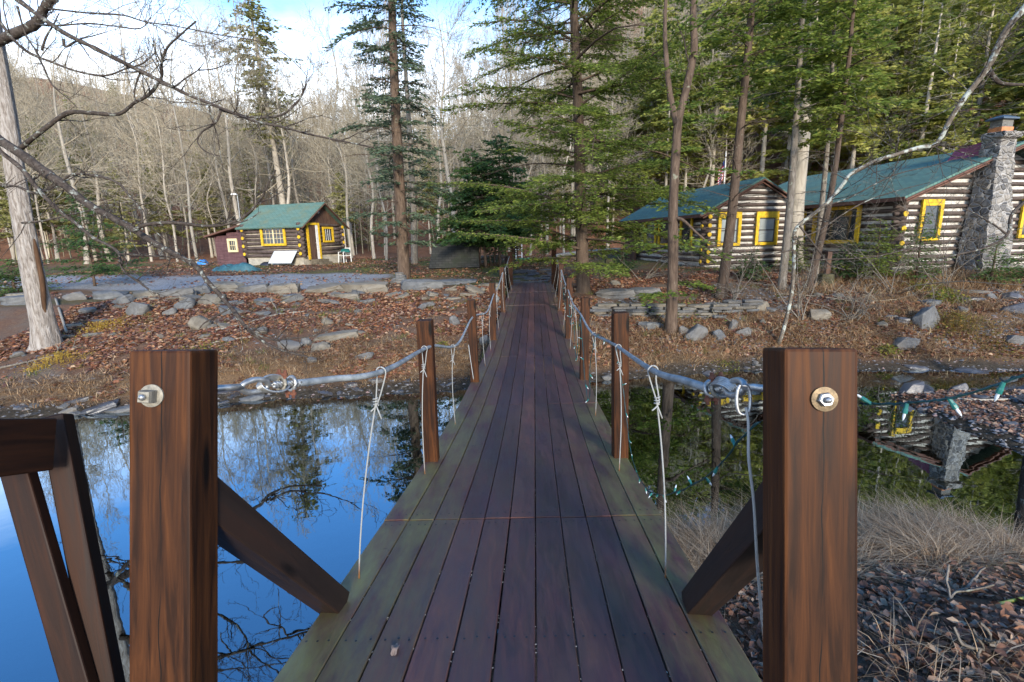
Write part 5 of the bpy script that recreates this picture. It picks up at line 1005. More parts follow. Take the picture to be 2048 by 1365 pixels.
BR = [  # crop-1 coordinates (x*0.4397), reach in distance, thickness px
 ([(80, 0), (180, 75), (290, 150), (400, 205), (520, 265), (640, 325), (740, 375), (850, 430), (950, 470), (1060, 515), (1170, 555), (1290, 580), (1400, 610), (1592, 650), (1700, 672)], 9.6, 8.3, 20, 6),
 ([(1000, 500), (1120, 530), (1220, 535), (1290, 520), (1340, 480), (1370, 440), (1378, 400), (1372, 368)], 8.9, 8.6, 10, 4),
 ([(-60, 600), (0, 640), (100, 705), (200, 780), (300, 850), (400, 930), (500, 985), (600, 1040), (700, 1105), (800, 1160), (890, 1210), (940, 1275), (1020, 1365), (1068, 1420), (1120, 1490), (1200, 1555), (1290, 1597), (1400, 1625)], 10.2, 7.6, 40, 7),
 ([(1130, 1500), (1230, 1545), (1330, 1540), (1420, 1530), (1500, 1495), (1570, 1450)], 7.9, 7.8, 9, 3),
 ([(1050, 1400), (1000, 1430), (930, 1470), (905, 1500)], 7.9, 7.8, 8, 4),
 ([(-40, 660), (0, 690), (100, 770), (180, 870), (270, 960), (350, 1020), (420, 1080), (500, 1120), (540, 1155), (560, 1230), (640, 1290), (705, 1338)], 9.6, 8.2, 20, 6),
 ([(540, 1155), (680, 1165), (860, 1180), (1000, 1215)], 8.5, 8.2, 9, 4),
 ([(615, 1052), (640, 1030), (700, 1018), (800, 1015), (950, 1030), (1050, 1015), (1120, 980), (1190, 900), (1222, 830), (1255, 775)], 8.8, 8.4, 17, 6),
 ([(1060, 1020), (1130, 1000), (1185, 965)], 8.5, 8.4, 7, 3),
 ([(-40, 838), (0, 842), (80, 850), (160, 880), (250, 845), (330, 795), (430, 800), (530, 830), (580, 880), (640, 960), (648, 1050)], 10.0, 9.2, 11, 8),
 ([(90, 680), (130, 645), (200, 590), (310, 515), (420, 515), (540, 520), (610, 470), (680, 430), (735, 350), (735, 290), (760, 220), (820, 160), (892, 98)], 10.6, 9.4, 20, 6),
 ([(-30, 60), (0, 100), (60, 180), (130, 240), (240, 285), (350, 325), (480, 345), (580, 310), (650, 290), (705, 240)], 9.8, 9.0, 13, 4),
 ([(160, 110), (250, 118), (400, 108), (520, 120), (640, 130), (690, 70)], 9.9, 9.4, 9, 3),
 ([(220, 40), (400, 60), (560, 70), (660, 100), (800, 120), (1000, 160), (1180, 190), (1300, 250), (1400, 350)], 10.0, 9.4, 7, 2.5),
 ([(290, 180), (300, 215), (360, 180), (420, 165), (490, 145)], 9.6, 9.4, 10, 3),
 ([(160, 225), (200, 310), (240, 390), (310, 450), (350, 490)], 9.7, 9.4, 8, 3),
 ([(950, 470), (962, 540), (990, 620), (1000, 690), (1020, 800)], 8.9, 8.9, 6, 2.5),
 ([(1005, 505), (980, 560), (920, 600), (898, 645), (935, 690), (1000, 712)], 8.8, 8.7, 9, 3.5),
 ([(640, 325), (620, 380), (610, 430), (620, 470)], 9.2, 9.2, 8, 5),
 ([(-10, 190), (80, 150), (160, 110), (200, 40), (245, -10)], 11.0, 10.6, 42, 30),
 ([(80, 30), (95, 90), (120, 165), (160, 225)], 9.7, 9.7, 9, 5), ([(190, 230), (210, 170), (245, 110), (268, 62)], 9.6, 9.5, 9, 4),
 ([(730, 380), (790, 395), (840, 360), (900, 320), (928, 285)], 9.0, 8.8, 9, 3), ([(900, 320), (970, 315), (1035, 290)], 8.9, 8.8, 6, 3),
 ([(100, 1015), (200, 1005), (330, 975), (450, 950)], 9.2, 8.9, 9, 4), ([(200, 780), (150, 830), (210, 870), (260, 850)], 9.5, 9.4, 8, 4),
]
segl = []; r = np.random.default_rng(17)
for pts, ya, yb, ta, tb in BR:
    ya, yb = ya * YB / 11.2, yb * YB / 11.2; m = len(pts); Q = smooth_path([atY(x * 0.4397, y * 0.4397, ya + (yb - ya) * q / (m - 1)) - b for q, (x, y) in enumerate(pts)], 4)
    dd = np.array([depth(q + b) for q in Q]); rr = 1.15 * np.linspace(ta, tb, len(Q)) * 0.4397 / 2 * dd / FPX * (1 + 0.08 * r.normal(0, 1, len(Q))); cr_.tube(Q, rr, 7)
    Lq = np.sum(np.linalg.norm(np.diff(Q, axis=0), axis=1))
    for k_ in range(int(Lq * 3.2)):
        q_i = int(r.uniform(0.12, 0.98) * (len(Q) - 1)); t_ = unit(Q[q_i + 1] - Q[q_i]) if q_i + 1 < len(Q) else unit(Q[-1] - Q[-2]); dn = unit(t_ * r.uniform(0.3, 1.0) + np.array([r.normal(0, .5), r.normal(0, .4), r.normal(0.25, .55)]))
        grow(cr_, segl, Q[q_i], dn, r.uniform(0.2, 0.95), min(0.014, rr[q_i] * 0.6), 2, r, 0.25, 0.35, (3,), 0.008)
cr_.segs(*[np.concatenate([s[k] for s in segl]) for k in range(4)], 3)
ot = put('old_bare_tree', 'old pale trunk with a split hollow and long dark lichened limbs on the left bank', 'tree', b, tr, cr_, M['bark_pale'], M['bark_lichen'], crown='limbs', smooth_c=True)
# the split hollow down its front
mb = MB(); pts = [(68, 478), (72, 500), (78, 530), (84, 560), (87, 590), (88, 618), (92, 636)]; Q = smooth_path([atY(x - 3, y, YB - 0.132 + 0.002 * q) - b for q, (x, y) in enumerate(pts)], 4); wv_ = np.interp(np.arange(len(Q)), [0, 4, 12, 20, len(Q) - 1], [0.015, 0.045, 0.055, 0.05, 0.015])
mb.tube(Q + np.array([0, 0.04, 0]), wv_, 8); mb.build('hollow', m_wood('rotten_heartwood', [(0.3, (0.025, 0.015, 0.010)), (0.55, (0.085, 0.048, 0.028)), (0.8, (0.17, 0.105, 0.065))], 0.9, 0.1, (14, 14, 1.5)), ot, smooth=True)
# young hemlocks beside the shelter
for (px, yb, ht, sd_, rr_, lb) in ((1000, 535, 250, 1, 1.75, 'tallest dark young hemlock in the clump right of the shelter'), (972, 536, 215, 2, 1.6, 'dark young hemlock right against the shelter end'), (1028, 531, 190, 3, 1.6, 'bushy young hemlock nearest the left end posts'), (948, 534, 225, 5, 1.45, 'slim young hemlock rising just behind the shelter')):
    b = G(px, yb); s_ = depth(b) / FPX; hh = ht * s_; r = np.random.default_rng(sd_)
    tr, fo = conifer([np.array([0, 0, -.2]), np.array([r.uniform(-.15, .15), 0, hh * .5]), np.array([r.uniform(-.2, .2), 0, hh])], 0.075, 0.012, hh * 0.20, lambda f: rr_ * 1.45 * (1.05 - f) ** 0.55, 78, sd_ + 50, L=0.20, Wd=0.065, step=0.040, tw=0.13, droop=0.12, elev=(-0.1, 0.5), skip=0.1, irr=(0.35, 1.35))
    for q in range(2): x = r.uniform(-.45, .45); tr.tube([[x, .1, -.2], [x * .6, .05, hh * .2], [x * .3, 0, hh * .45]], [0.045, 0.035, 0.02], 6)
    put('young_hemlock', lb, 'tree', b, tr, fo, M['bark_brown'], M['young'], 'young hemlocks by the shelter')
# small evergreens near the house and the old tree
for (px, yb, ht, wpx, sd_, mt_, lb) in ((1980, 572, 95, 80, 1, 'young', 'bushy little hemlock in front of the chimney foot'), (2052, 575, 110, 70, 2, 'young', 'dark little hemlock at the right edge beside the chimney'), (1832, 566, 135, 110, 3, 'young', 'low spreading hemlock left of the chimney foot'), (1745, 568, 125, 120, 4, 'hemlock', 'low loose hemlock below the broad picture window'), (1690, 560, 75, 90, 6, 'young', 'small ragged hemlock under the picture window edge'), (1500, 560, 55, 70, 7, 'young', 'small green hemlock below the wing gable windows'), (1590, 548, 75, 60, 8, 'hemlock', 'small hemlock beside the thick pale pine trunk'), (190, 572, 185, 190, 9, 'young', 'dark bushy hemlock just behind the old pale tree'), (30, 590, 70, 120, 10, 'young', 'low dark hemlock at the left edge behind the old tree'), (738, 500, 95, 60, 11, 'olive', 'yellow green young pine right of the small cabin'), (708, 495, 70, 50, 12, 'olive', 'short yellow green pine beside the small cabin'), (1242, 548, 45, 50, 13, 'young', 'tiny hemlock beside the bare grey stump')):
    b = G(px, yb); s_ = depth(b) / FPX; hh = ht * s_; rr_ = wpx * s_ / 2 * 1.15; k_ = max(1.0, s_ * FPX / 16); r = np.random.default_rng(sd_)
    tr, fo = conifer([np.array([0, 0, -.1]), np.array([r.uniform(-.05, .05), 0, hh * .6]), np.array([0, 0, hh])], 0.035 * k_, 0.008, hh * 0.08, lambda f: rr_ * (1.05 - f) ** 0.75, 44, sd_ + 80, L=0.10 * k_, Wd=0.036 * k_, step=0.035 * k_, tw=0.10 * k_, droop=0.12, elev=(0.0, 0.45))
    put('small_evergreen', lb, 'tree', b, tr, fo, M['bark_brown'], M[mt_], 'small evergreens around the buildings')
# bare shrubs with pale tangled twigs on the right bank
for (px, yb, ht, sd_, mt_, lb) in ((1600, 640, 150, 1, 'twig_far', 'pale twiggy shrub sprawling over the right bank below the house'), (1470, 610, 110, 2, 'twig_far', 'thin pale shrub at the foot of the reddish spruce'), (1790, 590, 210, 3, 'twig_far', 'tall grey twiggy shrub in front of the log house corner'), (1885, 575, 190, 4, 'twig_far', 'grey twiggy shrub against the chimney side'), (1700, 640, 95, 5, 'twig_far', 'low bare shrub among the stones left of the big boulder'), (1290, 560, 120, 6, 'twig_far', 'thin bare shrub left of the forked tree')):
    b = G(px, yb); s_ = depth(b) / FPX; r = np.random.default_rng(sd_ + 60); tr, sg = MB(), []
    for k_ in range(7):
        a = r.uniform(0, 6.28); e = r.uniform(0.5, 1.25); grow(tr, sg, r.normal(0, 0.08, 3) * np.array([1, 1, 0]), np.array([math.cos(a) * math.cos(e), math.sin(a) * math.cos(e), math.sin(e)]), ht * s_ * r.uniform(0.7, 1.25), 0.018, 2, r, -0.35, 0.35, (7, 5), 0.009)
    tr.segs(*[np.concatenate([s[k] for s in sg]) for k in range(4)], 3); tag(tr.build('bare_shrub', M['bark_grey'], loc=b, smooth=True), lb, 'shrub', 'bare shrubs on the right bank')
# ---- the wood on the hillsides
RMIN = 0.011
FB = []                                                              # bare tree kinds
for k_ in range(6):
    r = np.random.default_rng(200 + k_); h_ = r.uniform(12.5, 17.5); P = [np.array([0, 0, -0.6])] + [np.array([r.normal(0, .25) + 0.5 * q * r.uniform(-.4, .4), r.normal(0, .2), h_ * q / 5]) for q in range(1, 6)]
    FB.append(bare_tree(P, (0.12, 0.2, 0.15, 0.24, 0.10, 0.17)[k_], 0.03, h_ * (0.22, 0.4, 0.3, 0.35, 0.2, 0.3)[k_], 22, 300 + k_, 5.2, 2, up=0.35, kids=(9, 6), ksides=7, thin=0.03, elev=(0.1, 0.9)))
FC = []
for k_ in range(4):
    r = np.random.default_rng(400 + k_); h_ = r.uniform(15, 21); pw = (0.75, 0.6, 0.9, 0.5)[k_]
    FC.append(conifer([np.array([0, 0, -.6]), np.array([r.normal(0, .2), 0, h_ / 2]), np.array([r.normal(0, .2), 0, h_])], 0.22, 0.03, h_ * (0.12, 0.35, 0.2, 0.45)[k_], lambda f: 3.9 * (1.04 - f) ** pw, 84, 500 + k_, L=0.50, Wd=0.16, step=0.085, tw=0.34, droop=0.05, elev=(-0.15, 0.4), up_n=1.4, dead=8, dead_len=1.8, skip=0.1, ksides=6))
def protos(lst, mt, mc, name, label, cat, group):
    out = []
    for tr, cr_ in lst:
        o = thing(name, label, cat, (0, 0, 0), 0, group); tr.build('trunk', mt, o, smooth=True); cr_.build('crown', mc, o); out.append(o)
    return out
GL = dict(bare='bare pale trees of the wood across the valley', hem='sunlit hemlocks on the steep right hillside', oli='olive green pines on the left hillside')
pb = protos(FB, M['bark_far'], M['twig_far'], 'bare_tree', 'bare pale grey tree of the wood behind the clearing', 'tree', GL['bare'])
ph = protos(FC, M['bark_far'], M['farneedle'], 'hemlock_tree', 'yellow green hemlock on the steep hillside behind the log house', 'tree', GL['hem'])
po = protos(FC, M['bark_far'], M['olive'], 'pine_tree', 'olive green pine among bare trees on the left hillside', 'tree', GL['oli'])
used = set()
def plant(lst, x, y, rz, s, th=1.0):
    o = lst[int(abs(x * 7 + y * 13)) % len(lst)]; z = float(H(x, y))
    if o.name not in used: used.add(o.name); o.location = (x, y, z); o.rotation_euler = (0, 0, rz); o.scale = (s * th, s * th, s); return o
    return dup(o, (x, y, z), rz, (s * th, s * th, s))
r = np.random.default_rng(77)
def inview(x, y, m=0.16):
    return abs(x / (y * 1.0 + 1e-6)) < 1.02 + m
for (px, yb, dd) in ((165, 490, 40), (215, 478, 46), (395, 520, 36), (352, 508, 40), (300, 500, 44), (482, 470, 42), (575, 430, 44), (700, 470, 40), (745, 470, 38), (672, 470, 46), (905, 520, 36), (1060, 510, 38), (1092, 505, 40), (1128, 500, 37), (1000, 500, 42), (880, 500, 44), (1216, 500, 42), (770, 500, 35), (60, 500, 38), (20, 500, 44), (255, 495, 50), (430, 480, 50), (1170, 480, 50)):
    p = atY(px, yb, dd); plant(pb, p[0], p[1], r.uniform(0, 6.28), r.uniform(0.8, 1.05))
for k_ in range(30):
    y = r.uniform(42, 70); x = r.uniform(-1.0, 0.16) * y
    if abs(x + 17) < 5 and y < 42: continue
    plant(pb, x, y, r.uniform(0, 6.28), r.uniform(1.2, 1.55), 0.62)
n_ = 0
while n_ < 150:
    y = 44 + 95 * r.random() ** 1.3; x = r.uniform(-1.05, 0.42) * y
    if y < 48 - 0.35 * min(x, 20) * 0 or (x > 10 and y < 50): continue
    plant(pb, x, y, r.uniform(0, 6.28), r.uniform(0.75, 1.1)); n_ += 1
n_ = 0
while n_ < 185:
    y = 27 + 85 * r.random() ** 1.25; x = r.uniform(0.12, 1.15) * y
    if y < 46 - 0.55 * x + 3 or (x < 24 and y < 33) or x / y < 0.2 + 0.12 * r.random(): continue
    plant(ph, x, y, r.uniform(0, 6.28), r.uniform(0.7, 1.15)); n_ += 1
for k_ in range(36):
    y = r.uniform(34, 90); x = r.uniform(0.12, 1.1) * y
    if (x < 24 and y < 36): continue
    plant(pb, x, y, r.uniform(0, 6.28), r.uniform(0.7, 1.0))
for k_ in range(44):
    y = r.uniform(50, 130); x = r.uniform(-1.05, 0.1) * y; plant(po, x, y, r.uniform(0, 6.28), r.uniform(0.5, 0.85))
for (px, pt_, yy) in ((185, 165, 50), (60, 150, 47), (330, 250, 50), (250, 300, 45), (30, 240, 44), (420, 235, 52), (690, 330, 45), (110, 260, 48), (510, 300, 48), (860, 300, 48), (1225, 230, 46), (1120, 250, 47)):
    p = atY(px, 480, yy); zt = atY(px, pt_, yy)[2]; s_ = max(0.35, (zt - float(H(p[0], p[1]))) / 17.5); plant(po, p[0], p[1], r.uniform(0, 6.28), s_, 0.85)
# tall pine whose crown tops the small cabin
p = atY(575, 440, 46); p[2] = float(H(p[0], p[1])); hp = atY(523, -40, 46)[2] - p[2]
tr, fo = conifer([np.array([0, 0, -.5]), np.array([-.6, 0, hp * .5]), np.array([-1.4, 0, hp])], 0.34, 0.05, hp * 0.42, lambda f: 4.4 * (1.03 - f) ** 0.45 * (0.5 + 0.5 * min(1, 2 * f)), 100, 91, L=0.38, Wd=0.15, step=0.08, tw=0.32, droop=0.05, elev=(-0.05, 0.3), dead=24, dead_len=2.6, skip=0.25)
put('pine_tree', 'tall thin crowned pine with pale trunk rising behind the small cabin', 'tree', p, tr, fo, M['bark_far'], M['olive'])
# the mass of stems and twigs deep in the wood
mb = MB(); n_ = 4000; y = 52 + 125 * r.random(n_) ** 0.8; x = r.uniform(-1.5, 1.15, n_) * y; ok = ~((x > 8) & (y < 50)); x, y = x[ok], y[ok]; z = H(x, y); n_ = len(x); h_ = r.uniform(5, 15, n_); ln = r.normal(0, 0.06, (n_, 2)) * h_[:, None]
b0 = np.stack([x, y, z - 0.3], -1); b1 = b0 + np.concatenate([ln, h_[:, None]], 1); mb.segs(b0, b1, r.uniform(0.04, 0.11, n_), 0.02, 4)
for k_ in range(20):
    t_ = r.uniform(0.2, 1, n_)[:, None]; q0 = b0 + (b1 - b0) * t_; a = r.uniform(0, 6.28, n_); ll = r.uniform(0.6, 2.4, n_) * (1.15 - t_[:, 0] * 0.6); q1 = q0 + np.stack([np.cos(a) * ll, np.sin(a) * ll, ll * r.uniform(0.1, 1.0, n_)], -1); mb.segs(q0, q1, 0.028, 0.012, 3)
    q2 = q0 + (q1 - q0) * 0.55; a = a + r.uniform(-1, 1, n_); q3 = q2 + np.stack([np.cos(a) * ll * .5, np.sin(a) * ll * .5, ll * r.uniform(0.0, 0.7, n_)], -1); mb.segs(q2, q3, 0.02, 0.009, 3)
t = NT('mixed_grey_stems'); t.col(t.ramp(t.island(), [(0, (0.10, 0.08, 0.058)), (0.3, (0.20, 0.165, 0.12)), (0.5, (0.30, 0.29, 0.17)), (0.75, (0.34, 0.29, 0.21)), (1, (0.50, 0.46, 0.37))])); t.rough(0.9, 0.2); M['stems'] = t.m  # stem tones made paler; part of the hillside sunlight is in the colour
tag(mb.build('undergrowth', M['stems']), 'mass of thin grey stems and twigs deep in the hillside wood', None, None, 'stuff')
# ------------------------------------------------------------------ stones
def boulder(seed, flat=0.65, npts=15):
    """an angular fieldstone: hull of a few points, edges worn round"""
    import bmesh
    r = np.random.default_rng(seed); P = unit(r.normal(0, 1, (npts, 3))) * r.uniform(0.78, 1.0, (npts, 1)) * np.array([1, 0.8, flat]); bm = bmesh.new()
    for p in P: bm.verts.new(p)
    h = bmesh.ops.convex_hull(bm, input=bm.verts); bmesh.ops.delete(bm, geom=[g_ for g_ in h['geom_interior'] if isinstance(g_, bmesh.types.BMVert)], context='VERTS')
    bmesh.ops.dissolve_limit(bm, angle_limit=0.3, verts=bm.verts[:], edges=bm.edges[:]); bmesh.ops.bevel(bm, geom=bm.edges[:], offset=0.10, segments=3, profile=0.6, affect='EDGES', clamp_overlap=True)
    bmesh.ops.triangulate(bm, faces=bm.faces[:]); bmesh.ops.subdivide_edges(bm, edges=[e for e in bm.edges if e.calc_length() > 0.3], cuts=1, use_grid_fill=True); bmesh.ops.triangulate(bm, faces=bm.faces[:]); bm.verts.index_update()
    V = np.array([v.co[:] for v in bm.verts]); F = np.array([[v.index for v in f.verts] for f in bm.faces]); bm.free()
    V = V * (1 + 0.07 * fbm(V[:, 0] * 2 + seed, V[:, 1] * 2 + V[:, 2] * 3, 2.2, seed)[:, None]); V = V * 0.5 / np.abs(V[:, 0]).max(); m_ = MB(); m_.add(V, F); return m_
BO = [boulder(k + 20, (0.55, 0.7, 0.45, 0.8, 0.4, 0.6)[k % 6], 13 + k) for k in range(9)]
SLB = [slab(1, (0.6, 0.75, 0.5)[k % 3], (0.16, 0.22, 0.28, 0.13)[k % 4], 900 + k, 11, 0.2) for k in range(8)]
ROCKM = {}
def rockmesh(kind, k, mat):
    key = (kind, k, mat)
    if key not in ROCKM:
        o = (BO if kind == 'b' else SLB)[k % (9 if kind == 'b' else 8)].build('rock' if kind == 'b' else 'stone_slab', M[mat], smooth=(kind == 'b')); ROCKM[key] = o.data; bpy.data.objects.remove(o)
    return ROCKM[key]
rr_ = np.random.default_rng(123)
def rock(p, wd, hgt, kind='b', mat='rock', label='', cat='rock', group=None, rz=None, tilt=(0, 0), sink=0.25):
    k = int(rr_.integers(0, 9)); me = rockmesh(kind, k, mat); o = bpy.data.objects.new('rock' if kind == 'b' else 'stone_slab', me); COL.objects.link(o)
    ex = np.array([v.co[:] for v in me.vertices]); hz = ex[:, 2].max() - ex[:, 2].min(); sz = hgt / hz
    o.scale = (wd, wd * rr_.uniform(0.75, 1.1), sz); o.location = (p[0], p[1] + 0.3 * wd, p[2] + hgt * (0.5 - sink)); o.rotation_euler = (tilt[0], tilt[1], rr_.uniform(-.5, .5) if rz is None else rz)
    return tag(o, label, cat, group, 'thing')
def rpx(x, y, w_, h_, label, kind='b', mat='rock', rz=None, tilt=(0, 0), group=None, sink=0.36):
    p = G(x, y); s_ = depth(p) / FPX; return rock(p, w_ * s_, h_ * s_ * 1.25, kind, mat, label, 'slab' if kind == 's' else 'rock', group, rz, tilt, sink)
GRL, GRR = 'stones of the left bank', 'stones of the right bank'
for (x, y, w_, h_, lb, kd, mt, rz, tl) in [
    (722, 590, 112, 30, 'broad pale slab on top of the left bank, left of the tall spruce', 's', 'rocktan', 0.1, (0.05, 0)), (838, 581, 92, 26, 'thick grey slab just below the foot of the tall spruce', 's', 'rock', -0.1, (0, 0.04)), (912, 571, 92, 13, 'thin flat slab along the bank top near the left end post', 's', 'rock', 0.0, (0, 0)),
    (640, 588, 78, 20, 'tan slab second left of the broad pale slab', 's', 'rocktan', 0.2, (0.1, -0.1)), (560, 590, 66, 26, 'thick tan slab under the gravel edge, midway along the bank top', 's', 'rocktan', 0, (0, -0.06)), (500, 588, 72, 22, 'slanting grey slab at the gravel edge', 's', 'rock', 0.1, (0, -0.12)), (440, 586, 80, 26, 'big tan slab under the tip of the long limb', 's', 'rocktan', 0.2, (0.1, 0.05)), (388, 592, 60, 24, 'overhanging grey slab at the bank top above the round boulders', 's', 'rock', 0.1, (0, -0.2)),
    (270, 634, 50, 38, 'round blue grey boulder on red leaves on the left bank', 'b', 'rock', 0, (0.1, 0)), (236, 610, 48, 18, 'tilted grey slab leaning above the round blue grey boulder', 's', 'rock', 0.2, (0, -0.45)), (168, 628, 34, 16, 'small pointed grey rock right of the old pale tree', 'b', 'rock', 0.3, (0, -0.2)), (140, 603, 46, 22, 'pale angular rock high beside the old pale tree', 'b', 'rock', 0.1, (0, 0)), (364, 620, 40, 32, 'pale upright boulder on the leafy left bank', 'b', 'rock', 0.5, (0, 0)), (335, 632, 28, 20, 'small rock between two pale boulders', 'b', 'rock', 0.4, (0, 0)), (418, 612, 62, 30, 'wide tan rock below the big tan slab', 'b', 'rocktan', 0.1, (0, -0.1)), (448, 632, 44, 26, 'angular grey rock behind the drooping limb tip', 'b', 'rock', 0.7, (0, 0)), (394, 660, 44, 32, 'upright split rock beside the pile of small stones', 'b', 'rocktan', 0.9, (0, -0.5)), (203, 646, 100, 8, 'flat sheet of slate lying below the round boulder', 's', 'rock', 0.2, (0, 0)),
    (572, 703, 58, 30, 'rounded striped boulder, leftmost of three above the cable', 'b', 'rock', 0.2, (0, -0.1)), (608, 694, 26, 24, 'small upright rock, middle of three above the cable', 'b', 'rock', 0.6, (0, -0.3)), (638, 704, 40, 24, 'cracked block, rightmost of three above the cable', 'b', 'rocktan', 0.1, (0, 0)), (668, 686, 96, 22, 'long weathered slab lying on the left bank', 's', 'rocktan', 0.25, (0, -0.1)), (622, 726, 22, 14, 'small round stone below the three boulders', 'b', 'rock', 0, (0, 0)), (726, 721, 40, 20, 'grey rock in dry grass left of the nearest slim left post', 'b', 'rock', 0, (0, 0)), (908, 650, 26, 20, 'pale rock between the first two slim left posts', 'b', 'rock', 0.5, (0, 0)), (985, 605, 30, 18, 'grey rock beside the far left deck edge', 'b', 'rock', 0.5, (0, 0)), (968, 692, 26, 26, 'grey rock under the deck edge by the second slim left post', 'b', 'rock', 0.5, (0, 0)),
    (182, 828, 74, 14, 'long flat slab at the water edge left of the big post', 's', 'slate', 0.3, (0, -0.22)), (232, 832, 70, 16, 'brown slab at the water edge touching the big left post', 's', 'rock', 0.1, (0, -0.1)), (128, 832, 40, 14, 'pale wedge of slate at the left water edge', 's', 'rock', 0.3, (0, -0.3)), (135, 812, 60, 10, 'dark slab above the pale wedge on the left shore', 's', 'slate', 0.2, (0, -0.2)), (497, 808, 54, 14, 'smooth grey stone at the water edge under the left cable', 's', 'rock', 0.2, (0, -0.1)), (750, 768, 30, 10, 'flat stone at the water edge right of the hooked hanger', 's', 'rock', 0.2, (0, 0)), (700, 776, 26, 10, 'flat dark stone at the waterline under the left cable', 's', 'slate', 0.2, (0, 0)),
    (1866, 660, 66, 58, 'big pale boulder leaning on the right bank', 'b', 'rock', 0.4, (0, 0.5)), (1826, 700, 62, 30, 'rounded grey boulder in dry grass below the leaning boulder', 'b', 'rock', 0.2, (0, 0)), (1934, 708, 76, 12, 'blue grey slab lying in dry grass on the right bank', 's', 'rock', -0.3, (0, 0.14)), (1990, 762, 110, 18, 'large dark wet slab at the right stream edge', 's', 'slate', -0.2, (0, 0.1)), (1372, 672, 30, 28, 'round grey rock at the foot of the forked tree', 'b', 'rock', 0.2, (0, 0)), (1398, 684, 54, 38, 'striated upright boulder right of the forked tree', 'b', 'rock', 0.3, (0, -0.3)), (1442, 682, 36, 24, 'smooth grey rock second right of the forked tree', 'b', 'rock', 0.2, (0, 0)), (1466, 660, 26, 28, 'narrow standing rock among the right bank stones', 'b', 'rock', 0.8, (0, 0.6)), (1490, 672, 34, 22, 'grey rock beside the narrow standing rock', 'b', 'rock', 0.2, (0, 0)), (1306, 662, 52, 20, 'flat topped rock left of the forked tree foot', 's', 'rock', 0.2, (0, 0.1)), (1234, 598, 74, 22, 'broad pale slab right of the big hemlock', 's', 'rock', 0, (0, 0)), (1290, 592, 64, 18, 'grey slab second right of the big hemlock', 's', 'rock', 0.1, (0, 0)), (1232, 572, 26, 12, 'small tan rock behind the broad pale slab', 'b', 'rocktan', 0, (0, 0)), (1524, 625, 40, 22, 'pale tilted slab at the end of the dry stone wall', 's', 'rocktan', 0.3, (0, -0.5)), (1645, 640, 58, 26, 'pale rough boulder behind the big right post', 'b', 'rocktan', 0.2, (0, 0.2)), (1600, 622, 30, 14, 'tan rock left of the pale rough boulder', 'b', 'rocktan', 0.2, (0, 0)), (1770, 655, 26, 14, 'pale small rock left of the leaning boulder', 'b', 'rocktan', 0.3, (0, 0)), (1815, 648, 34, 14, 'dark flat rock beside the leaning boulder', 's', 'slate', 0.3, (0, 0.2)),
    (1972, 590, 92, 10, 'long flat slab capping the stones by the right edge', 's', 'rock', -0.1, (0, 0.06)), (1990, 600, 26, 14, 'rounded pale stone under the long flat slab', 'b', 'rock', 0, (0, 0)), (1955, 606, 60, 12, 'dark ledge slab left under the rounded pale stone', 's', 'slate', 0, (0, 0)), (2030, 600, 44, 18, 'dark blue rock at the right frame edge by the slabs', 'b', 'slate', 0, (0, 0)), (2044, 628, 54, 30, 'big dark rock cut off by the right frame edge', 'b', 'slate', 0, (0, 0)), (2040, 690, 40, 24, 'grey rock at the right edge above the wet slab', 'b', 'rock', 0, (0, 0)), (1870, 612, 40, 14, 'mossy flat rock between the little hemlock and the leaning boulder', 's', 'rock', 0, (0, 0)), (1846, 746, 50, 14, 'dark wet slab in the shallows beside the dry grass', 's', 'slate', -0.2, (0, 0.1)), (1890, 772, 66, 14, 'oval dark slab lying in the shallow water', 's', 'slate', -0.1, (0, 0.1)), (1925, 785, 30, 24, 'rounded wet stone among the leaf raft', 'b', 'slate', 0, (0, 0)), (342, 596, 70, 22, 'grey slab at the bank top straight above the round boulder', 's', 'rock', 0.1, (0, -0.1)), (282, 598, 62, 18, 'flat pale slab at the bank top left of the overhanging slab', 's', 'rocktan', 0.0, (0, 0)), (205, 600, 66, 20, 'broad grey slab at the bank top beside the small leaning stick', 's', 'rock', 0.2, (0, 0.05)), (60 - 40, 612, 60, 24, 'pale stacked slab at the left frame edge behind the old tree', 's', 'rock', 0.1, (0, 0)), (24, 600, 50, 16, 'upper pale slab at the left frame edge', 's', 'rocktan', 0.2, (0, 0)), (690, 600, 60, 16, 'low tan slab tucked under the broad pale slab', 's', 'rocktan', 0.0, (0, 0)), (985, 577, 60, 12, 'flat slab touching the bridge at the left end posts', 's', 'rocktan', 0.0, (0, 0)), (1150, 905, 0, 0, '', 'b', 'rock', 0, (0, 0))]:
    if w_: rpx(x, y, w_, h_, lb, kd, mt, rz, tl)
# unnamed stones: counted, but nothing tells them apart
def scatter(n, xr, yr, test, size, label, group, kinds, mats, zoff=0.0):
    c_ = 0; tries = 0
    while c_ < n and tries < n * 60:
        tries += 1; x = rr_.uniform(*xr); y = rr_.uniform(*yr)
        if not test(x, y) or abs(x - float(deckx(y))) < 0.3 and y < 20: continue
        s_ = size[0] + (size[1] - size[0]) * rr_.random() ** 2.2; kd = kinds[int(rr_.integers(0, len(kinds)))]; z = float(H(x, y))
        rock((x, y, z + zoff), s_, s_ * rr_.uniform(0.3, 0.6) if kd == 'b' else s_ * rr_.uniform(0.15, 0.26), kd, mats[int(rr_.integers(0, len(mats)))], label, 'rock' if kd == 'b' else 'slab', group, rr_.uniform(0, 3.1), (rr_.normal(0, .15), rr_.normal(0, .2)), 0.25); c_ += 1
fs = lambda x: float(np.interp(x, FSX, FSY))
scatter(105, (-12, 0), (9, 17), lambda x, y: 2.6 < y - fs(x) < 6.8 and float(fbm(x, y, .5, 31)) > -.06, (0.10, 0.5), 'grey stone half sunk in red leaves on the left bank', GRL, 'bbs', ('rock', 'rocktan'))
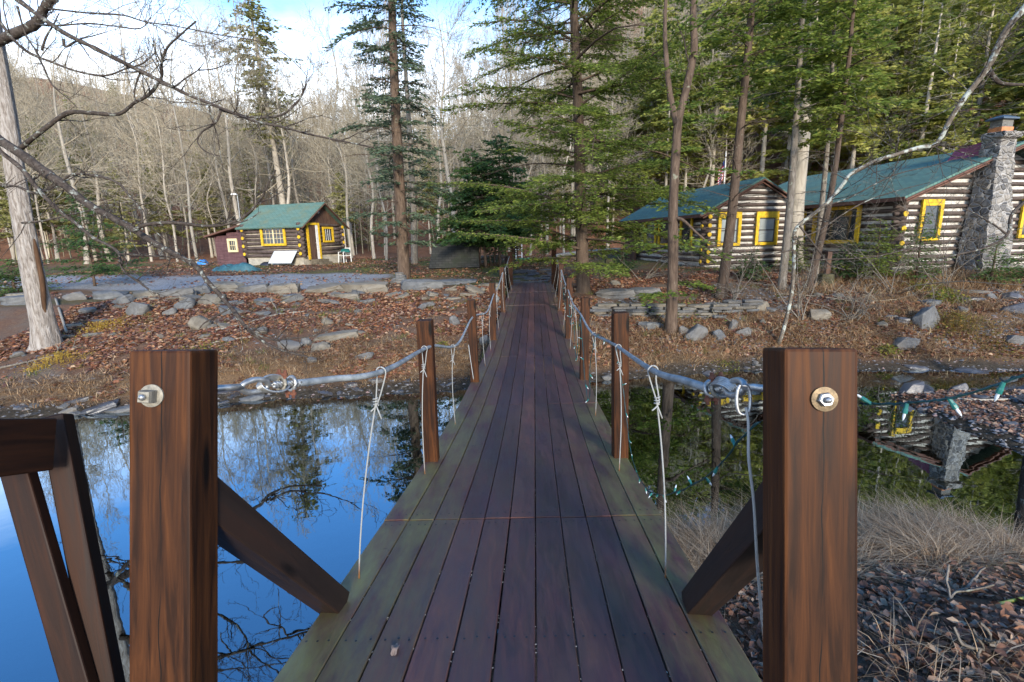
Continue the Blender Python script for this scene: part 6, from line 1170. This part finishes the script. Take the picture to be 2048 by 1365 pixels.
scatter(46, (-11, 0.2), (8.5, 11), lambda x, y: -0.12 < y - fs(x) < 0.35, (0.12, 0.42), 'flat stone along the left water edge', 'flat stones along the left water edge', 'ssb', ('rock', 'slate', 'slate'))
scatter(48, (-12, -1), (14.5, 18), lambda x, y: 5.6 < y - fs(x) < 7.0, (0.35, 0.9), 'tan slab along the top of the left bank', 'slabs along the top of the left bank', 's', ('rocktan', 'rock'))
scatter(70, (2, 12), (11, 18), lambda x, y: 1.6 < y - fs(x) < 5.5, (0.12, 0.45), 'grey stone in dry grass on the right bank', GRR, 'bbs', ('rock', 'rock', 'rocktan'))
scatter(34, (1.5, 8), (9.8, 12), lambda x, y: -0.2 < y - fs(x) < 0.4, (0.10, 0.32), 'small stone along the right water edge', 'small stones along the right water edge', 'bs', ('rock', 'slate'))
scatter(64, (6.6, 13), (5.2, 10.6), lambda x, y: float(H(x, y)) > ZW - 0.12, (0.16, 0.75), 'dark wet slate lying in the shallows at the right', 'wet slates in the shallows at the right', 'ssb', ('slate',))
scatter(30, (10, 16), (11.5, 15.5), lambda x, y: 1 < y - fs(x) < 4, (0.10, 0.35), 'grey stone on the gravel slope at the right edge', 'stones on the gravel slope at the right edge', 'bs', ('rock', 'slate'))
rpx(1165 * 0 + 1790, 1010, 62, 34, 'pale boulder behind the big right post at the near water edge', 'b', 'rock', 0.2, (0, 0))
# pebbles on the gravel slope and shores: uncounted
def pebbles(name, label, n, xr, yr, test, size, mat, seed):
    r = np.random.default_rng(seed); x = r.uniform(*xr, n); y = r.uniform(*yr, n); k = test(x, y); x, y = x[k], y[k]; n = len(x); z = H(x, y); s_ = size[0] + (size[1] - size[0]) * r.random(n) ** 2
    base = np.array([[1, 0, 0], [-1, 0, 0], [0, 1, 0], [0, -1, 0], [0, 0, 1], [0, 0, -1.0]]); V = base[None] * s_[:, None, None] * r.uniform(0.6, 1.2, (n, 6, 1)) * np.array([1, .8, .45]); a = r.uniform(0, 6.28, n); c_, q_ = np.cos(a)[:, None], np.sin(a)[:, None]
    V = np.stack([V[..., 0] * c_ - V[..., 1] * q_, V[..., 0] * q_ + V[..., 1] * c_, V[..., 2]], -1) + np.stack([x, y, z], -1)[:, None]; F = np.array([[0, 2, 4], [2, 1, 4], [1, 3, 4], [3, 0, 4], [2, 0, 5], [1, 2, 5], [3, 1, 5], [0, 3, 5]]); m_ = MB(); m_.add(V.reshape(-1, 3), (F[None] + 6 * np.arange(n)[:, None, None]).reshape(-1, 3)); return tag(m_.build(name, M[mat]), label, None, None, 'stuff')
t = NT('pebble_stone'); t.col(t.ramp(t.island(), [(0, (0.05, 0.052, 0.06)), (0.5, (0.14, 0.14, 0.145)), (0.85, (0.25, 0.235, 0.22)), (1, (0.26, 0.17, 0.15))])); t.rough(0.75, 0.35); M['pebble'] = t.m
ND = lambda x: np.interp(x, FSX, FSY)
pebbles('gravel', 'loose blue grey gravel on the slope at the right edge', 9000, (8.5, 18), (11, 16.5), lambda x, y: (y - ND(x) > 0.8) & (fbm(x, y, .5, 41) + 0.12 * (x - 11.5) > 0), (0.015, 0.09), 'pebble', 1)
pebbles('gravel', 'small pebbles along both water edges', 9000, (-12, 12), (8, 12), lambda x, y: (np.abs(y - ND(x)) < 0.45 + .25 * fbm(x, y, 1, 3)), (0.012, 0.06), 'pebble', 2)
pebbles('gravel', 'small dark pebbles of the shallows at the right', 7000, (6.2, 13), (5, 10.8), lambda x, y: H(x, y) > ZW - 0.2, (0.015, 0.08), 'pebble', 4)
pebbles('gravel', 'scattered small stones among the leaves of the left bank', 4500, (-12, 0), (10, 16.5), lambda x, y: (y - ND(x) > 1.2) & (fbm(x, y, .6, 51) > 0.0), (0.015, 0.07), 'pebble', 5)
pebbles('gravel', 'scattered small stones among the grass of the right bank', 5000, (2, 11), (11, 16.5), lambda x, y: (y - ND(x) > 0.8) & (fbm(x, y, .6, 52) > 0.0), (0.015, 0.07), 'pebble', 6)
# dry stone walls of thin flags
def dry_wall(pts, hpx, label, seed):
    r = np.random.default_rng(seed); P = smooth_path([G(x, y) for x, y in pts], 6); o = thing('dry_stone_wall', label, 'wall', tuple(P[0])); L = np.concatenate([[0], np.cumsum(np.linalg.norm(np.diff(P, axis=0), axis=1))]); hh = hpx * depth(P[0]) / FPX; nl = max(3, int(hh / 0.065))
    for k in range(nl):
        s = r.uniform(-.3, 0); m_ = MB()
        while s < L[-1]:
            w_ = r.uniform(0.3, 0.8); q = np.array([np.interp(s + w_ / 2, L, P[:, j]) for j in range(3)]) - P[0]; sl = slab(w_, r.uniform(0.28, 0.42), hh / nl * 1.05, int(r.integers(0, 9999)), 8, 0.12); Vs = np.concatenate(sl.v) + q + np.array([0, r.uniform(-.04, .04) + k * 0.02, hh * (k + 0.5) / nl - 0.03])
            b0_ = m_.n
            for f_ in sl.f: m_.f.append(f_ + b0_); m_.m.append((len(f_), 0))
            m_.v.append(Vs); m_.n += len(Vs); s += w_ * 0.97
        m_.build('stone_course', M['rocktan' if k % 3 == 1 else 'rock'], o)
    return o
dry_wall([(1195, 632), (1260, 632), (1330, 633), (1400, 634), (1440, 633)], 26, 'low dry stone wall of thin flags right of the bridge', 1)
dry_wall([(1420, 628), (1460, 622), (1505, 620)], 22, 'short stack of thin flags ending at the pale tilted slab', 2)
# cairn on the bank top
p = G(800, 566); s_ = depth(p) / FPX; cn = thing('cairn', 'little stack of flat stones at the left foot of the tall spruce', 'cairn', tuple(p))
for k, wq in enumerate((40, 32, 25, 18)):
    m_ = slab(wq * s_, wq * s_ * 0.8, 6 * s_, 60 + k, 9); m_.build('flat_stone', M['rock'], cn, loc=(r.normal(0, .02), 0, (2 + 5.2 * k) * s_))
# ------------------------------------------------------------------ fallen leaves, grass, herbs, sticks
def leaf6(m_, C, D, Nn, L, W, r):
    """dry leaves: two halves folded on the midrib, curled at the tip"""
    D = unit(D); S = unit(np.cross(D, Nn)); U = np.cross(S, D); n = len(C); L = L[:, None]; W = W[:, None]; cu = r.uniform(-0.05, 0.30, (n, 1)); fo = r.uniform(0.05, 0.45, (n, 1)); j = lambda a: a * r.uniform(0.7, 1.25, (n, 1))
    b = C - D * L / 2; t_ = C + D * L / 2 + U * L * cu; V = np.stack([b, C - D * L * 0.14 + S * j(W * .5) + U * W * fo, C + D * L * 0.2 + S * j(W * .42) + U * (W * fo + L * cu * .3), t_, C + D * L * 0.2 - S * j(W * .42) + U * (W * fo + L * cu * .3), C - D * L * 0.14 - S * j(W * .5) + U * W * fo], 1)
    i = np.arange(n)[:, None] * 6; m_.add(V.reshape(-1, 3), np.concatenate([i + np.array([[0, 1, 2, 3]]), i + np.array([[0, 3, 4, 5]])]))
def leaves(name, label, n, xr, yr, test, size, mat, seed, lift=0.012, tilt=0.35, zf=None):
    r = np.random.default_rng(seed); x = r.uniform(*xr, n); y = r.uniform(*yr, n); k = test(x, y); x, y = x[k], y[k]; n = len(x); z = (H(x, y) if zf is None else zf + 0 * x) + r.uniform(0.003, lift + 0.01, n); a = r.uniform(0, 6.28, n)
    D = np.stack([np.cos(a), np.sin(a), r.normal(0, tilt * .7, n)], -1); N_ = unit(np.stack([r.normal(0, tilt, n), r.normal(0, tilt, n), np.ones(n)], -1)); s_ = r.uniform(*size, n); m_ = MB(); leaf6(m_, np.stack([x, y, z], -1), D, N_, s_, s_ * r.uniform(0.45, 0.8, n), r); return tag(m_.build(name, M[mat]), label, None, None, 'stuff')
off = lambda x, y: (np.abs(x - deckx(y)) > HW + 0.02) | (y > 20.2)
leaves('leaf_litter', 'red brown fallen leaves covering the left bank', 62000, (-13, 1.2), (9, 18), lambda x, y: (y - ND(x) > 0.5) & (fbm(x, y, .9, 61) + 0.45 * fbm(x, y, 3.0, 71) + 0.06 * np.minimum(y - ND(x) - 1, 3) - 0.02 > 0) & off(x, y), (0.05, 0.13), 'litter', 1)
leaves('leaf_litter', 'brown fallen leaves scattered over the right bank', 42000, (1.2, 14), (10.5, 19), lambda x, y: (y - ND(x) > 0.5) & (fbm(x, y, .7, 62) > -0.10) & off(x, y), (0.05, 0.12), 'litter', 2)
leaves('leaf_litter', 'fallen leaves over the clearing and lawn', 42000, (-24, 16), (17, 40), lambda x, y: ((cls(x, y)[0] < 0.35) | (np.sin(x * 91.7 + y * 57.3) > 0.72)) & (fbm(x, y, .35, 63) > -0.06), (0.07, 0.15), 'litter', 3)
leaves('leaf_litter', 'damp brown leaves on the near right bank', 46000, (0.4, 7.5), (-0.5, 6.2), lambda x, y: (np.interp(x, NSX, NSY) - y > 0.05) & off(x, y) & (fbm(x, y, .9, 64) > -0.22), (0.025, 0.080), 'litterN', 4, 0.03, 0.6)
leaves('leaf_litter', 'damp leaves at the near left shore below the deck', 4000, (-3, 0), (0.2, 4), lambda x, y: (np.interp(x, NSX, NSY) - y > 0.02), (0.035, 0.08), 'litterN', 5, 0.02, 0.4)
leaves('leaf_litter', 'raft of dark wet leaves along the shallows at the right', 14000, (5.4, 12), (5.5, 10.2), lambda x, y: (H(x, y) > ZW - 0.02) & (fbm(x, y, .8, 65) + 0.06 * (8.4 - x) > -0.02), (0.04, 0.09), 'litterN', 6, 0.02, 0.35)
leaves('leaf_litter', 'fallen leaves floating on the still water near the banks', 1500, (-10, 7), (1.0, 10.5), lambda x, y: (H(x, y) < ZW - 0.03) & (np.minimum(ND(x) - y, y - np.interp(x, NSX, NSY)) < 0.25 + 1.1 * (fbm(x, y, .5, 66) + .12)), (0.03, 0.08), 'litterN', 9, 0.0, 0.06, ZW)
# single leaf on the deck, and grit in the gaps
lf = atZ(790, 1298, float(deckz(1.55)) + 0.012); m_ = MB(); an = np.linspace(0, 2 * math.pi, 17)[:-1]; rad = 0.022 * (1 + 0.22 * np.sin(an * 5)); m_.add(np.concatenate([np.stack([rad * 0.62 * np.cos(an), rad * 1.3 * np.sin(an), 0.006 * np.cos(an * 2)], -1), [[0, 0, 0.004]]]), [[16, q, (q + 1) % 16] for q in range(16)])
tag(m_.build('fallen_leaf', m_plain('pale_dry_leaf', (0.20, 0.15, 0.125), 0.8, 0.2, 0.3, 60), loc=lf), 'single pale dry leaf lying on the near deck boards', 'leaf')
r = np.random.default_rng(71); n_ = 420; bi = r.integers(1, 11, n_); yy = 0.8 + 9 * r.random(n_) ** 1.5; xx = deckx(yy) - HW + bi * BW + r.normal(0, .0015, n_); m_ = MB(); a = r.uniform(0, 6.28, n_); m_.cards(np.stack([xx, yy, deckz(yy) - 0.001 + r.uniform(0, .004, n_)], -1), np.stack([np.cos(a) * 0.4, np.sin(a), a * 0], -1), np.tile([0.1, 0.1, 1.0], (n_, 1)), r.uniform(0.004, 0.011, n_), r.uniform(0.003, 0.006, n_))
tag(m_.build('debris', m_plain('pale_grit', (0.30, 0.27, 0.23), 0.9, 0.1, 0.4, 40)), 'pale seeds and grit caught in the deck gaps', None, None, 'stuff')
def grass(name, label, pts, hgt, nb, mat, seed, width=0.006, spread=0.12, bend=0.7, kind='stuff', cat=None, dirn=None):
    """bent blades in tufts: three card-like pieces to a blade"""
    r = np.random.default_rng(seed); P = np.repeat(np.asarray(pts, float), nb, 0); n = len(P); a = r.uniform(0, 6.28, n); rr = spread * np.sqrt(r.random(n)); b0 = P + np.stack([np.cos(a) * rr, np.sin(a) * rr, np.full(n, -.01)], -1); b0[:, 2] = H(b0[:, 0], b0[:, 1]) - 0.01
    hh = np.repeat(np.broadcast_to(hgt, (len(pts),)), nb) * r.uniform(0.5, 1.2, n); a2 = a + r.normal(0, 0.8, n); o_ = np.stack([np.cos(a2), np.sin(a2), np.zeros(n)], -1)
    if dirn is not None: o_ = unit(o_ * 0.7 + np.asarray(dirn))
    bd = bend * r.uniform(0.3, 1.5, n); m_ = MB(); pts_ = [b0]
    for t_ in (0.38, 0.72, 1.0): pts_.append(b0 + o_ * (hh * bd * t_ ** 1.9)[:, None] + np.array([0, 0, 1.0]) * (hh * (t_ - 0.42 * np.minimum(bd, 1.3) * t_ ** 2.4))[:, None])
    sd_ = np.stack([-np.sin(a2 + r.normal(0, .5, n)), np.cos(a2), np.zeros(n)], -1); w_ = width * r.uniform(0.6, 1.3, n); V = []
    for q, f_ in zip(pts_, (1.0, 0.9, 0.6, 0.12)): V += [q - sd_ * (w_ * f_ / 2)[:, None], q + sd_ * (w_ * f_ / 2)[:, None]]
    V = np.stack(V, 1); i = np.arange(n)[:, None] * 8; F = np.concatenate([np.stack([i + k, i + k + 1, i + k + 3, i + k + 2], -1).reshape(-1, 4) for k in (0, 2, 4)]); m_.add(V.reshape(-1, 3), F); return tag(m_.build(name, M[mat]), label, cat, None, kind)
def tufts(n, xr, yr, test, seed):
    r = np.random.default_rng(seed); x = r.uniform(*xr, n); y = r.uniform(*yr, n); k = test(x, y) & off(x, y); x, y = x[k], y[k]; return np.stack([x, y, H(x, y)], -1)
grass('dry_grass', 'matted tan grass along the left shore', tufts(1100, (-12, 1.0), (9, 13), lambda x, y: (y - ND(x) > 0.35) & (y - ND(x) < 2.1 + 1.8 * fbm(x, y, .45, 11)), 1), 0.19, 22, 'drygrass', 1, 0.012, 0.2, 1.9)
grass('dry_grass', 'matted tan grass over the right bank', tufts(1700, (2, 13.5), (10.6, 17.5), lambda x, y: (y - ND(x) > 0.4) & (fbm(x, y, .9, 12) > -0.16) & (fbm(x, y, .45, 14) + 0.05 * (4.5 - (y - ND(x))) > 0), 2), 0.24, 20, 'drygrass', 2, 0.012, 0.2, 1.7)
grass('dry_grass', 'rusty dry grass before the log house', tufts(500, (8, 17), (14.5, 17.5), lambda x, y: fbm(x, y, .6, 15) > -0.1, 3), 0.34, 20, 'drygrass', 3, 0.015, 0.2, 1.0)
pg = tufts(2600, (0.9, 8), (1.4, 6.2), lambda x, y: (np.interp(x, NSX, NSY) - y > 0.02) & (np.interp(x, NSX, NSY) - y < 1.5 + 1.6 * fbm(x, y, 0.7, 16)), 4)
grass('pale_grass', 'pale arching dry grass clumps along the near right water edge', pg, 0.24, 40, 'palegrass', 4, 0.0046, 0.16, 2.2, dirn=(-0.1, 0.25, 0))
grass('pale_grass', 'sparse pale dry grass among the leaves of the near right bank', tufts(380, (0.9, 7), (-0.2, 4.6), lambda x, y: (np.interp(x, NSX, NSY) - y > 0.9) & (fbm(x, y, .8, 17) > -0.02), 5), 0.22, 20, 'palegrass', 5, 0.005, 0.14, 1.4)
grass('green_grass', 'short green grass patches of the clearing', tufts(3000, (-24, 14), (17.0, 38), lambda x, y: (cls(x, y)[1] > 0.45), 6), 0.09, 12, 'greengrass', 6, 0.012, 0.25, 0.7)
grass('green_grass', 'scattered green grass tufts on both banks', tufts(160, (-11, 12), (10, 17), lambda x, y: (y - ND(x) > 0.8), 7), 0.16, 26, 'greengrass', 7, 0.008, 0.12, 0.8)
grass('green_grass', 'thin green grass by the near right water', tufts(160, (3.4, 6), (2.2, 5.2), lambda x, y: np.interp(x, NSX, NSY) - y > 0.0, 8), 0.07, 26, 'greengrass', 8, 0.0035, 0.10, 0.6)
def herb(px, py, wpx, hpx, n, mat, seed, label, size=0.05, name='low_plant'):
    p = G(px, py); s_ = depth(p) / FPX; r = np.random.default_rng(seed); u = r.normal(0, 0.32, (n, 2)); x = p[0] + u[:, 0] * wpx * s_; y = p[1] + 0.25 * wpx * s_ + u[:, 1] * wpx * s_ * 0.7; z = H(x, y) + hpx * s_ * r.random(n) * np.exp(-2.5 * (u ** 2).sum(1)); a = r.uniform(0, 6.28, n)
    m_ = MB(); N_ = unit(np.stack([r.normal(0, .5, n), r.normal(-.2, .5, n), np.ones(n)], -1)); m_.cards(np.stack([x, y, z], -1) - p, np.stack([np.cos(a), np.sin(a), r.normal(0.1, .3, n)], -1), N_, size * r.uniform(.6, 1.4, n), size * 0.45, 0.2)
    k_ = r.random(n) < 0.3; b1 = np.stack([x, y, z], -1)[k_] - p; b0 = b1.copy(); b0[:, 2] = H(x[k_], y[k_]) - p[2] - 0.01; b0[:, :2] *= 0.93; m_.segs(b0, b1, 0.003, 0.002, 3); flat = hpx <= 18 and n > 100; return tag(m_.build('ground_cover' if flat else name, M[mat], loc=p), label, None if flat else 'plant', None, 'stuff' if flat else 'thing')
herb(190, 668, 95, 14, 700, 'goldherb', 1, 'patch of golden yellow leaves right of the old pale tree')
herb(100, 730, 85, 16, 500, 'goldherb', 2, 'patch of golden yellow leaves below the old pale tree')
herb(65, 745, 40, 12, 160, 'goldherb', 3, 'small yellow leaf patch at the far left of the shore')
herb(1905, 608, 60, 30, 420, 'fern', 4, 'bright green and yellow leafy plant below the little hemlocks', 0.09)
herb(1935, 672, 110, 34, 900, 'fernrust', 5, 'green and rusty leafy patch right of the leaning boulder', 0.07)
herb(1860, 588, 70, 24, 300, 'fern', 6, 'green leafy plant left of the bushy little hemlock', 0.08)
herb(1785, 712, 40, 18, 220, 'fern', 7, 'small green tuft of leaves in the dry grass', 0.07)
herb(885, 695, 22, 10, 40, 'fern', 8, 'small dark green leaf rosette near the first slim left post', 0.09)
herb(1460, 741, 60, 8, 160, 'fern', 9, 'pale green floating leaves at the right water edge', 0.05)
herb(400, 715, 110, 14, 320, 'fern', 10, 'low green patch on the left bank beside the big post', 0.05)
herb(1345, 640, 150, 26, 260, 'hemlock', 11, 'green hemlock seedlings at the foot of the forked tree', 0.10)
herb(2010, 715, 90, 12, 300, 'fernrust', 12, 'yellow green ground cover at the right edge above the wet slab', 0.06)
grass('dry_grass', 'thin tan grass among the leaves of the left bank', tufts(520, (-12, 1.0), (10, 17), lambda x, y: (y - ND(x) > 1.2) & (fbm(x, y, .6, 81) > 0.02), 21), 0.16, 12, 'drygrass', 21, 0.010, 0.2, 1.6)
# sticks, canes and logs
def stick(pts, r0, r1, mat, label, cat='stick', name='fallen_stick', lift=0.02, twig=0, seed=0):
    P = [G(x, y) + np.array([0, 0, lift]) for x, y in pts]; b = P[0].copy(); Q = smooth_path([p - b for p in P], 5); m_ = MB(); m_.tube(Q, np.linspace(r0, r1, len(Q)), 6); r = np.random.default_rng(seed); sg = []
    for k in range(twig): grow(m_, sg, Q[int(r.uniform(.3, .95) * len(Q))], unit(r.normal(0, 1, 3) * np.array([1, .6, .3]) + np.array([0, 0, .2])), r.uniform(.2, .7), 0.007, 1, r, 0.0, 0.3, (3,), 0.008)
    if sg: m_.segs(*[np.concatenate([s[k] for s in sg]) for k in range(4)], 3)
    return tag(m_.build(name, M[mat], loc=b, smooth=True), label, cat)
stick([(432, 662), (480, 652), (520, 640), (560, 630), (608, 625)], 0.03, 0.02, 'bark_far', 'pale peeled stick lying across the left bank stones', twig=2)
stick([(418, 690), (450, 682), (505, 676)], 0.022, 0.012, 'bark_far', 'short pale stick on the leaves above the big left post')
stick([(0, 738), (60, 725), (110, 712)], 0.03, 0.018, 'bark_grey', 'grey stick at the far left below the old pale tree', twig=3, seed=4)
stick([(112, 600), (120, 625), (128, 650), (134, 668)], 0.035, 0.03, 'bark_far', 'pale leaning stick against the right of the old pale trunk', lift=0.05)
stick([(700, 690), (735, 697), (760, 706)], 0.014, 0.008, 'bark_far', 'thin twig beside the long weathered slab')
stick([(1585, 603), (1620, 620), (1665, 645), (1690, 650)], 0.03, 0.015, 'bark_grey', 'grey dead branch sliding down the right bank', twig=5, seed=6)
stick([(1380, 598), (1430, 625), (1480, 655), (1540, 668)], 0.02, 0.01, 'twig_far', 'thin pale dead branch slanting over the right bank stones', twig=6, seed=7)
stick([(1560, 590), (1640, 595), (1720, 605), (1800, 600)], 0.02, 0.01, 'twig_far', 'long pale branch lying along the top of the right bank', twig=8, seed=8)
stick([(1700, 620), (1760, 608), (1850, 585)], 0.016, 0.008, 'twig_far', 'thin pale branch rising toward the chimney foot', twig=6, seed=9)
stick([(1900, 800), (1960, 803), (2040, 800)], 0.03, 0.02, 'bark_far', 'pale driftwood stick across the wet slates', twig=1, seed=3)
stick([(1990, 1218), (2030, 1208), (2100, 1192)], 0.012, 0.011, 'cane', 'yellow green cane lying on leaves at the near right', 'cane', 'bamboo_cane', 0.03) if 'cane' in M else None
stick([(1840, 1180), (1880, 1215), (1910, 1240)], 0.006, 0.004, 'bark_grey', 'thin grey stick on the leaves at the near right', twig=1, seed=12)
stick([(1745, 1250), (1800, 1215), (1850, 1170)], 0.006, 0.004, 'bark_grey', 'thin twig leaning beside the big right post', twig=1, seed=13)
stick([(1930, 1350), (1990, 1300), (2040, 1280)], 0.009, 0.005, 'bark_grey', 'grey stick at the lower right corner', twig=3, seed=14)
# felled logs and brush far behind the clearing
for k, (x, y, w_, lb) in enumerate(((1150, 507, 90, 'pale felled log lying beyond the lawn right of the bridge end'), (1210, 512, 60, 'short pale log on the brush heap before the stump'), (985, 512, 70, 'dark fallen log behind the young hemlocks'))):
    a_ = atY(x - w_ / 2, y, 33); b_ = atY(x + w_ / 2, y - 3, 33.5); a_[2] = float(H(a_[0], a_[1])) + .1; b_[2] = float(H(b_[0], b_[1])) + .14; m_ = MB(); m_.tube(smooth_path([a_ - a_, (b_ - a_) * .5 + np.array([0, 0, .04]), b_ - a_], 4), 0.13, 8); tag(m_.build('log', M['bark_far' if k < 2 else 'bark_brown'], loc=a_, smooth=True), lb, 'log')
